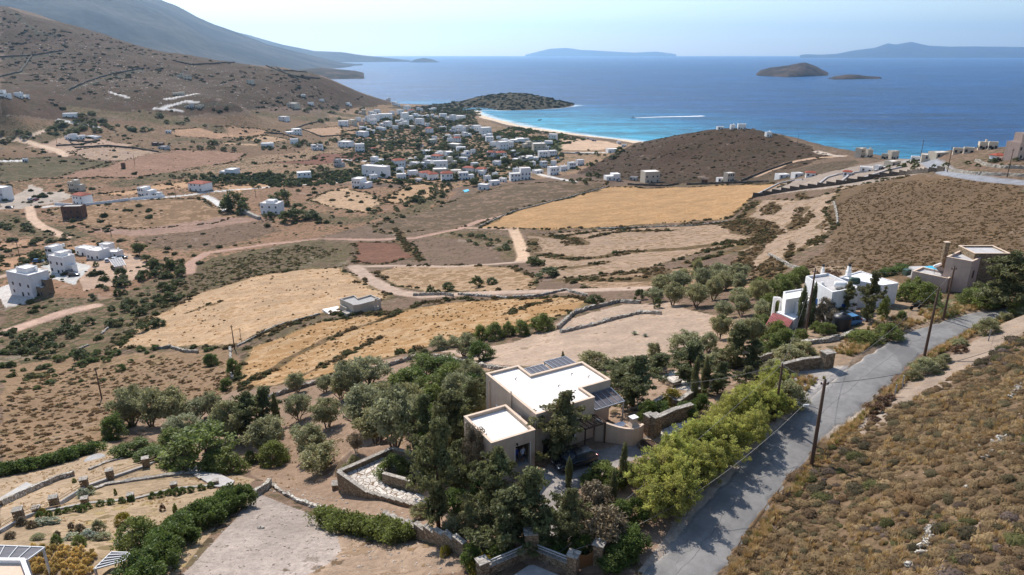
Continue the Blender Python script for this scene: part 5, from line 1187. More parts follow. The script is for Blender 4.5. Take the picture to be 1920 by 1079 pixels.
# ------------------------------------------------------------------ sunken patio left of the villa
pw = [np.array(at_z(u, v, 56.6)[:2]) for u, v in ((634,883),(735,840),(800,862),(760,905),(705,925),(690,920))]
m = MB(); pp_ = [tuple(q) for q in pw]; m.prism(ccw(pp_), 54, 56.0); tag(m.build('patio', M['paving']), 'crazy paved patio sunk behind a pale parapet', None, None, 'structure')
r = empty('parapet_wall', (*pw[0], 54), 0, 'pale slab capped stone parapet around the paved patio', 'wall')
def rel(ln): q = np.array([(p[0]-pw[0][0], p[1]-pw[0][1], 0) for p in ln]); return q
def raw_wall(parent, a, b, z0, za, zb, w_, mat, cap, name='wall'):
    a = Vector((a[0]-parent.location.x, a[1]-parent.location.y, 0)); b = Vector((b[0]-parent.location.x, b[1]-parent.location.y, 0)); d = (b-a).normalized(); n = Vector((-d.y, d.x, 0))*w_/2; oz = parent.location.z
    def pr(k, zlo, zhi): return [(p.x, p.y, zlo[i]-oz) for i, p in enumerate((a-n*k, b-n*k, b+n*k, a+n*k))]+[(p.x, p.y, zhi[i]-oz) for i, p in enumerate((a-n*k, b-n*k, b+n*k, a+n*k))]
    F = [(3,2,1,0),(4,5,6,7),(0,1,5,4),(1,2,6,5),(2,3,7,6),(3,0,4,7)]
    m = MB().add(pr(1, [z0]*4, [za, zb, zb, za]), F); o = m.build(name, mat, parent)
    if cap: MB().add(pr(1.2, [za+.003, zb+.003, zb+.003, za+.003], [za+.08, zb+.08, zb+.08, za+.08]), F).build('coping', cap, parent)
    return o
raw_wall(r, pw[0], pw[1], 52.5, 56.5, 56.55, .42, M['stone'], M['slab']); raw_wall(r, pw[1], pw[2], 53, 56.55, 57.0, .4, M['stone'], M['slab']); 
q0 = pw[0]; q1 = pw[5]; q2 = np.array(at_z(745, 940, 57.2)[:2]); q3 = np.array(at_z(800, 949, 58.0)[:2])
raw_wall(r, q0, q1, 52.5, 56.5, 56.4, .42, M['stone'], M['slab'])
for k in range(8):
    a = q1+(q3-q1)*k/8; b = q1+(q3-q1)*(k+1)/8; raw_wall(r, a, b, 52.5, 56.5+.17*k, 56.5+.17*k, .36, M['stone'], M['slab'])
for k in range(8):   # steps
    a = q1+(q3-q1)*k/8; b = q1+(q3-q1)*(k+1)/8; n_ = np.array([-(q3-q1)[1], (q3-q1)[0]]); n_ /= np.linalg.norm(n_); n_ *= 1.9
    s = MB(); s.prism(ccw([tuple(a+n_*.1), tuple(b+n_*.1), tuple(b+n_), tuple(a+n_)]), 54.5, 56.15+.2*k); tag(s.build('steps', M['paving']), 'pale stone steps climbing from the patio to the villa', None, None, 'structure')
a, b = q1+np.array([1.2, 2.4]), q3+np.array([.9, 2.0]); r2 = empty('retaining_wall', (*a, 56), 0, 'low stone retaining wall above the patio steps', 'wall'); raw_wall(r2, a, b, 54, 57.1, 58.6, .4, M['stone'], M['slab'])
pillar(632, 915, 1.0, .6, 'squat stone planter block at the outer corner of the patio', R(10))
# ------------------------------------------------------------------ walls of the plot and the entrance
wall_px('boundary_wall', [(505,908),(530,925),(560,942),(600,955)], .35, .4, M['drystone'], 'pale low kerb of stones along the gravel yard', jit=.06)
def slabwall(name, ln, h_, w_, label, n):
    P_ = resamp(ln[:, :2], n+1); r = empty(name, (*P_[n//2], float(hs(*P_[n//2]))), 0, label, 'wall'); rs = np.random.RandomState(n)
    for k in range(n):
        zg = float(hs(*((P_[k]+P_[k+1])/2))); raw_wall(r, P_[k], P_[k+1], zg-.5, zg+h_*(1+.15*rs.randn()*.5), zg+h_, w_, M['stone'], M['slab'], 'wall')
    return r
slabwall('boundary_wall', line([(722,985),(770,1005),(830,1022),(872,1042)], 10), 1.3, .4, 'stepped stone boundary wall above the bare lower slope', 9)
CP_ = hit(996, 1052)
def rail_wall(a, b, label, mat='railw'):
    za, zb = float(hs(*a)), float(hs(*b)); r = empty('entrance_wall', (*((np.array(a)+np.array(b))/2), min(za, zb)), 0, label, 'wall'); raw_wall(r, a, b, min(za, zb)-.6, za+.75, zb+.75, .36, M['stone'], M['slab'])
    n = 3
    for k in range(2):
        m = MB(); m.bar((a[0]-r.location.x, a[1]-r.location.y, za+1.0+.22*k-r.location.z), (b[0]-r.location.x, b[1]-r.location.y, zb+1.0+.22*k-r.location.z), .08); m.build('rail', M['rail'], r)
    return r
cA = np.array(at_z(996, 1040, 63.3)[:2]); cB = np.array(at_z(905, 1079, 63.4)[:2]); cC = np.array(at_z(1074, 1075, 63.4)[:2]); cD = np.array(at_z(1122, 1058, 63.5)[:2])
def bigpillar(X, Y, Z, s, h_, label, rz=0, wide=1.0, lamp=False):
    r = empty('stone_pillar', (X, Y, Z), rz); s2 = s/2; MB().box(-s2*wide, s2*wide, -s2, s2, -.6, h_).build('shaft', M['stone'], r, bev=.02); MB().box(-s2*wide-.08, s2*wide+.08, -s2-.08, s2+.08, h_+.003, h_+.1).build('cap', M['slab'], r, bev=.01)
    if lamp: MB().lathe([(.05, 0), (.05, .22), (.08, .24), (.08, .32), (.02, .36)], 10, (0, 0, h_+.1)).build('lamp', M['steel'], r)
    return tag(r, label, 'pillar')
bigpillar(*cA, 63.3, .75, 2.1, 'broad stone pillar with angled slate cap at the apex of the entrance walls', R(5), 1.4); bigpillar(*cB, 63.4, .75, 1.3, 'stone pillar at the lower left end of the entrance wall', R(30))
bigpillar(*cC, 63.4, .75, 1.7, 'stone gate pillar left of the wooden gate, lamp on top', R(-25), 1, True); bigpillar(*cD, 63.5, .75, 1.9, 'stone gate pillar right of the wooden gate, beside the road', R(-25), 1, True)
rail_wall(tuple(cB), tuple(cA), 'stone entrance wall with pale rails rising to the apex pillar'); rail_wall(tuple(cA), tuple(cC), 'stone entrance wall with pale rails running down to the gate pillar')
r = empty('wooden_gate', (*((cC+cD)/2), 63.5), math.atan2(*(cD-cC)[::-1]), 'brown slatted wooden gate between two stone pillars', 'gate'); gw = float(np.linalg.norm(cD-cC))-.8
m = MB(); n = 11
for k in range(n): x = -gw/2+gw*(k+.5)/n; m.box(x-gw/n*.38, x+gw/n*.38, -.02, .02, .1, 1.15+.25*abs(k-n/2)/n*2)
m.build('slats', M['wood'], r); MB().box(-gw/2, gw/2, .022, .07, .3, .4).box(-gw/2, gw/2, .022, .07, .95, 1.05).build('rails', M['wood'], r)
m = MB(); m.prism(ccw([tuple(at_z(u, v, 63.45)[:2]) for u, v in ((940,1095),(990,1062),(1000,1060),(1060,1085),(1060,1110),(940,1110))]), 62.8, 63.5); tag(m.build('driveway', M['concrete']), 'concrete driveway inside the entrance walls', None, None, 'structure')
wall_px('boundary_wall', [(1462,704),(1500,694),(1536,690)], 1.4, .45, M['stone'], 'long brown stone wall at the upper driveway', cap=M['slab'])
r_ = hit(1548, 690); bigpillar(r_[0], r_[1], r_[2], 1.0, 2.0, 'square stone pier with letter box at the top corner of the plot', R(20), 1.3); 
wall_px('boundary_wall', [(1300,688),(1360,690),(1410,684),(1450,672)], .9, .3, M['drystone'], 'low stone wall along the upper edge of the plot')
wall_px('boundary_wall', [(385,790),(440,768),(500,748),(560,730),(640,706),(720,690),(790,668)], .7, .4, M['drystone'], 'grey dry-stone wall climbing above the olive trees', jit=.1)
wall_px('boundary_wall', [(790,668),(830,672),(890,686),(960,698)], .6, .4, M['drystone'], 'dry-stone wall between the round shrubs and the bare lot', jit=.08)
for k, (pp, h_, lb) in enumerate((([(1240,590),(1200,588),(1150,600),(1110,612),(1050,625)], .6, 'dry-stone wall under the olive grove, at the bare lot'), ([(1045,618),(1075,590),(1100,582),(1160,568),(1200,570)], .8, 'curving dry-stone wall around the upper edge of the bare lot'),
    ([(775,555),(830,553),(850,556)], .8, 'short dark dry-stone wall beside the dirt track'), ([(860,553),(950,560),(1010,556),(1060,545),(1100,556)], .6, 'long dry-stone wall between the dirt track and the golden field'),
    ([(288,656),(320,652),(345,660),(372,662)], .7, 'pale tumbled dry-stone wall on the brown slope'), ([(432,655),(433,685)], .8, 'upright pale dry-stone wall beside the wooden pole'), ([(435,700),(436,712)], .7, 'short stub of pale dry-stone wall below the pole'),
    ([(190,628),(210,610)], .5, 'small heap of pale stones in a row on the green slope'), ([(150,655),(165,648)], .5, 'few pale stones in a row among the bushes'), ([(445,650),(520,612),(600,590)], .5, 'low dry-stone wall running down from the concrete house'),
    ([(1563,380),(1568,400),(1570,420)], .7, 'pale broken stone wall down the gullied slope'), ([(1440,478),(1480,500),(1500,508)], .7, 'rough stone wall at the head of the olive grove'), ([(1465,650),(1520,645),(1560,640),(1600,628)], .6, 'garden wall below the white house, along its yard'),
    ([(1120,430),(1300,424),(1365,416)], .5, 'low dark wall at the lower edge of the orange field'), ([(900,425),(960,398),(1050,375),(1140,351)], .6, 'pale dry-stone wall along the upper left edge of the orange field'))):
    wall_px('dry_stone_wall', pp, h_, .5, M['drystone'], lb, jit=.1)
# the broken stone pile in the scrub, bottom right
def stone_pile(pp, n, s, wd, label):
    ln = resamp(line(pp, 8), n); rs = np.random.RandomState(n); m = MB(); o0 = ln[n//2]
    for k in range(n*3):
        i = k % n; S = s*(.5+rs.rand()); c_ = ln[i]-o0+np.array([rs.normal()*wd, rs.normal()*wd*.4, 0]); c_[2] = float(hs(ln[i][0], ln[i][1]))-o0[2]+(k//n)*s*.35+.05
        T = Matrix.Translation(c_) @ Euler((rs.normal()*.3, rs.normal()*.3, rs.rand()*6)).to_matrix().to_4x4(); m.box(-S*.8, S*.8, -S*.45, S*.45, -S*.2, S*.22, T)
    o = m.build('stone_pile', M['drystone'], bev=.02); o.location = o0; tag(o, label, 'stone pile')
stone_pile([(1728,1036),(1742,1010),(1752,988)], 17, .22, .22, 'tumbled row of pale flat stones in the foreground scrub'); stone_pile([(1862,838),(1875,832),(1888,822)], 9, .24, .25, 'small pile of pale stones high on the scrub slope'); stone_pile([(1848,862),(1862,850)], 5, .2, .2, 'few pale stones below the highest stone pile'); stone_pile([(1905,745),(1915,725)], 8, .25, .3, 'pile of pale stones at the right edge, above the scrub')
def rock(u, v, s, label): 
    h = hit(u, v); rs = np.random.RandomState(int(u)); bm = bmesh.new(); bmesh.ops.create_icosphere(bm, subdivisions=2, radius=1)
    for q in bm.verts: q.co = Vector((q.co.x*s, q.co.y*s*.7, q.co.z*s*.5))*(1+rs.normal()*.12)
    me = bpy.data.meshes.new('rock'); bm.to_mesh(me); bm.free(); me.materials.append(M['drystone']); o = bpy.data.objects.new('rock', me); C.objects.link(o); o.location = (h[0], h[1], h[2]+s*.15); tag(o, label, 'rock')
rock(489, 991, .35, 'single rock lying on the gravel yard'); rock(1705, 1060, .4, 'pale flat rock in the scrub at the bottom right'); rock(1815, 915, .3, 'small pale rock in the scrub below the stone piles'); rock(1910, 735, .5, 'pale rock at the upper right edge of the scrub')
# ------------------------------------------------------------------ lower left garden
PL = []
for k, (u, v) in enumerate(((38,977),(104,952),(160,916),(208,899),(275,876),(331,852))):
    PL.append(hit(u, v)); X, Y, Z = PL[-1]; r = empty('stone_pillar', (X, Y, Z), R(25)); MB().box(-.4,.4,-.4,.4,-.5,1.35).build('shaft', M['stone'], r, bev=.02); MB().box(-.45,.45,-.45,.45,1.353,1.43).build('cap', M['slab'], r, bev=.01)
    r['category'] = 'pillar'; REG.append((r, 'square stone pillar with slab cap', 'in upper garden fence', u, 'pillars of the upper garden fence'))
def run(a, b, nm, label, h_, nr, mat='railw'):
    r = empty(nm, tuple(a), 0, label, 'fence'); raw_wall(r, a, b, min(a[2], b[2])-.5, a[2]+h_, b[2]+h_, .3, M['concrete'], None)
    for k in range(nr):
        m = MB(); m.bar((0, 0, h_+.3+.32*k), tuple(Vector(b)-Vector(a)+Vector((0, 0, h_+.3+.32*k))), .06); m.build('rail', M['railw'], r)
PL0 = hit(0, 1000)
run(PL0, PL[0], 'garden_fence', 'railed garden fence run ending at the lowest pillar', .3, 2)
for k in range(5): run(PL[k], PL[k+1], 'garden_fence', 'railed garden fence run between the %s and %s pillar from the left' % (ORD[k], ORD[k+1]), .35, 2)
QL = []
for k, (u, v) in enumerate(((70,963),(160,945),(246,938),(327,917),(405,911))):
    QL.append(hit(u, v)); X, Y, Z = QL[-1]; r = empty('stone_pillar', (X, Y, Z), R(20)); MB().box(-.33,.33,-.33,.33,-.5,.75).build('shaft', M['stone'], r, bev=.02); MB().box(-.38,.38,-.38,.38,.753,.83).build('cap', M['slab'], r, bev=.01)
    r['category'] = 'pillar'; REG.append((r, 'low stone pillar', 'in fence row behind clipped balls', u, 'pillars of the lower garden fence'))
for k in range(4): run(QL[k], QL[k+1], 'garden_fence', 'low railed fence run behind the clipped balls, %s from the left' % ORD[k], .15, 1)
wall_px('garden_wall', [(178,918),(200,910),(280,898),(362,887)], .3, .5, M['slab'], 'pale flat garden wall slanting below the upper fence'); wall_px('garden_wall', [(362,887),(372,895),(378,900)], .3, .5, M['slab'], 'short stub of wall beside the concrete ramp')
wall_px('garden_wall', [(168,882),(200,868),(262,852),(272,856)], .25, .4, M['slab'], 'pale terrace edging above the upper fence'); wall_px('garden_wall', [(0,950),(60,922),(110,900),(140,892)], .7, .4, M['drystone'], 'grey retaining wall beside the gravel ramp at the left edge')
wall_px('garden_wall', [(476,932),(500,918),(507,908)], .8, .5, M['drystone'], 'light stone wall at the corner of the gravel yard'); wall_px('garden_wall', [(330,855),(345,862),(352,868)], .4, .4, M['slab'], 'short wall below the topmost fence pillar')
paving('ramp', [(335,872),(362,868),(440,905),(430,918),(400,915)], 'concrete ramp at the top of the lower garden', 'concrete', .25); paving('ramp', [(0,935),(50,905),(66,912),(0,952)], 'grey gravel ramp at the left edge', 'concrete', .1)
h = hit(178, 861); r = MB().lathe([(1.3, -.3), (1.3, .07), (1.15, .09)], 28).build('concrete_disc', M['concrete']); r.location = h; tag(r, 'pale round concrete lid in the dry garden', 'lid')
BALLS = [(75,968),(93,966),(110,963),(126,960),(143,957),(154,958),(166,952),(188,947),(208,944),(229,941),(247,938),(286,932),(302,930),(318,926),(332,926),(342,923),(358,921),(377,917),(396,913)]
for u, v in BALLS: s_ = 17 if u in (332, 154) else 14; plant_px('ball', u, v+2, s_, s_*.95, 'clipped shrub', 'round dark clipped shrub', 'in the row along the lower garden fence', 'clipped ball shrubs in a row', 'shrub')
h = hit(262, 1028); plant_px('shrub', 262, 1030, 78, 66, 'garden_tree', 'small bright green tree', 'beside the slatted roof in the lower garden', None)
rs = np.random.RandomState(5)
for k in range(44):
    i, j = k % 9, k//9; u = 62+i*13.5+rs.normal()*2+(j % 2)*5; v = 1024+j*11+rs.normal()*2+i*.8
    plant_px('tuft', u, v+5, 12.5, 12, 'ornamental_grass', 'golden tufted ornamental grass', 'in the planted block beside the white house', 'golden grass tufts in rows', 'grass', z=None); REG[-1][0].data = REG[-1][0].data
for u, v, w_, h_, k_ in ((107,1022,20,24,'shrub'),(150,1024,26,24,'shrub'),(186,1000,22,30,'olshrub'),(152,1000,18,20,'greyshrub'),(232,985,34,26,'mustard'),(132,1012,26,12,'silver'),(162,1010,30,16,'silver'),(190,1012,30,14,'olshrub'),(225,1020,26,12,'silver'),(75,985,30,14,'silver'),(100,982,26,14,'silver'),(60,990,16,16,'greyshrub'),(70,1012,26,12,'olshrub'),(108,1008,14,14,'greyshrub'),(135,995,12,18,'greyshrub'),(40,985,18,18,'greyshrub'),(20,1010,20,14,'greyshrub'),(155,932,22,18,'silver'),(170,925,16,16,'olshrub'),(217,928,6,14,'shrub'),(330,965,10,24,'shrub'),(305,958,12,16,'brownbush'),(140,905,8,10,'shrub'),(240,1012,30,14,'silver'),(80,965,16,14,'mustard')):
    plant_px(k_, u, v, w_, h_, 'garden_shrub', {'shrub': 'small green shrub', 'olshrub': 'grey-green low shrub', 'greyshrub': 'dry greyish shrub', 'mustard': 'yellow-green shrub', 'silver': 'silvery ground-hugging shrub', 'brownbush': 'brown withered shrub'}[k_], 'in the dry lower garden', None, 'shrub')
# big dark hedge of the lower garden
def hedge(name, label, pp, w_, h_, mat, seed, nl=26000, leaf=.14):
    ln = resamp(line(pp, 12), 60); rs = np.random.RandomState(seed); nc = int(len(ln)*4); k = rs.randint(0, len(ln), nc); c = ln[k].copy(); a = rs.rand(nc)*2*math.pi; q = rs.rand(nc)**.5
    wd = w_*(1+.2*np.sin(k*.35+1)); hh = h_*(1+.18*np.sin(k*.5)); c[:, 0] += np.cos(a)*q*wd/2; c[:, 1] += np.sin(a)*q*wd/2; c[:, 2] = hs(c[:, 0], c[:, 1])+hh*(.15+.75*np.sqrt(np.maximum(0, 1-q*q*.85)))*(.85+.15*rs.rand(nc)); r = .3+.25*rs.rand(nc)
    i = rs.randint(0, nc, nl); g = rs.normal(size=(nl, 3)); g /= np.linalg.norm(g, axis=1, keepdims=True); p = c[i]+g*(rs.rand(nl, 1)**.4)*r[i][:, None]*1.25
    i2 = rs.randint(0, nc, nl//3); p2 = c[i2].copy(); p2[:, 2] = hs(p2[:, 0], p2[:, 1])+(c[i2, 2]-hs(p2[:, 0], p2[:, 1]))*rs.rand(len(i2)); p = np.concatenate([p, p2+rs.normal(size=p2.shape)*.15])
    lv = np.concatenate([rs.rand(nc)[i]*.6+rs.rand(nl)*.4, rs.rand(len(i2))*.5]); v, f, l = leaves(p, leaf, rs, .5, lv, 1.6); o0 = ln[30]; v = v-o0
    o = mesh_np(name, v, f, mat, attrs={'Lv': l}); o.location = o0; tag(o, label, 'hedge'); return o
hedge('hedge', 'broad dark green hedge between lower garden and gravel yard', [(452,945),(420,960),(380,985),(340,1010),(318,1045),(290,1075),(262,1100)], 3.4, 2.3, LM['deep'], 5, 46000)
hedge('hedge', 'dark green hedge bordering the dry slope at the left edge', [(0,890),(60,880),(110,868),(160,850),(180,846)], 2.6, 1.5, LM['deep'], 6, 16000, .18)
hedge('hedge', 'long green bushy hedge below the bare slope, left of the boundary wall', [(605,980),(640,992),(680,1000),(730,1010),(755,1014)], 2.4, 1.6, LM['green'], 7, 16000)
# white house and slatted roofs at the bottom left corner
z_ = 63.2; wp = W(z_, (-60,1045),(2,1043),(46,1046),(60,1079),(70,1110),(-60,1110)); root = empty('white_house', (wp[2][0], wp[2][1], 60), 0, 'corner of a white flat-roofed house at the bottom left', 'house'); block(root, [wp[0], wp[2], wp[4], wp[5]], 59, z_, M['white'], M['creamcap'], .3, .3)
pp_ = W(62.9, (-40,1022),(84,1027),(52,1050),(-40,1046)); pergola('grey panelled pergola roof attached to the white corner house', pp_, 62.9, 10, 0, M['slat'], M['rail'], (1, 2), slw=.92)
pp_ = W(61.6, (209,1036),(248,1037),(233,1052),(176,1068)); pergola('tilted grey slatted roof beside the big hedge', [pp_[3], pp_[0], pp_[1], pp_[2]], 61.6, 10, 0, M['slat'], M['rail'], (0,), slw=.92)
# ------------------------------------------------------------------ poles, lamp and wires
TOPS = {}
def pole(u, v, h_, label, key=None, group=None, lamp=False, r0=.15, off=(0, 0)):
    X, Y, Z = hit(u, v); r = empty('utility_pole', (X, Y, Z), 0); MB().tube([(0, 0, -.5), (0, 0, h_*.5), (0, 0, h_)], [r0, r0*.85, r0*.65], 9).build('shaft', M['pole'], r, smooth=True)
    m = MB(); m.bar((-.35, 0, h_-.35), (.35, 0, h_-.35), .08); m.build('crossarm', M['woodd'], r)
    for x in (-.3, 0, .3): MB().lathe([(.05, 0), (.07, .05), (.04, .12)], 8, (x, 0, h_-.3 if x else h_)).build('insulator', M['dark'], r)
    if lamp:
        a = empty('lamp_arm', (0, 0, 0)); a.parent = r; MB().tube([(0, 0, h_*.66), (-.5, .05, h_*.69), (-1.05, .1, h_*.7)], .03).build('tube', M['steel'], a); MB().box(-1.5, -1.0, .02, .18, h_*.695, h_*.72).build('lamp_head', M['rail'], a, bev=.02)
    TOPS[key or label] = Vector((X, Y, Z+h_)); tag(r, label, 'pole', group); return r
pole(1521, 873, 8.6, 'tall brown wooden pole with a lamp arm at the near road edge', 'A', lamp=True, r0=.19); pole(1733, 668, 8.8, 'tall wooden pole on the verge beyond the bend of the road', 'B', r0=.17); pole(1768, 600, 7.6, 'wooden pole in front of the palm, across the road', 'C', r0=.16)
pole(1510, 630, 9.6, 'wooden pole standing before the white house and cypresses', 'D', r0=.16); pole(1452, 790, 6.4, 'dark wooden pole rising out of the yellow-green hedge', 'E', r0=.15); pole(191, 748, 6.8, 'lone wooden pole on the brown slope at the left', 'F', r0=.15); pole(440, 655, 6.4, 'wooden pole at the edge of the golden field', 'G', r0=.15)
pole(452, 638, 3.2, 'short thin post beside the pole at the golden field', 'g2', r0=.08)
for k, (u, v, h_) in enumerate(((209,443,7),(377,437,0),(37,482,7),(1776,323,9),(1725,300,9),(1888,333,9),(1495,270,7),(1329,240,8),(108,275,8),(253,310,8),(640,340,8),(1320,310,0),(840,290,7),(985,275,7),(425,240,7),(1008,262,7),(330,372,7),(480,372,7))):
    if h_: pole(u, v, h_, 'x', 'far%d' % k, 'far poles'); o = [q for q in C.objects if q.get('label') == 'x'][-1]; REG.append((o, 'thin distant power pole', 'standing among the fields and houses', u, 'distant power poles'))
def wire(a, b, sag, label, r=.02, mat='wire'):
    a = Vector(a); b = Vector(b); pts_ = [a.lerp(b, t_)-Vector((0, 0, 4*sag*t_*(1-t_))) for t_ in np.linspace(0, 1, 25)]; c = pts_[12]
    o = MB().tube([p-c for p in pts_], r, 4).build('power_cable', M[mat]); o.location = c; tag(o, label, 'cable')
gC = Vector((*cC, 65.5)); gL = Vector(at_z(1008, 1068, 64.2)); 
wire(TOPS['E'], gL, .5, 'thin pale cable dropping from the hedge pole to the entrance', .014); wire(TOPS['A']+Vector((0, 0, -.3)), gC, 2.4, 'pale cable sagging along the roadside hedge to the gate pillar', .016)
wire(TOPS['A']+Vector((0, 0, -.3)), Vector(at_y(1960, 618, 72)), 1.2, 'dark cable crossing the road to the right', .022, 'wired'); wire(TOPS['A'], TOPS['B'], .5, 'cable between the lamp pole and the pole at the bend', .015); wire(TOPS['B'], TOPS['C'], .3, 'cable between the bend pole and the palm pole', .015)
wire(TOPS['E'], TOPS['A'], .4, 'cable between the hedge pole and the lamp pole', .015); wire(TOPS['E'], Vector(at_y(1215, 722, 68)), .6, 'pale cable from the hedge pole towards the villa', .018); wire(TOPS['D'], TOPS['E'], .7, 'cable between the cypress pole and the hedge pole', .014); wire(TOPS['D'], TOPS['C'], .7, 'cable in front of the white house', .014); wire(TOPS['C'], Vector(at_y(1930, 490, 104)), .6, 'pale cable past the big dark cypress', .018)
# roadside posts and fence with a mesh gate
for k, (u, v) in enumerate(((1691,728),(1677,745),(1853,640),(1428,737))):
    h = hit(u, v); o = MB().tube([(0, 0, -.3), (0, 0, 1.5)], .07).build('fence_post', M['steel']); o.location = h; o['category'] = 'post'; REG.append((o, 'grey concrete fence post', 'beside the dirt track right of the road', u, 'roadside fence posts'))
# ------------------------------------------------------------------ the white house on the right
zr = 68.0; root = empty('white_house', (*hit(1652, 574)[:2], 64.6), 0, 'rambling whitewashed house with flat roofs and chimneys beyond the hedge, by the road bend', 'house')
def shadepoly(z, *pp): return W(z, *pp)
lp = block(root, shadepoly(68.0, (1573,520),(1614,508),(1685,531),(1655,535)), 63, 68.0, M['white'], M['whiteb'], .15, .18); opening(root, lp, 0, .4, 65, .9, 2, 'window')
pB = at_z(1560, 549, 68.2); lp = block(root, [at_z(1561,548,68.2)[:2], at_z(1612,539,68.2)[:2], at_z(1552,512,68.2)[:2], at_z(1511,518,68.2)[:2]], 62.5, 68.2, M['white'], M['gravroof'], .35, .22, names=('lower_wall', 'lower_roof'))
for i, f, z, w_, h_, k_ in ((0, .5, 65.6, .8, 1.0, 'shutter'), (3, .5, 65.4, .7, 1.1, 'shutter'), (1, .5, 65.4, .8, 1.0, 'window')): opening(root, lp, i, f, z, w_, h_, k_)
block(root, W(66.2, (1469,547),(1506,541),(1508,556),(1474,562)), 61.5, 66.2, M['white'], M['whiteb'], .2, .2, names=('wing_wall', 'wing_roof'))
block(root, W(65.6, (1482,560),(1508,552),(1525,560),(1500,571)), 61.5, 65.6, M['white'], M['gravroof'], .3, .2, names=('wing_wall', 'wing_roof'))
block(root, W(64.0, (1456,585),(1493,579),(1500,592),(1488,600)), 60.5, 64.0, M['white'], M['whiteb'], .1, .2, names=('porch_wall', 'porch_roof'))
ox, oy, oz = root.location
def chim(u, v, z, w_, h_, cap=True):
    q = at_z(u, v, z); MB().box(q[0]-ox-w_/2, q[0]-ox+w_/2, q[1]-oy-w_/2, q[1]-oy+w_/2, z-oz-.3, z-oz+h_*.55).box(q[0]-ox-w_*.36, q[0]-ox+w_*.36, q[1]-oy-w_*.36, q[1]-oy+w_*.36, z-oz+h_*.55, z-oz+h_).build('chimney', M['white'], root)
    if cap: MB().lathe([(.17, 0), (.2, .1), (.2, .35), (.05, .4)], 10, (q[0]-ox, q[1]-oy, z-oz+h_)).build('chimney_cap', M['blackp'], root)
chim(1590, 518, 67.9, .62, 1.55); chim(1542, 512, 68.0, .4, 1.0); chim(1541, 540, 67.5, .5, .9, False)
q = at_z(1580, 540, 68.0); m = MB().lathe([(.02, -.85), (.4, -.8), (.5, -.6), (.5, .6), (.4, .8), (.02, .85)], 14); o = m.build('water_tank', M['whiteb'], None, smooth=True); o.location = (q[0]-.4, q[1], 68.45); o.rotation_euler = (R(90), 0, R(70)); tag(o, 'white water tank lying on the roof of the white house', 'water tank')
m = MB().lathe([(.02, -.75), (.4, -.7), (.5, -.5), (.52, -.2), (.5, 0), (.52, .2), (.5, .5), (.4, .7), (.02, .75)], 14); o = m.build('water_tank', M['greent'], None, smooth=True); q = at_z(1601, 534, 68.0); o.location = (q[0], q[1], 68.6); o.rotation_euler = (R(90), 0, R(75)); tag(o, 'dark green water tank lying on the roof of the white house', 'water tank')
raw = empty('arched_garden_wall', (*hit(1460, 600)[:2], float(hs(*hit(1460, 600)[:2]))), 0, 'white garden wall with an arched opening left of the white house', 'wall'); ha = raw.location.copy()
a = Vector(at_z(1447, 585, 62.6)); b = Vector(at_z(1481, 580, 62.9)); d = (b-a); d.z = 0; L_ = d.length; T = Matrix.Translation((a.x-ha.x, a.y-ha.y, 0)) @ d.to_track_quat('X', 'Z').to_matrix().to_4x4()
m = MB(); zt = 65.0-ha.z; zb = 60.5-ha.z; m.box(0, .35, -.15, .15, zb, zt, T); m.box(1.15, L_, -.15, .15, zb, zt-1.0, T)
N = 10
for k in range(N): 
    x0, x1 = .35+.8*k/N, .35+.8*(k+1)/N; ar_ = lambda x: zt-.9+.4*math.sqrt(max(0, 1-((x-.75)/.4)**2)); 
    v = [Vector((x, y, z)) for x, z0_, z1_ in ((x0, ar_(x0), zt-.1*k/N), (x1, ar_(x1), zt-.1*(k+1)/N)) for y in (-.15, .15) for z in (z0_, z1_)]
    m.add([T @ q for q in v], [(0, 4, 5, 1), (2, 3, 7, 6), (1, 5, 7, 3), (0, 2, 6, 4)])
for k in range(N):
    x0, x1 = 1.15+(L_-1.15)*k/N, 1.15+(L_-1.15)*(k+1)/N; f = lambda x: zt-1.0+.9*max(0, 1-(x-1.15)/1.6)**1.5; m.add([T @ Vector(q) for q in ((x0,-.15,zt-1.002),(x1,-.15,zt-1.002),(x1,-.15,f(x1)),(x0,-.15,f(x0)),(x0,.15,zt-1.002),(x1,.15,zt-1.002),(x1,.15,f(x1)),(x0,.15,f(x0)))], [(0,1,2,3),(5,4,7,6),(3,2,6,7)])
m.build('wall', M['white'], raw)
r = empty('shed', (*hit(1448, 640)[:2], 61.5), 0, 'low shed with a faded red sheet roof below the white house', 'shed'); p4 = W(63.6, (1432,616),(1448,590),(1490,600),(1478,616)); r.location = (p4[0][0]+1.5, p4[0][1]+1, 61)
pl = [(q[0]-r.location.x, q[1]-r.location.y) for q in p4]; MB().prism(ccw(offset(ccw(pl), .15)), -1.5, 2.5).build('wall', M['greyw'], r)
m = MB(); a0, a1, a2, a3 = [Vector((*q, 2.6+(.25 if i in (1, 2) else 0))) for i, q in enumerate(pl)]
for k in range(16):
    p, q = a0.lerp(a3, k/16), a0.lerp(a3, (k+.55)/16); p2, q2 = a1.lerp(a2, k/16), a1.lerp(a2, (k+.55)/16); q3, q4 = a0.lerp(a3, (k+1)/16), a1.lerp(a2, (k+1)/16); up = Vector((0, 0, .06)); m.add([p, q+up, q2+up, p2, q3, q4], [(0, 1, 2, 3), (1, 4, 5, 2)])
m.build('roof', M['rust'], r)
pa = W(65.2, (1573,575),(1625,598)); r = empty('garden_wall', (*pa[0], 62), 0, 'plain white wall behind the black water tank', 'wall'); raw_wall(r, pa[0], pa[1], 61.5, 65.3, 65.0, .3, M['white'], None)
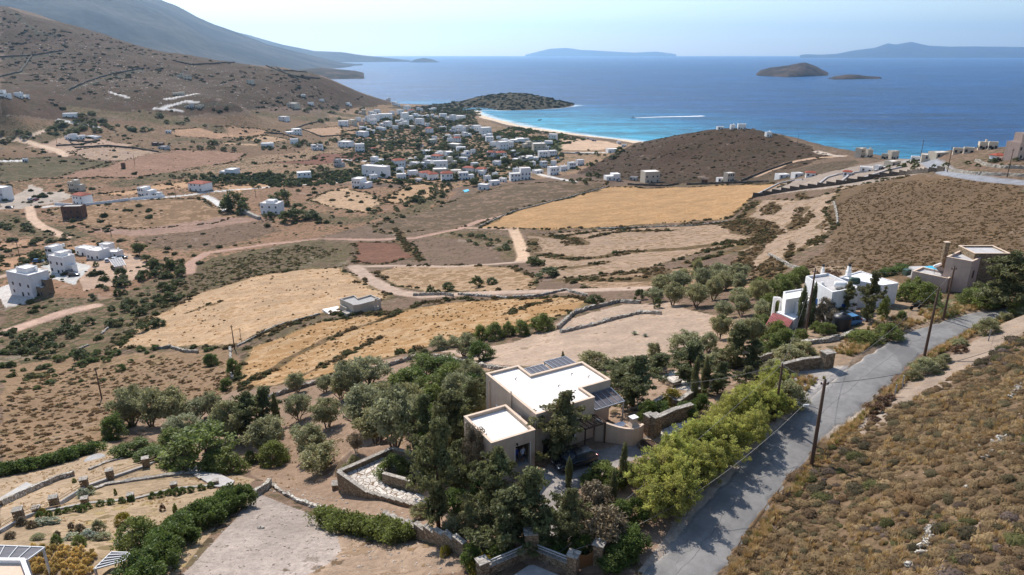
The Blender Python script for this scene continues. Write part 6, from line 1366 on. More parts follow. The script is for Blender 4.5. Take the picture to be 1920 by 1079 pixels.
h = hit(1584, 622); o = MB().lathe([(1.15, -.2), (1.2, .3), (1.15, .6), (1.2, .9), (1.15, 1.2), (1.2, 1.5), (1.12, 1.7), (.6, 2.0), (.3, 2.05), (.3, 2.15), (.02, 2.18)], 28).build('water_tank', M['blackp'], None, smooth=True); o.location = (h[0], h[1]+1.2, h[2]+.1); tag(o, 'big round black water tank beside the white house', 'water tank')
# ------------------------------------------------------------------ tan stone house with pool
root = empty('tan_house', (*hit(1780, 545)[:2], 64.5), 0, 'two storey pinkish tan house with grey roofs and a tall chimney at the upper right', 'house')
zt = 70.3; lp = block(root, shadepoly(zt, (1775,482),(1803,469),(1844,482),(1823,491)), 63.5, zt, M['tan'], M['gravroof'], .3, .22, M['creamcap'])
e = max(range(4), key=lambda i: -(Vector(lp[i]).lerp(Vector(lp[(i+1) % 4]), .5)-Vector((0, 0))).y+(Vector(lp[i]).lerp(Vector(lp[(i+1) % 4]), .5)).x*.6)
for i, f, z, w_, h_, k_ in ((e, .35, 68.0, .6, 1.2, 'woodwin'), (e, .25, 65.6, .6, 1.0, 'woodwin'), (e, .65, 65.0, .9, 1.9, 'woodwin')): opening(root, lp, i, f, z, w_, h_, k_)
block(root, shadepoly(71.0, (1797,461),(1862,461),(1895,476),(1828,476)), 63.5, 71.0, M['stone'], M['gravroof'], .2, .25, M['creamcap'], names=('stone_wall', 'stone_wing_roof'))
lp2 = block(root, shadepoly(67.3, (1711,509),(1729,501),(1792,515),(1778,523)), 62.5, 67.3, M['tan'], M['gravroof'], .25, .2, M['creamcap'], names=('annex_wall', 'annex_roof'))
e = min(range(4), key=lambda i: Vector(lp2[i]).lerp(Vector(lp2[(i+1) % 4]), .5).y)
opening(root, lp2, e, .35, 65.2, .5, .9, 'woodwin'); opening(root, lp2, e, .65, 65.2, .5, .8, 'woodwin')
q = at_z(1781, 476, 70.4); ox, oy, oz = root.location; MB().box(q[0]-ox-.35, q[0]-ox+.3, q[1]-oy-.3+1.2, q[1]-oy+.3+1.2, -1, 7.4).build('chimney', M['stone'], root); MB().box(q[0]-ox-.4, q[0]-ox+.35, q[1]-oy-.36+1.2, q[1]-oy+.36+1.2, 7.403, 7.5).build('chimney_cap', M['creamcap'], root)
q = at_z(1765, 512, 67.3); r = empty('solar_water_heater', (q[0], q[1], 67.1), R(35), 'solar water heater standing on the low roof of the tan house', 'solar heater')
m = MB(); T = Matrix.Translation((0, 0, .55)) @ Matrix.Rotation(R(40), 4, 'X'); m.box(-.9, .9, -.9, .9, -.04, .04, T); m.build('panel', M['steel'], r); MB().box(-.85, .85, -.85, .85, .041, .06, T).build('glass', M['glass'], r)
o = MB().lathe([(.05, -1), (.25, -.95), (.25, .95), (.05, 1)], 12).build('tank', M['whiteb'], r, smooth=True); o.location = (0, .75, 1.25); o.rotation_euler = (0, R(90), 0); MB().bar((-.8, .7, 0), (-.8, .7, 1.1), .06).bar((.8, .7, 0), (.8, .7, 1.1), .06).build('stand', M['steel'], r)
def level(pp, z, dz=0, mb=None): return ccw([tuple(at_z(u, v, z)[:2]) for u, v in pp])
def pool(pp, z, label, deck=None):
    if deck: tag(MB().prism(level(deck, z), z-2.5, z-.02).build('pool_deck', M['gravroof']), 'pale paved deck around the pool', None, None, 'structure')
    tag(MB().prism(level(pp, z), z-1.5, z+.02).build('pool_water', M['pool']), label, None, None, 'structure')
pool([(1732,501),(1742,499),(1775,500),(1768,507),(1748,506)], 64.9, 'bright blue swimming pool behind the tan house', [(1704,500),(1725,499),(1780,499),(1775,512),(1718,508)])
tag(MB().prism(level([(1692,508),(1700,506),(1709,509),(1700,511)], 64.9), 64.2, 65.2).build('pool_cover', M['greent']), 'small green cover slab on the yard between the houses', 'cover')
# ------------------------------------------------------------------ concrete house in the golden field
zt = 34.0; 
Q = at_z(674, 571, zt); root = empty('concrete_house', (Q[0], Q[1], 30), 0, 'grey beige unfinished-looking flat house standing alone between golden fields', 'house')
block(root, W(zt, (637,561),(664,554),(671,560),(695,553),(714,561),(676,571),(662,573),(660,571)), 28, zt, M['beige'], M['concrete'], .35, .22, M['concrete'])
block(root, W(32.6, (637,572),(647,569),(661,574),(649,578)), 28, 32.6, M['beige'], M['concrete'], .2, .2, names=('annex_wall', 'annex_roof')); block(root, W(31.9, (641,584),(671,577),(680,581),(650,589)), 28, 31.9, M['beige'], M['concrete'], .15, .18, names=('low_wall', 'low_roof'))
ox, oy, oz = root.location; q = at_z(705, 567, zt); MB().box(q[0]-ox-.6, q[0]-ox+.6, q[1]-oy-.3, q[1]-oy+.3, -2, 2.8).box(q[0]-ox-.25, q[0]-ox+.25, q[1]-oy-.25, q[1]-oy+.25, 2.8, 5.2).build('chimney', M['beige'], root)
tag(MB().prism(level([(604,580),(634,574),(640,592),(622,593)], 30.2), 28.5, 30.2).build('terrace', M['roofw']), 'pale concrete terrace beside the lone house', None, None, 'structure')
# ------------------------------------------------------------------ generic small houses
HN = 0
def house(u, v, wp_, hp, desc, place, group, rz=None, style='flat', wall='white', dr=.75, up=None, seed=None, label=None, shut='window', bare=False):
    """u,v = foot of the facade; wp_, hp = its size in pixels of the photograph"""
    global HN
    HN += 1; rs = np.random.RandomState((seed or 0)+HN*13)
    k_ = 1.1 if 'village' in (place or '') or 'village' in (group or '') else 1.0; wp_ = wp_*k_; hp = hp*k_; p = hit(u, v); dep = p[1]*CP+(CAMZ-p[2])*SP; rz = R(rs.choice([-28, -18, 12, 24, 32])) if rz is None else R(rz)
    wm = wp_*dep/FPX; hm = max(hp*dep/FPX/.93, 2.3); w_ = wm/(abs(math.cos(rz))+dr*abs(math.sin(rz))); d_ = w_*dr; d_ = min(d_, 12)
    c, s = math.cos(rz), math.sin(rz); off = (d_/2*abs(c)+w_/2*abs(s)*.6); cx, cy = p[0]*(1+off/p[1]), p[1]+off
    tr_ = lambda q: [(cx+c*x-s*y, cy+s*x+c*y) for x, y in q]
    zg = p[2]; root = empty('house', (cx, cy, zg), 0, None, 'house'); hw, hd = w_/2, d_/2
    lshape = style == 'flat' and w_ > 7 and rs.rand() < .6
    full = tr_([(-hw,-hd),(hw,-hd),(hw,hd),(-hw,hd)])
    wmat = M[wall]; rmat = M[{'white': 'roofw', 'greyw': 'concrete', 'beige': 'roofw', 'tan': 'gravroof', 'brickb': 'concrete'}.get(wall, 'roofw')]
    if style == 'red':
        lp = ccw([(q[0]-cx, q[1]-cy) for q in full]); m = MB().prism(lp, -3, hm*.92); m.build('wall', wmat, root); gable(root, lp, hm*.92, min(hm*.28, 1.4), M['red'])
    elif lshape:
        k = rs.uniform(.4, .62); hl = max(hm*rs.uniform(.5, .75), 2.2) if hm > 4 else hm*.8; sd = 1 if rs.rand() < .5 else -1
        A = tr_([(-hw if sd < 0 else hw-w_*k,-hd),(-hw+w_*k if sd < 0 else hw,-hd),(-hw+w_*k if sd < 0 else hw,hd),(-hw if sd < 0 else hw-w_*k,hd)])
        B = tr_([((-hw+w_*k+.003) if sd < 0 else -hw,-hd*.8),(hw if sd < 0 else hw-w_*k-.003,-hd*.8),(hw if sd < 0 else hw-w_*k-.003,hd*.9),((-hw+w_*k+.003) if sd < 0 else -hw,hd*.9)])
        lp = block(root, A, zg-3, zg+hm, wmat, rmat, .3, .22); lb = block(root, B, zg-3, zg+hl, wmat, rmat, .25, .22, names=('low_wall', 'low_roof'))
        opening(root, lb, 0, .5, zg+hl*.35, .9, 1.1, shut); 
        if w_ > 10: opening(root, lb, 0, .2, zg+.1, .9, 2.0, 'door')
    else: lp = block(root, full, zg-3, zg+hm, wmat, rmat, .3, .22)
    n = 2 if hp < 9 else 3; fl = 2 if hm > 5 else 1
    if wp_ > 8:
        for e_ in (0, 1 if rz > 0 else 3):
            for f_ in range(fl):
                for k in range(n if e_ == 0 else max(1, n-1)):
                    nn = n if e_ == 0 else max(1, n-1); opening(root, lp, e_, (k+.5)/nn+rs.uniform(-.06, .06), zg+.95+f_*2.9 if not (f_ == 0 and k == 1) else zg+.05, .95, 1.15 if not (f_ == 0 and k == 1) else 2.1, shut if not (f_ == 0 and k == 1) else 'door')
    if rs.rand() < .35 and hp > 6: q = tr_([(hw*.5, hd*.4)])[0]; MB().box(q[0]-cx-.3, q[0]-cx+.3, q[1]-cy-.3, q[1]-cy+.3, hm-.4, hm+1.0).build('chimney', wmat, root)
    if up is not None:
        q = ccw(tr_([(-hw*.5,-hd*.5),(hw*.4,-hd*.5),(hw*.4,hd*.7),(-hw*.5,hd*.7)])); block(root, q, zg+hm-.35, zg+hm+up, wmat, rmat, .2, .2, names=('upper_wall', 'upper_roof'))
    if label: root['label'] = label; 
    if group: root['group'] = group
    if not label: REG.append((root, desc, place, u, group))
    return root
def hl(desc, place, group, rows, **kw):
    for r_ in rows:
        st = dict(kw); u, v, w_, h_ = r_[:4]
        for x in r_[4:]: st.update(x)
        house(u, v, w_, h_, st.pop('desc', desc), st.pop('place', place), group, **st)
RED = dict(style='red'); BG = dict(wall='beige'); TN = dict(wall='tan'); GW = dict(wall='greyw'); BL = dict(shut='shutter')
def D(s, **k): return dict(desc=s, **k)
G = 'village houses'
rd = D('red-roofed white house', **RED); bg = D('flat-roofed beige house', **BG)
hl('small white flat-roofed house', 'in the far upper row of the village under the hill', G, [(644,237,19,8),(661,236,16,9,bg),(679,236,10,6,D('flat-roofed pinkish house', **TN)),(672,228,10,6),(687,229,14,9),(702,228,17,10),(723,225,26,9),(723,238,22,8),(715,245,18,5),(707,212,12,5),(743,199,14,6),(750,215,14,7),(764,228,24,13),(757,240,18,10),(787,235,16,10),(763,207,14,7),(787,208,12,5),(782,221,18,6),(771,214,12,6,rd),(798,221,14,4),(815,222,14,6),(810,208,16,4),(831,221,14,6),(845,227,20,9),(862,226,20,7),(654,199,10,5),(728,190,9,5),(760,193,8,5)])
hl('white flat-roofed house', 'in the middle row of the village, among the trees', G, [(680,257,22,8),(649,277,26,9),(675,285,18,12),(701,284,10,5,rd),(602,282,8,9),(802,239,9,6),(805,250,14,8,rd),(838,261,16,6,BL),(857,259,12,5,BL),(857,268,14,8,rd),(865,248,18,10),(878,247,16,9,bg),(893,248,18,10),(875,257,18,7),(910,253,22,11),(914,259,18,6),(853,279,26,7,bg),(887,289,9,7),(802,290,24,6,BL),(822,293,18,7,BL),(847,296,26,9,BL),(873,296,16,10,BL),(783,301,12,5,BL),(942,281,22,12),(950,269,20,6),(970,268,26,6),(988,278,18,10,bg),(1010,284,24,12,bg),(1025,283,8,6,D('white house with a dark blue front')),(921,296,14,9,rd),(938,297,22,9,rd),(918,294,10,8,D('white flat-roofed hut')),(935,262,8,5),(815,262,9,5),(790,276,8,4,rd)])
hl('white flat-roofed house', 'in the front row of the village, nearest the fields', G, [(637,314,18,12,GW),(708,312,22,14),(748,318,24,15,rd),(820,303,22,9,rd),(798,333,24,8,rd),(812,338,20,10,rd),(838,340,22,13,rd),(847,313,18,15,bg),(825,327,26,8,bg),(855,334,20,12,bg),(869,338,18,12,BL),(880,323,24,7,rd),(902,325,20,7,rd),(972,304,22,7),(998,303,22,8),(1018,296,18,10),(1038,313,10,9),(1008,326,20,5),(907,356,20,8),(927,348,20,7),(943,342,14,6),(785,342,12,5),(890,313,14,6)])
house(706, 333, 50, 17, None, None, G, rz=-24, dr=.35, label='long white two storey apartment block with many windows at the village edge', style='block'); house(680, 354, 34, 15, None, None, G, rz=-20, label='white house with a red porch roof directly below the long apartment block')
house(800, 317, 22, 13, None, None, G, rz=-20, dr=.6, label='white hotel wing with balconies, left half'); house(826, 319, 26, 14, None, None, G, rz=12, dr=.5, label='white hotel wing with dark balcony openings, right half')
house(965, 340, 20, 12, None, None, G, rz=14, label='low white half of the stepped house before the brown hill', style='block'); house(984, 337, 20, 18, None, None, G, rz=14, label='tall white half of the stepped house before the brown hill', style='block')
for k, (u, v, w_, h_) in enumerate(((1037,329,22,14),(1056,322,16,9),(1071,318,16,12),(1087,311,16,10))): house(u, v, w_, h_, 'white cube house', 'in the terrace climbing the foot of the brown hill', 'terrace of white cubes', rz=22, style='block')
hl('white house', 'beyond the left foot of the brown hill', G, [(1147,287,20,6),(1170,276,9,4),(1160,270,8,3)])
hl('small house', 'along the lane at the foot of the brown hill', None, [(1147,339,30,11,D('white flat-roofed house')),(1188,339,16,5,D('low grey shed', **GW)),(1218,343,34,19,D('large beige flat-roofed house', wall='beige', style='block', rz=14)),(1321,344,13,5,D('dark low hut', wall='brickb')),(1366,341,20,15,D('tall narrow beige house', wall='beige', style='block', rz=24)),(1350,341,14,6,D('stepped beige house'))])
hl('white house', 'on the crest of the brown hill against the sea', 'houses on the crest of the brown hill', [(1373,243,9,8,dict(rz=10)),(1390,243,16,9,dict(rz=-10)),(1440,257,12,8,dict(rz=10)),(1350,243,12,4,dict(rz=0))])
hl('white flat-roofed house', 'on the bluff above the sea, behind the stepped wall', 'houses on the bluff above the sea', [(1612,296,20,16,BG),(1628,296,12,14,BG),(1658,299,14,9,BG),(1673,299,18,14,BG),(1717,304,22,4),(1744,301,38,8,BG),(1759,296,32,9,BG),(1796,289,22,8,BG),(1815,288,20,8,BG),(1842,281,18,13,BG),(1860,281,18,13,BG)])
house(1908, 300, 50, 30, None, None, None, rz=20, wall='tan', style='block', dr=.6, up=3.0, label='big pinkish tan house on the bluff at the right edge'); house(1868, 303, 22, 10, None, None, None, rz=12, style='red', label='small white house with reddish roof below the big tan house')
hl('low white house', 'half sunk behind the stepped wall', 'houses behind the stepped wall', [(1623,323,26,7),(1646,320,16,6),(1588,331,18,8,D('small white house with a dark red roof', style='red')),(1672,312,28,8,BG),(1466,335,24,6),(1494,333,20,6),(1519,332,20,6,D('low house with a rusty roof', style='red'))])
hl('white house', 'on the lower slope of the big hill', 'houses scattered on the big hill', [(10,184,20,13),(36,184,14,9),(50,185,10,6),(133,221,28,7),(338,146,12,8,BG),(352,149,14,7,BG),(470,158,14,7,BG),(335,180,26,6,BG),(357,203,16,7,GW),(374,204,16,6,BG),(551,204,24,9,BG),(583,198,12,5),(565,181,18,3),(603,191,10,4),(533,228,20,8),(550,253,34,9),(502,278,24,8),(552,270,16,8),(593,282,20,9),(553,200,10,6,BG)])
hl('white house', 'among the fields left of the village', 'houses among the left fields', [(134,263,20,9),(151,262,18,6),(176,261,24,3),(297,274,20,5,D('low brown-walled house', wall='brickb')),(308,281,18,5,GW),(316,250,10,3),(48,304,8,5)])
house(8, 377, 32, 23, None, None, None, rz=-16, label='tall white house cut by the left edge, above the gravel yard'); house(146, 359, 28, 16, None, None, None, rz=-14, wall='beige', dr=.6, label='beige cube house behind the house with the pink roof', up=1.0)
house(157, 384, 34, 17, None, None, None, rz=-24, style='red', label='white house with outside stairs and pink tiled roof on the lane'); house(278, 369, 32, 15, None, None, None, rz=-18, label='white house with garden behind the long white wall'); house(298, 369, 14, 7, None, None, None, rz=-18, label='low white annex right of the house behind the long wall')
house(142, 411, 37, 22, None, None, None, rz=6, wall='brickb', dr=.6, style='block', label='unfinished brown brick building shell in the dry field'); house(431, 329, 34, 10, None, None, None, rz=-10, label='low white villa with chimney in the dark green grove', seed=4)
house(571, 338, 30, 13, None, None, None, rz=20, style='block', label='white cube house at the edge of the reed bed'); house(377, 359, 40, 14, None, None, None, rz=-18, style='red', wall='white', label='wide white house with a brown hipped roof at the lane junction'); house(512, 402, 38, 19, None, None, None, rz=-8, style='block', label='white cube house with roof terrace beside dark trees', up=1.2)
house(232, 316, 7, 9, None, None, None, rz=10, wall='brickb', style='block', label='small ruined brown tower on its mound in the ploughed field')
for k, (pp, h_, w_, lb) in enumerate((([(103,384),(140,386)], 1.3, .4, 'white yard wall left of the pink-roofed house'), ([(155,386),(200,382),(250,375),(309,369)], 1.5, .4, 'long white wall along the lane'), ([(452,396),(475,407),(487,412)], 1.6, 2.0, 'low stone shed wall beside the white cube house'))): wall_px('boundary_wall', pp, h_, w_, M['white' if k < 2 else 'drystone'], lb, jit=.02)
for k, (pp, lb) in enumerate((([(130,264),(165,267),(188,264)], 'dark terrace wall below the low white villa'), ([(105,274),(150,272),(187,264)], 'dark curved retaining wall in the left fields'), ([(140,278),(200,274),(255,279),(298,286)], 'dark stone wall above the spotted field'), ([(495,250),(530,252),(560,262)], 'brown wall in front of the modern white house'), ([(560,241),(590,252),(600,256)], 'dark field wall left of the village'), ([(1177,347),(1250,350),(1272,346)], 'dark wall at the top edge of the orange field, left part'), ([(1287,347),(1380,344),(1440,342)], 'dark wall at the top edge of the orange field, right part'), ([(1375,237),(1400,240),(1432,250)], 'dark wall on the crest of the brown hill'), ([(1390,340),(1440,320),(1470,310),(1485,306)], 'dark wall beside the track climbing the brown hill'),
    ([(600,257),(650,254),(700,250)], 'dark wall across the tan field at the village'), ([(545,245),(580,232),(600,229)], 'dark wall between two tan fields'), ([(1050,288),(1118,290)], 'pale straight wall between reeds and village'))):
    wall_px('field_wall', pp, 1.1, .6, M['drystone'] if k == 11 else M['darkstone'], lb, jit=.08, step=1.5)
rs = np.random.RandomState(77); ex = []
while len(ex) < 44:
    u, v = rs.uniform(640, 1040), rs.uniform(212, 340)
    if v < 215+.0*u or (v > 300 and u < 700) or (u > 890 and v < 262) or (700 < u < 800 and 243 < v < 300) or (u < 800 and 260 < v < 305): continue
    if any(abs(u-a)*.7+abs(v-b)*1.6 < 15 for a, b in ex): continue
    if any(r_[0].name.startswith('house') and abs(r_[3]-u) < 11 and abs(proj(*r_[0].location)[1]-v) < 6 for r_ in REG): continue
    ex.append((u, v)); house(u, v, rs.uniform(9, 17)*(.6+v/600), rs.uniform(5, 9)*(.6+v/600), 'small white house', 'hidden among the village gardens', 'small houses among the village gardens', wall=rs.choice(['white', 'white', 'white', 'beige']))
# the complex of white houses at the left
house(62, 556, 76, 40, None, None, None, rz=-24, style='block', dr=.55, label='three storey white apartment house with brown stone bay, nearest at the left', up=1.4); house(90, 552, 26, 26, None, None, None, rz=-24, style='block', wall='stone', dr=.6, label='brown stone wing set into the right of the nearest white apartment house'); house(80, 556, 24, 16, None, None, None, rz=-24, style='block', wall='stone', dr=.5, label='low brown stone annex with terrace at the foot of the white apartment house')
house(122, 513, 46, 30, None, None, None, rz=-22, style='block', dr=.6, label='white stepped apartment house with balconies in the centre of the complex', up=1.2); house(138, 512, 16, 14, None, None, None, rz=-22, style='block', label='low white front wing of the stepped apartment house'); house(114, 488, 44, 22, None, None, None, rz=-18, dr=.6, label='white block behind the stepped apartment house', seed=9)
house(165, 480, 42, 13, None, None, None, rz=-22, style='block', dr=.5, label='long white bungalow at the back of the complex'); house(186, 487, 38, 16, None, None, None, rz=-18, style='block', dr=.8, label='white bungalow with two windows beside the parked cars'); house(203, 474, 24, 15, None, None, None, rz=-18, style='block', label='white bungalow wing with dark veranda'); house(217, 482, 26, 8, None, None, None, rz=-14, style='block', label='low white terrace wing beside the garden')
pc = [hit(u, v) for u, v in ((207,499),(230,495),(238,508),(217,511))]; zc = max(float(q[2]) for q in pc)+2.3; r = pergola('grey slatted carport on thin posts below the bungalows', [tuple(q[:2]) for q in (pc[3], pc[2], pc[1], pc[0])], zc, 12, 0, M['slat'], M['steel'], (0, 1, 2, 3), slw=.85)
r['category'] = 'carport'; pool([(868,357),(878,355),(880,358),(872,361)], float(hit(872, 359)[2])+.3, 'small bright blue pool at the front edge of the village')
# ------------------------------------------------------------------ stepped wall and kerbs of the gravel terraces
ln = resamp(line([(1411,371),(1450,364),(1500,356),(1560,349),(1600,343),(1650,333),(1700,328),(1770,321)], 8), 25); rt = empty('stepped_wall', tuple(ln[12]), 0, 'long dark block wall stepping down in twenty-four steps beside the gravel terraces', 'wall')
for k in range(24): zg = max(hs(*ln[k, :2]), hs(*ln[k+1, :2])); raw_wall(rt, ln[k], ln[k+1], float(min(hs(*ln[k, :2]), hs(*ln[k+1, :2])))-1.2, float(zg)+1.35, float(zg)+1.35, .4, M['darkstone'], None)
for k, (pp, lb) in enumerate((([(1411,370),(1460,346),(1490,339),(1505,338)], 'pale kerb wall along the upper edge of the gravel terrace'), ([(1531,350),(1550,335),(1570,329),(1587,327)], 'pale curved kerb between two gravel terraces'), ([(1577,343),(1590,331),(1600,326),(1620,323)], 'thick pale kerb curving down between the terraces'), ([(1620,335),(1660,322),(1690,315)], 'pale straight kerb on the highest gravel terrace'), ([(1640,322),(1680,308),(1705,303)], 'dark topped parapet along the top of the gravel terraces'))):
    wall_px('kerb_wall', pp, .8, .7, M['greyw'], lb, jit=.02)
# terraces round the tan houses on the bluff
for k, (pp, lb) in enumerate((([(1828,303),(1850,312),(1880,316),(1925,317)], 'curved stone terrace wall in the golden garden on the bluff'), ([(1765,312),(1782,322),(1830,328),(1925,332)], 'long stone retaining wall above the far road'))): wall_px('terrace_wall', pp, 1.0, .5, M['drystone'], lb, jit=.08)
# ------------------------------------------------------------------ plants of the plot, one by one
def pls(key, name, desc, place, rows, group=None, cat='tree', **kw):
    for r_ in rows: plant_px(key, r_[0], r_[1], r_[2], r_[3], name, desc, place, group, cat, **kw)
PL_ = 'on the plot slope left of the villa'
pls('olive', 'olive_tree', 'silvery grey-green olive tree', PL_, [(435,832,66,82),(500,850,76,62),(560,787,46,48),(612,802,56,54),(580,856,64,62),(600,884,76,50),(556,736,36,36),(660,745,64,66),(694,722,74,52),(682,812,82,84),(640,748,40,44),(705,832,74,66),(870,668,46,42),(740,842,90,115),(715,775,60,56),(770,790,60,70),(348,822,66,44),(645,712,40,30),(610,735,34,30)], 'olive trees of the plot')
pls('olive', 'windblown_tree', 'grey windblown tree', 'at the left corner of the plot', [(248,800,66,72),(285,800,66,70),(325,795,66,66),(370,790,50,40),(400,785,36,50)], None)
pls('shrub', 'fig_bush', 'large spreading green fig bush', 'above the garden fence of the plot', [(375,875,130,82),(330,850,70,50),(425,884,70,44)])
pls('deepshrub', 'shrub', 'dense dark green shrub', 'at the far left corner of the plot', [(217,822,48,48),(250,852,66,30),(285,862,60,26),(240,800,30,24)], None, 'shrub')
pls('wild', 'cypress', 'dark bushy cypress', 'in the upper left part of the plot', [(462,825,74,82),(495,808,60,76)]); pls('column', 'cypress', 'narrow dark cypress', 'at the right side of the dark cypress clump, upper left', [(521,806,16,62)])
pls('shrub', 'shrub', 'fresh green rounded shrub', PL_, [(514,868,56,44),(762,748,84,58),(800,706,60,44),(832,738,64,48),(740,892,56,44),(850,785,64,56),(880,770,60,50),(815,775,60,56),(845,715,50,40),(470,868,30,24),(560,908,0.1,0.1)][:-1], None, 'shrub')
pls('deepshrub', 'round_shrub', 'big round dark green shrub', 'at the stone wall by the bare lot', [(903,676,50,38),(835,700,60,34),(868,700,52,30)], None, 'shrub'); pls('wild', 'cypress', 'low dark wind-bent cypress', 'at the top corner of the plot', [(793,690,40,32)])
pls('wild', 'cypress', 'dark ragged cypress', 'between patio and villa', [(790,852,66,104),(838,862,84,120),(880,800,70,78),(917,776,64,74),(822,990,92,190),(858,925,60,96),(800,905,56,80),(868,860,60,90)], 'ragged cypresses between patio and villa')
pls('deepshrub', 'shrub', 'deep green shrub', 'filling the slope between patio and garage', [(845,842,60,60),(800,862,56,56),(870,905,50,50),(835,900,56,56),(905,935,44,44),(855,960,56,50),(820,815,60,60),(775,735,60,48),(720,790,60,50),(890,740,50,44),(865,820,40,60)], None, 'shrub')
pls('olive', 'olive_tree', 'fine-leaved grey-green olive tree', 'close to the left villa wall', [(885,735,56,56),(860,760,60,60),(902,800,44,50),(780,800,60,60)])
pls('dead', 'bare_tree', 'half dead reddish-grey tree', 'in front of the garage wall', [(892,912,54,116)]); pls('dead', 'bare_shrub', 'dry grey bare tree', 'above the paved patio', [(690,800,36,30),(668,848,30,36)])
pls('wild', 'cypress', 'large dark cypress', 'directly in front of the villa facade', [(1050,858,90,112)]); pls('wild', 'cypress', 'big ragged dark cypress', 'in the dense group below the garage', [(925,985,88,140),(985,1015,104,132),(950,1030,100,110),(1060,1025,76,104),(1015,1034,70,80),(905,1022,70,66)], 'ragged cypresses below the garage')
pls('column', 'cypress', 'slim dark cypress', 'at the edge of the parking and hedge', [(1066,915,16,54),(1167,912,22,74),(1148,948,18,64)]); pls('shrub', 'shrub', 'bright green shrub', 'beside the parking of the villa', [(1126,900,52,40),(1150,912,46,38),(1104,912,34,28),(1178,898,38,34)], None, 'shrub')
pls('greyshrub', 'dry_shrub', 'greyish brown twiggy shrub', 'below the parking, inside the road hedge', [(1116,962,70,64),(1132,1022,100,78),(1080,985,50,50)], None, 'shrub'); pls('deepshrub', 'shrub', 'dark green shrub', 'behind the entrance gate', [(1178,1035,70,60),(1160,985,60,56),(1095,1032,60,44),(1040,1040,50,40),(1150,1060,60,40),(885,1060,50,44),(1188,985,50,60),(930,1052,50,34)], None, 'shrub')
pls('mustard', 'shrub', 'low yellowish-green shrub', 'beside the boundary wall and entrance', [(898,1068,50,30),(835,1040,24,20)], None, 'shrub'); pls('olshrub', 'shrub', 'grey-green shrub', 'on the slope under the patio', [(790,968,40,26),(850,1005,40,40),(765,1000,20,12),(650,885,24,18),(665,872,22,22),(880,960,30,34),(870,985,36,30)], None, 'shrub')
# yellow-green hedge trees along the road
hr = []
for row, (a, b, n, w_, h_) in enumerate((((1232,975),(1464,772),11,74,84),((1222,930),(1444,745),10,74,84),((1262,888),(1444,728),9,66,60))):
    for k in range(n):
        f = k/(n-1); s = 1-.35*f; hr.append((a[0]+(b[0]-a[0])*f+(6 if k % 2 else -6), a[1]+(b[1]-a[1])*f+(8 if k % 3 else -4), w_*s*1.05, h_*s*(1+.12*((k*7) % 5-2)/2)))
pls('acacia', 'acacia_tree', 'yellow-green feathery acacia', 'in the thick hedge along the road', hr, 'yellow-green acacias of the road hedge'); pls('dead', 'bare_tree', 'bare pale branches', 'sticking out of the road hedge', [(1245,920,50,60)])
pls('olshrub', 'shrub', 'grey-green bush', 'at the upper end of the road hedge', [(1475,765,60,56),(1462,735,50,36),(1450,705,50,34)], None, 'shrub')
# above and right of the villa
pls('wild', 'cypress', 'dark spreading cypress', 'right of the villa and above the terrace', [(1186,762,92,84),(1160,722,60,46),(1290,716,76,66),(1376,690,54,76),(1345,738,50,54),(1410,690,40,50),(1395,735,40,44),(1232,700,50,34)], 'spreading cypresses right of the villa'); pls('column', 'cypress', 'narrow upright cypress', 'beside the paved terrace', [(1301,745,20,66),(1320,738,18,60),(1055,684,8,22),(1425,655,9,20)])
pls('mustard', 'shrub', 'yellow-green shrub', 'at the garden walls right of the villa', [(1262,757,42,30)], None, 'shrub'); pls('deepshrub', 'shrub', 'small dark green shrub', 'in the walled garden right of the villa', [(1312,768,32,34),(1240,782,40,30),(1285,780,40,30),(1212,790,40,44)], None, 'shrub')
pls('olshrub', 'shrub', 'loose grey-green shrub', 'at the upper edge of the plot, on the bare lot side', [(1112,690,64,32),(1225,668,26,28),(1180,690,40,22),(1290,655,66,34),(1340,690,60,30),(1230,690,40,24),(1480,680,60,34),(1500,665,50,30)], None, 'shrub')
# olive grove
rs = np.random.RandomState(21); gr = []
for v0, u0, u1, st in ((548,1240,1420,36),(572,1232,1440,38),(600,1350,1440,36),(630,1350,1420,40),(655,1330,1440,44),(532,1260,1400,40)):
    u = u0
    while u < u1: gr.append((u+rs.normal()*6, v0+rs.normal()*5, 38+rs.normal()*5, 36+rs.normal()*5)); u += st
pls('olive', 'olive_tree', 'grey-green olive tree', 'in the olive grove left of the white house', gr, 'olive trees of the grove'); pls('shrub', 'shrub', 'green bush', 'between the grove and the white house', [(1440,590,40,40),(1460,560,50,44),(1480,545,40,34),(1420,560,40,40),(1430,620,36,30),(1500,530,40,30),(1455,640,46,40),(1415,630,36,40)], None, 'shrub')
pls('shrub', 'row_bush', 'green bush', 'in the row between golden field and bare lot', [(901,638,26,30),(927,636,38,32),(953,630,26,28),(978,628,32,30),(1016,620,46,32)], 'bushes in a row', 'shrub'); pls('olshrub', 'bush', 'small grey-green bush', 'at the lower end of the field row', [(824,655,36,26),(853,650,26,18),(775,670,20,10)], None, 'shrub')
pls('farbush', 'bush', 'lone dark bush', 'beside the dirt track in the valley', [(807,549,15,15),(840,545,26,16),(893,538,24,20),(923,532,24,12),(1002,498,34,17),(1027,519,42,16),(1117,569,30,18),(1200,562,22,22),(1233,578,18,20),(880,640,12,10),(1153,478,14,9)], None, 'shrub', small=True)
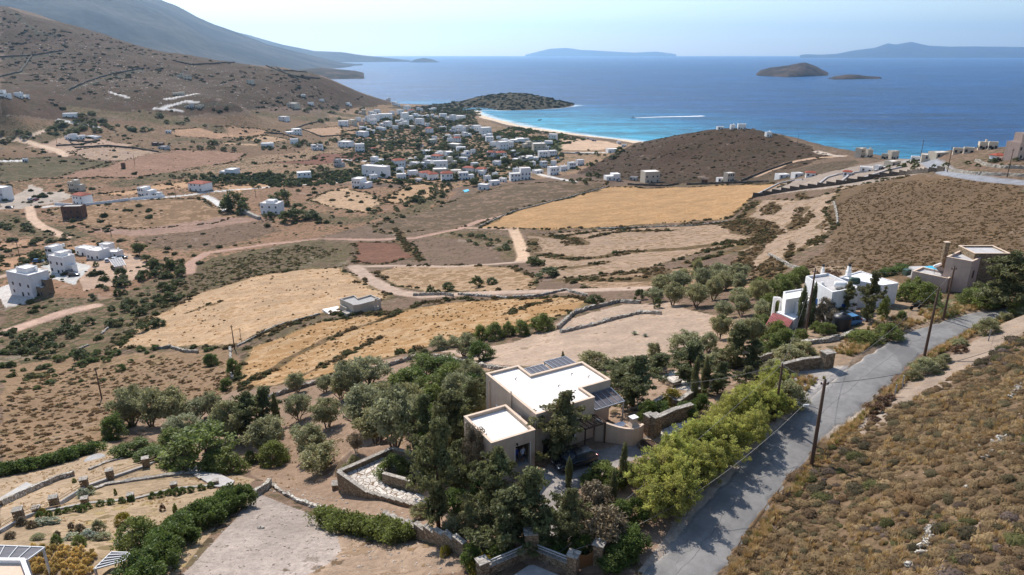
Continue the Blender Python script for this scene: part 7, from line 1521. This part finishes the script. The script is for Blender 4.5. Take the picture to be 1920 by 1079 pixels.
# around the white and tan houses
pls('column', 'cypress', 'slender dark cypress', 'in front of the white house, beside the pole', [(1499,612,17,66),(1518,610,18,66),(1870,500,8,10),(1789,560,8,20)][:2]); pls('wild', 'cypress', 'dark conical cypress', 'in front of the white house', [(1580,596,36,60),(1625,604,44,84)]); pls('greyshrub', 'shrub', 'grey-green tall shrub', 'at the foot of the white house facade', [(1545,606,36,48),(1560,612,30,34)], None, 'shrub')
pls('wild', 'cypress', 'broad dark cypress', 'in front of the tan house', [(1880,578,90,92),(1905,560,50,50)]); pls('shrub', 'shrub', 'leafy green shrub', 'along the foot of the white and tan houses', [(1548,625,34,22),(1530,622,24,20),(1655,595,22,40),(1700,562,44,34),(1735,570,50,40),(1715,550,40,30),(1820,570,50,30),(1850,575,50,30),(1840,560,40,26),(1500,640,30,24),(1470,650,46,36),(1445,660,50,34),(1690,600,20,18),(1620,640,60,20),(1665,632,50,26),(1905,590,30,24)], None, 'shrub')
pls('olshrub', 'shrub', 'rounded grey-green shrub', 'on the right verge of the road', [(1848,628,38,34),(1883,602,24,18),(1862,612,20,16),(1915,592,24,18),(1735,700,50,30),(1755,692,34,22),(1770,680,26,18),(1800,650,34,16),(1712,712,26,20)], None, 'shrub'); pls('brownbush', 'dry_bush', 'brown dry bush', 'on the right verge of the road', [(1640,772,36,20),(1655,760,30,18),(1668,750,24,14),(1800,660,30,14),(1640,790,24,12)], None, 'shrub', small=True)
pls('deepshrub', 'shrub', 'dark clipped hedge bush', 'behind the yard of the tan house', [(1663,518,34,16),(1690,508,40,14)], None, 'shrub')
def palm(u, v, s, label):
    h = hit(u, v); r = empty('palm_tree', tuple(h), 0, label, 'tree'); MB().tube([(0, 0, -.3), (0, 0, s*.22)], [.35, .28], 10).build('trunk', BK['brown'], r); rs = np.random.RandomState(4); V = []; F = []; lv = []
    for k in range(44):
        a = rs.rand()*6.283; el = rs.uniform(.1, 1.25); L_ = s*(.75+.25*rs.rand()); base = Vector((0, 0, s*.22)); pts_ = []
        for i in range(9): t_ = i/8; pts_.append(base+Vector((math.cos(a)*math.cos(el)*L_*t_, math.sin(a)*math.cos(el)*L_*t_, math.sin(el)*L_*t_-L_*.75*t_*t_*math.cos(el)*.75)))
        sd = Vector((-math.sin(a), math.cos(a), 0))
        for i in range(1, 9):
            for sg in (-1, 1):
                p = pts_[i]; d = (pts_[i]-pts_[i-1])*.8; lw = .42*s*.16*math.sin(math.pi*min(1, i/8*.85+.1))+.06
                for j in range(2): q = p-d*(.5*j); b = len(V); V += [q, q+d*.28, q+sd*sg*lw+d*.75-Vector((0, 0, lw*.35))]; F.append((b, b+1, b+2)); lv += [rs.rand()]*3
    me = mesh_np('fronds', np.array([tuple(q) for q in V]), np.array(F), LM['palm'], r, attrs={'Lv': np.array(lv)}); return r
palm(1765, 590, 3.6, 'bushy palm with long arching fronds behind the roadside pole')
def agave(u, v, s, label, n=26):
    h = hit(u, v); rs = np.random.RandomState(int(u)); m = MB()
    for k in range(n):
        a = k*2.4; el = .25+1.1*k/n; L_ = s*(1-.3*k/n); d = Vector((math.cos(a)*math.cos(el), math.sin(a)*math.cos(el), math.sin(el))); sd = Vector((-math.sin(a), math.cos(a), 0)); w_ = s*.09
        m.add([Vector((0, 0, 0))-sd*w_*.6, Vector((0, 0, 0))+sd*w_*.6, d*L_*.5+sd*w_, d*L_*.5-sd*w_, d*L_+Vector((0, 0, -.05*s)), d*L_*.5-Vector((0, 0, w_*.6))], [(0, 1, 2, 3), (3, 2, 4), (0, 3, 5), (1, 5, 2)])
    o = m.build('agave', LM['silver']); o.location = h; o['category'] = 'agave'; return o
for u, v, s in ((1495,632,1.1),(1486,634,.8),(1650,640,1.0),(1632,645,1.0),(1218,650,.9),(1190,628,1.1),(1210,632,.9),(170,928,.9)):
    o = agave(u, v, s, ''); REG.append((o, 'spiky blue-grey agave', 'standing on dry ground', u, 'agave plants'))
# ------------------------------------------------------------------ bushes of the middle distance and village trees
def scat(key, pp, n, w0, w1, hr_, name, desc, place, group, cat='shrub', seed=1, small=True, pts_=None):
    rs = np.random.RandomState(seed); ln = line(list(pp)+[pp[0]], 18); x0, x1, y0, y1 = ln[:, 0].min(), ln[:, 0].max(), ln[:, 1].min(), ln[:, 1].max(); k = 0; tries = 0
    while k < n and tries < n*60:
        tries += 1; X, Y = rs.uniform(x0, x1), rs.uniform(y0, y1)
        if not inside(np.array([X]), np.array([Y]), ln[:, :2])[0]: continue
        if fbm(np.array([X]), np.array([Y]), 30, 77, 2)[0] < rs.uniform(-.5, .3): continue
        s = w0+(w1-w0)*rs.rand()**1.6; plant(key, X, Y, s, s*hr_*(.8+.4*rs.rand()), name, desc, place, group, cat, small=small); k += 1
scat('farbush', [(0,590),(90,600),(200,585),(260,545),(330,500),(350,560),(300,610),(240,650),(130,700),(0,700)], 95, 1.6, 5.2, .62, 'bush', 'dark green rounded bush', 'in the brushy hollow at the left', 'bushes of the left hollow', seed=2)
scat('farbush', [(200,540),(250,500),(330,480),(350,500),(330,540),(270,560),(230,590)], 34, 2.5, 5.5, .8, 'tree', 'dark green bushy tree', 'in the strip right of the white apartments', 'trees right of the white apartments', 'tree', seed=3)
scat('farolive', [(170,560),(240,510),(280,515),(240,570),(190,590)], 8, 2.5, 4.2, .8, 'olive_tree', 'small grey-green olive tree', 'below the carport', None, 'tree', seed=31)
scat('deepshrub', [(0,640),(120,630),(240,690),(200,720),(60,740),(0,720)], 34, 1.2, 3.2, .6, 'bush', 'green rounded bush', 'on the brown slope, lower left', 'bushes on the lower left slope', seed=4)
scat('deepshrub', [(190,665),(300,655),(300,680),(200,690)], 8, 1.5, 3, .6, 'bush', 'bright green bush', 'below the dry-stone wall on the slope', None, seed=5); pls('deepshrub', 'bush', 'dark green solitary bush', 'on the slope near the pole at the golden field', [(398,685,28,26),(440,705,26,36),(425,730,26,22),(392,658,18,8),(60,850,50,22)][:4], None, 'shrub')
pls('farbush', 'bush', 'dark bush', 'in the fields near the white cube house', [(440,392,44,34),(425,398,26,20),(455,400,26,22),(505,408,20,12),(540,415,36,22),(560,412,34,20),(585,410,30,16),(530,385,40,30),(560,395,24,14)], None, 'shrub', small=True)
pls('fartree', 'tree', 'dark round tree', 'in the garden strip right of the bungalows', [(262,480,24,24),(275,490,18,12),(290,505,18,18)], None); pls('farbush', 'bush', 'green rounded bush', 'on the yard right of the bungalows', [(288,502,20,18),(212,505,8,8),(178,512,8,8),(180,500,10,10)], None, 'shrub', small=True)
scat('farbush', [(0,405),(60,425),(130,440),(110,455),(0,470)], 18, 2.5, 6, .55, 'bush', 'dark green bush', 'between the two dirt tracks on the far left', 'bushes between the tracks on the far left', seed=6); scat('farbush', [(0,515),(30,505),(120,485),(130,475),(90,470),(0,505)], 12, 3, 6, .6, 'hedge_bush', 'dark bush', 'in the hedge line behind the white apartments', 'bushes of the hedge line', seed=7)
scat('farbush', [(230,345),(330,330),(480,330),(620,315),(700,330),(640,345),(560,350),(460,355),(330,345)], 75, 3, 7, .7, 'tree', 'dark green tree', 'in the green belt through the valley', 'trees of the valley green belt', 'tree', seed=8)
scat('farbush', [(560,395),(640,410),(760,395),(830,365),(860,355),(820,345),(700,400),(640,420),(560,415)], 44, 2.5, 6, .6, 'bush', 'dark green bush', 'along the dry stream bed', 'bushes along the stream bed', seed=9); scat('farbush', [(840,435),(900,440),(965,455),(975,475),(930,470),(860,455)], 18, 2, 4.5, .5, 'bush', 'green bush', 'on the bank left of the short dirt track', 'bushes on the bank', seed=10)
scat('fartree', [(640,255),(720,225),(790,210),(880,215),(900,240),(860,275),(790,290),(700,290)], 150, 5, 10, .6, 'village_tree', 'dark green tree', 'among the far village houses', 'trees among the far village houses', 'tree', seed=11, small=True)
scat('fartree', [(700,300),(800,285),(900,275),(1020,290),(1040,320),(960,335),(900,350),(800,350),(700,345)], 170, 4.5, 9, .65, 'village_tree', 'green tree', 'among the near village houses', 'trees among the near village houses', 'tree', seed=12, small=True)
scat('fartree', [(790,205),(880,188),(900,205),(900,225),(860,215)], 46, 6, 11, .5, 'village_tree', 'dark green tree', 'in the grove behind the village, before the headland', 'trees before the headland', 'tree', seed=13, small=True)
scat('farbush', [(940,300),(1060,310),(1100,280),(1180,280),(1150,300),(1080,322),(1000,332)], 30, 3, 8, .55, 'tree', 'grey-green tree', 'between the beach and the brown hill', 'trees between beach and brown hill', 'tree', seed=14)
scat('farbush', [(0,240),(80,245),(160,215),(300,220),(420,235),(330,245),(150,250),(0,270)], 52, 5, 11, .5, 'bush', 'dark bush', 'in the gully under the big hill', 'bushes of the gully under the big hill', seed=15); scat('farbush', [(330,262),(500,262),(640,262),(620,282),(420,285),(340,275)], 34, 4, 8, .6, 'tree', 'dark tree', 'along the field edges in the upper valley', 'trees of the upper valley', 'tree', seed=16)
scat('farbush', [(560,205),(640,195),(700,200),(640,230),(560,235)], 18, 5, 10, .5, 'bush', 'dark bush', 'below the big hill beside the village', 'bushes beside the village', seed=17); scat('farbush', [(1610,322),(1700,305),(1780,312),(1850,305),(1915,302),(1915,312),(1780,325)], 24, 1.5, 3.6, .7, 'bush', 'grey-green bush', 'around the houses on the bluff', 'bushes on the bluff', seed=18)
scat('farbush', [(1060,345),(1110,325),(1130,335),(1200,338),(1200,344),(1090,348)], 10, 3, 6, .6, 'bush', 'green bush', 'at the foot of the brown hill', None, seed=19); scat('brownbush', [(1400,560),(1460,540),(1500,500),(1560,500),(1650,515),(1600,520),(1500,540)], 22, .8, 1.8, .6, 'dry_bush', 'brown dry bush', 'on the slope behind the white house', 'dry bushes behind the white house', seed=20)
# ------------------------------------------------------------------ stuff
rs = np.random.RandomState(8)
ROADX = [(1160,1079),(1279,985),(1427,820),(1560,712),(1700,618),(1863,578),(1895,590),(1760,652),(1665,722),(1563,808),(1460,922),(1375,1045),(1350,1079)]
PATHX = [(1575,812),(1650,785),(1720,742),(1800,692),(1880,640),(1925,606),(1925,588),(1860,628),(1760,690),(1660,755),(1590,778)]
palA = [lin(126, 102, 74), lin(136, 114, 84), lin(114, 94, 70), lin(152, 128, 94), lin(100, 90, 66)]; palB2 = palB = [lin(108, 88, 68), lin(98, 84, 72), lin(116, 100, 90), lin(124, 98, 70), lin(84, 76, 58), lin(92, 90, 56)]
X, Y = scatter([(1340,1110),(1400,1010),(1460,935),(1500,885),(1560,825),(1640,790),(1720,745),(1800,700),(1925,620),(1990,700),(1990,1110)], 4.6, rs, (ROADX, PATHX)); k = vnoise(X, Y, 5, 4)+rs.rand(len(X))*.9 > .32; X, Y = X[k], Y[k]; sp = fbm(X, Y, 9, 61, 3)+rs.normal(size=len(X))*.16 > 0
cushion_field('scrub', 'golden brown scrub cushions on the slope right of the road', X[sp], Y[sp], .14, .8, palA, M['scrub'], 170, .085, 1, .52)
cushion_field('scrub', 'low grey brown scrub between the larger cushions on the slope right of the road', X[~sp], Y[~sp], .12, .55, palB, M['scrub'], 110, .1, 42, .5)
cushion_field('scrub', 'grey brown thorny scrub cushions on the slope right of the road', X[~sp][::4], Y[~sp][::4], .2, 1.2, palB2, M['scrub'], 230, .075, 41, .55)
gold = [lin(206, 176, 126), lin(184, 152, 102), lin(214, 188, 144)]
X, Y = scatter([(1340,1110),(1400,1010),(1460,935),(1500,885),(1560,825),(1640,790),(1720,745),(1925,620),(1990,700),(1990,1110)], 3.2, rs, (ROADX, PATHX)); k = vnoise(X, Y, 3.2, 9) > .48; X, Y = X[k], Y[k]
grass_field('dry_grass', 'pale dry grass tufts between the scrub cushions', X, Y, .2, .6, gold, M['scrub'], 34, 2)
# verge grasses along both road edges
L2 = resamp(RL, 900); R2 = resamp(RR, 900); d = (R2-L2)[:, :2]; d /= np.linalg.norm(d, axis=1, keepdims=True)
X = np.concatenate([(R2[:, 0]+d[:, 0]*rs.uniform(.5, 1.7, 900)), (L2[400:, 0]-d[400:, 0]*rs.uniform(.7, 3.2, 500)), (L2[500:, 0]-d[500:, 0]*rs.uniform(.7, 5, 400))]); Y = np.concatenate([(R2[:, 1]+d[:, 1]*rs.uniform(.5, 1.7, 900)), (L2[400:, 1]-d[400:, 1]*rs.uniform(.7, 3.2, 500)), (L2[500:, 1]-d[500:, 1]*rs.uniform(.7, 5, 400))]); k = vnoise(X, Y, 4, 3) > .35
grass_field('dry_grass', 'golden dry grass along the road verges', X[k], Y[k], .3, .8, gold+[lin(150, 140, 80)], M['scrub'], 60, 3)
pal2 = [lin(120, 92, 62), lin(104, 84, 60), lin(96, 84, 58), lin(136, 108, 72)]
X, Y = scatter([(0,880),(0,760),(60,700),(200,690),(300,670),(420,680),(440,735),(330,760),(230,790),(190,830),(100,850)], .55, rs); cushion_field('scrub', 'low brown scrub on the slope at the lower left', X, Y, .2, .75, pal2, M['scrub'], 40, .24, 4, .5)
X, Y = scatter([(150,700),(240,605),(400,490),(560,460),(640,470),(560,503),(470,518),(380,545),(290,590),(205,655)], .35, rs); cushion_field('scrub', 'olive green scrub on the slope above the golden field', X, Y, .3, 1.0, [lin(92, 88, 50), lin(78, 76, 44), lin(110, 92, 58)], M['scrub'], 26, .3, 5, .5)
X, Y = scatter([(1490,505),(1550,470),(1575,430),(1560,390),(1640,345),(1780,335),(1920,350),(1920,560),(1700,520),(1600,510)], .75, rs); cushion_field('scrub', 'brown scrub on the hillside behind the white and tan houses', X, Y, .2, .6, [lin(112, 88, 60), lin(102, 82, 56), lin(96, 82, 54), lin(122, 98, 66)], M['scrub'], 16, .36, 6, .4)
X, Y = scatter([(455,735),(560,715),(700,680),(780,680),(780,760),(640,860),(560,930),(480,890)], .5, rs); k = vnoise(X, Y, 4, 3) > .5; grass_field('dry_grass', 'dry weeds on the bare ground between the olive trees', X[k], Y[k], .1, .3, gold+[lin(120, 110, 70)], M['scrub'], 22, 7)
X, Y = scatter([(0,870),(200,850),(470,900),(400,960),(250,1010),(0,1000)], 1.6, rs); k = vnoise(X, Y, 3, 3) > .45; grass_field('dry_grass', 'short dry grass of the lower garden', X[k], Y[k], .08, .25, gold, M['scrub'], 20, 8)
# small stones on the bare yards
def stones(name, label, pp, dens, s0, s1, seed):
    rs = np.random.RandomState(seed); X, Y = scatter(pp, dens, rs); n = len(X); z = hs(X, Y); S = s0+(s1-s0)*rs.rand(n)**4
    b = np.array([(-1,-.7,0),(1,-.8,0),(.9,.8,0),(-.8,.7,0),(-.5,-.3,.7),(.5,-.4,.8),(.4,.4,.7),(-.4,.4,.6)]); f = np.array([(4,5,6,7),(0,1,5,4),(1,2,6,5),(2,3,7,6),(3,0,4,7)])
    a = rs.rand(n)*6.28; ca, sa = np.cos(a)[:, None], np.sin(a)[:, None]; vx = (b[:, 0]*ca-b[:, 1]*sa)*S[:, None]+X[:, None]; vy = (b[:, 0]*sa+b[:, 1]*ca)*S[:, None]+Y[:, None]; vz = b[:, 2]*S[:, None]+z[:, None]-.01
    V = np.stack([vx, vy, vz], -1).reshape(-1, 3); F = (f[None]+(np.arange(n)*8)[:, None, None]).reshape(-1, 4); cc = np.repeat(lin(196, 180, 164)*(.7+.5*rs.rand(n, 1)), 8, 0)
    tag(mesh_np(name, V, F, M['scrub'], attrs={'Col': cc}), label, None, None, 'stuff')
stones('loose_stones', 'loose stones scattered on the gravel yard', [(330,1079),(480,925),(560,955),(650,990),(760,1010),(860,1079)], 5, .02, .16, 1); stones('loose_stones', 'loose stones on the slope under the patio', [(480,900),(620,930),(720,950),(860,1000),(800,1010),(640,970),(500,920)], 4, .03, .2, 2)
stones('loose_stones', 'loose stones on the road shoulder', [(1180,1079),(1300,960),(1330,900),(1300,930),(1230,1010),(1160,1079)], 8, .02, .12, 3); stones('loose_stones', 'loose stones of the bare plot ground', [(560,780),(700,720),(780,760),(700,860),(600,900)], 2, .03, .2, 4)
stones('loose_stones', 'pale stones on the big hillside', [(60,60),(300,110),(560,160),(640,200),(400,210),(100,180)], .01, .3, 1.3, 5)
# reeds and ground cover in the valley
X, Y = scatter([(480,340),(560,335),(640,320),(700,325),(640,345),(520,352)], .12, rs); cushion_field('undergrowth', 'dense green reeds in the valley', X, Y, 1.2, 2.6, [lin(76, 84, 44), lin(96, 96, 58), lin(60, 66, 36)], M['scrub'], 30, .3, 9, .8)
X, Y = scatter([(370,335),(470,325),(540,330),(500,345),(400,345)], .1, rs); cushion_field('undergrowth', 'dark orchard around the white villa in the valley', X, Y, 1.2, 2.4, [lin(62, 72, 40), lin(70, 82, 50)], M['scrub'], 30, .3, 10, .9)
X, Y = scatter([(640,250),(720,222),(790,207),(890,212),(900,245),(1040,262),(1060,300),(960,335),(900,350),(700,345),(640,300)], .055, rs); cushion_field('undergrowth', 'low garden greenery between the village houses', X, Y, 1.0, 2.8, [lin(74, 80, 48), lin(88, 90, 60), lin(64, 72, 42)], M['scrub'], 40, .25, 11, .5)
X, Y = scatter([(960,238),(1080,256),(1100,262),(1040,275),(960,270),(920,252)], .02, rs); cushion_field('undergrowth', 'green reed bed behind the beach', X, Y, 2, 4, [lin(84, 92, 44), lin(70, 78, 40)], M['scrub'], 40, .25, 12, .5)
X, Y = scatter([(760,205),(800,199),(860,192),(910,180),(960,173),(1020,178),(1080,197),(1040,204),(900,208),(850,216)], .012, rs); cushion_field('undergrowth', 'dark scrub covering the headland', X, Y, 2, 5, [lin(54, 58, 36), lin(64, 62, 42), lin(46, 50, 32)], M['scrub'], 30, .25, 13, .5)
X, Y = scatter([(0,20),(140,52),(300,100),(450,123),(580,144),(690,184),(640,205),(430,212),(0,215)], .010, rs); k = (fbm(X, Y, 90, 8, 3)+rs.rand(len(X))*.35 > .12); cushion_field('undergrowth', 'dark bushes dotted over the big hill', X[k], Y[k], .9, 3.6, [lin(72, 70, 46), lin(82, 72, 50), lin(60, 62, 40)], M['scrub'], 30, .25, 14, .5)
X, Y = scatter([(1085,325),(1200,268),(1280,252),(1380,239),(1450,252),(1560,294),(1440,332),(1250,344)], .02, rs); cushion_field('undergrowth', 'low dark scrub dotted over the brown hill', X, Y, .6, 1.8, [lin(74, 66, 46), lin(66, 62, 42), lin(96, 78, 54)], M['scrub'], 22, .3, 15, .5)
for k, (pp, lb) in enumerate((([(0,108),(60,105),(120,95)], 'dark terrace wall high on the big hill, at its left edge'), ([(130,170),(160,155),(200,142),(270,128)], 'long dark wall climbing diagonally across the middle of the big hill'), ([(0,145),(40,135),(60,105)], 'dark wall running up the left end of the big hill'),
    ([(500,118),(560,150)], 'upper terrace wall near the sea end of the big hill'), ([(470,113),(540,140),(580,150)], 'long terrace wall descending towards the sea end of the big hill'), ([(520,132),(575,136)], 'short level terrace wall near the sea end of the big hill'), ([(540,143),(600,148)], 'lowest level terrace wall near the sea end of the big hill'), ([(330,116),(360,122),(440,118)], 'dark wall near the ridge of the big hill'))):
    wall_px('terrace_wall', pp, 1.6, 1.2, M['darkstone'], lb, jit=.2, step=3)
rs = np.random.RandomState(55)
X, Y = scatter([(210,652),(290,595),(380,552),(470,524),(560,511),(640,505),(664,524),(735,560),(600,590),(520,622),(460,640),(330,645)], .12, rs); k = vnoise(X, Y, 9, 5)+rs.rand(len(X))*.5 > .6; cushion_field('dry_weeds', 'small dry weeds dotting the upper golden field', X[k], Y[k], .15, .5, [lin(136, 106, 72), lin(150, 120, 84), lin(112, 92, 60)], M['scrub'], 16, .36, 51, .7)
X, Y = scatter([(455,725),(470,660),(540,630),(600,606),(720,594),(830,570),(960,560),(1060,558),(1100,566),(960,618),(880,630),(800,652),(700,678),(620,702),(500,728)], .3, rs); k = vnoise(X, Y, 7, 6)+rs.rand(len(X))*.5 > .55; cushion_field('dry_weeds', 'dry thistles and weeds over the lower golden field', X[k], Y[k], .15, .45, [lin(150, 116, 72), lin(168, 134, 88), lin(124, 98, 62)], M['scrub'], 16, .36, 52, .7)
# scrub in the darker patches, along field edges and sprinkled over the valley
rs = np.random.RandomState(31); XS = []; YS = []
for ln in PATCHES:
    x0, x1, y0, y1 = ln[:, 0].min(), ln[:, 0].max(), ln[:, 1].min(), ln[:, 1].max(); n = int((x1-x0)*(y1-y0)*.55); a = x0+(x1-x0)*rs.rand(n); b = y0+(y1-y0)*rs.rand(n); m = inside(a, b, ln[:, :2]); XS.append(a[m]); YS.append(b[m])
X, Y = np.concatenate(XS), np.concatenate(YS); cushion_field('scrub', 'dark brown scrub in the hollows of the gullied fields', X, Y, .35, .95, [lin(112, 88, 60), lin(96, 80, 54), lin(124, 98, 66), lin(86, 76, 50)], M['scrub'], 30, .28, 21, .6)
XS = []; YS = []
for ln in EDGES:
    L_ = float(np.linalg.norm(np.diff(ln[:, :2], axis=0), axis=1).sum()); q = resamp(ln[:, :2], max(4, int(L_*1.1))); q = q+rs.normal(size=q.shape)*.8; m = vnoise(q[:, 0], q[:, 1], 7, 5)+rs.rand(len(q))*.4 > .62; XS.append(q[m, 0]); YS.append(q[m, 1])
X, Y = np.concatenate(XS), np.concatenate(YS); cushion_field('scrub', 'broken lines of scrub along the field edges and terraces', X, Y, .4, 1.3, [lin(96, 80, 52), lin(84, 78, 48), lin(110, 90, 60), lin(74, 76, 44)], M['scrub'], 34, .26, 22, .65)
X, Y = scatter([(0,245),(300,235),(560,240),(640,300),(860,360),(820,400),(700,440),(560,460),(400,480),(330,520),(200,560),(0,560)], .014, rs); k = (fbm(X, Y, 60, 19, 3)+rs.rand(len(X))*.5 > .22) & ~np.isin(zid[np.clip(((np.log(Y)-S0)/(S1-S0)*(NS-1)).astype(int), 0, NS-1), np.clip(((X/Y-A0)/(A1-A0)*(NA-1)).astype(int), 0, NA-1)], (3, 4, 5)); X, Y = X[k], Y[k]
cushion_field('undergrowth', 'dark bushes sprinkled over the valley fields', X, Y, .5, 2.4, [lin(74, 76, 46), lin(88, 84, 54), lin(66, 72, 42)], M['scrub'], 40, .25, 23, .7)
X, Y = scatter([(0,570),(200,560),(330,520),(360,540),(240,650),(150,700),(0,720)], .1, rs); k = fbm(X, Y, 20, 3, 3)+rs.rand(len(X))*.4 > .2; cushion_field('undergrowth', 'tangled olive-green brush in the left hollow', X[k], Y[k], .5, 1.8, [lin(82, 84, 48), lin(98, 92, 58), lin(72, 78, 42)], M['scrub'], 60, .2, 24, .65)
# ------------------------------------------------------------------ boat and wake in the bay
q = at_z(1187, 222, 0); q2 = at_z(1315, 217.5, 0); r = empty('speedboat', (*q[:2], 0), math.atan2(q2[1]-q[1], q2[0]-q[0])+math.pi, 'tiny white speedboat at the left end of the long wake in the bay', 'boat')
m = MB(); m.v = [(-4,-1.3,0),(4.2,0,.4),(-4,1.3,0),(-4,-1.5,1.3),(5,0,1.7),(-4,1.5,1.3),(1.5,-1.4,1.4),(1.5,1.4,1.4),(1.5,-1.1,0),(1.5,1.1,0)]; m.f = [(0,8,6,3),(8,1,4,6),(2,5,7,9),(9,7,4,1),(0,3,5,2),(3,6,7,5),(6,4,7)]; m.build('hull', M['whiteb'], r); MB().box(-1.5,1,-.8,.8,1.4,2.3).build('cabin', M['glass'], r)
wk = MB(); n = 30; A_ = Vector(q[:2]+(0,)); B_ = Vector(q2[:2]+(0,)); d = (B_-A_).normalized(); s_ = Vector((-d.y, d.x, 0))
for k in range(n+1):
    f = k/n; w_ = .8+6*f**.7*(1+.2*math.sin(k*1.7)); c_ = A_.lerp(B_, f)+s_*math.sin(f*5)*4; wk.v += [tuple(c_+s_*w_+Vector((0, 0, .02))), tuple(c_+Vector((0, 0, .5))), tuple(c_-s_*w_+Vector((0, 0, .02)))]
for k in range(n): a_ = k*3; wk.f += [(a_, a_+1, a_+4, a_+3), (a_+1, a_+2, a_+5, a_+4)]
tag(wk.build('wake', M['whiteb']), 'long white wake behind the speedboat', None, None, 'structure')
for u, v, lb in ((1012,226,'small dark boat moored in the turquoise bay'),):
    q = at_z(u, v, 0); r = empty('boat', (*q[:2], 0), .6, lb, 'boat'); m = MB(); m.v = [(-3,-1,0),(3.2,0,.3),(-3,1,0),(-3,-1.2,1),(4,0,1.3),(-3,1.2,1)]; m.f = [(0,1,4,3),(1,2,5,4),(0,3,5,2),(3,4,5)]; m.build('hull', M['woodd'], r); MB().box(-1,.5,-.6,.6,.9,1.7).build('cabin', M['white'], r)
finish_labels()
for o in C.objects:
    if o.get('category') and not o.get('kind'): o['kind'] = 'thing'
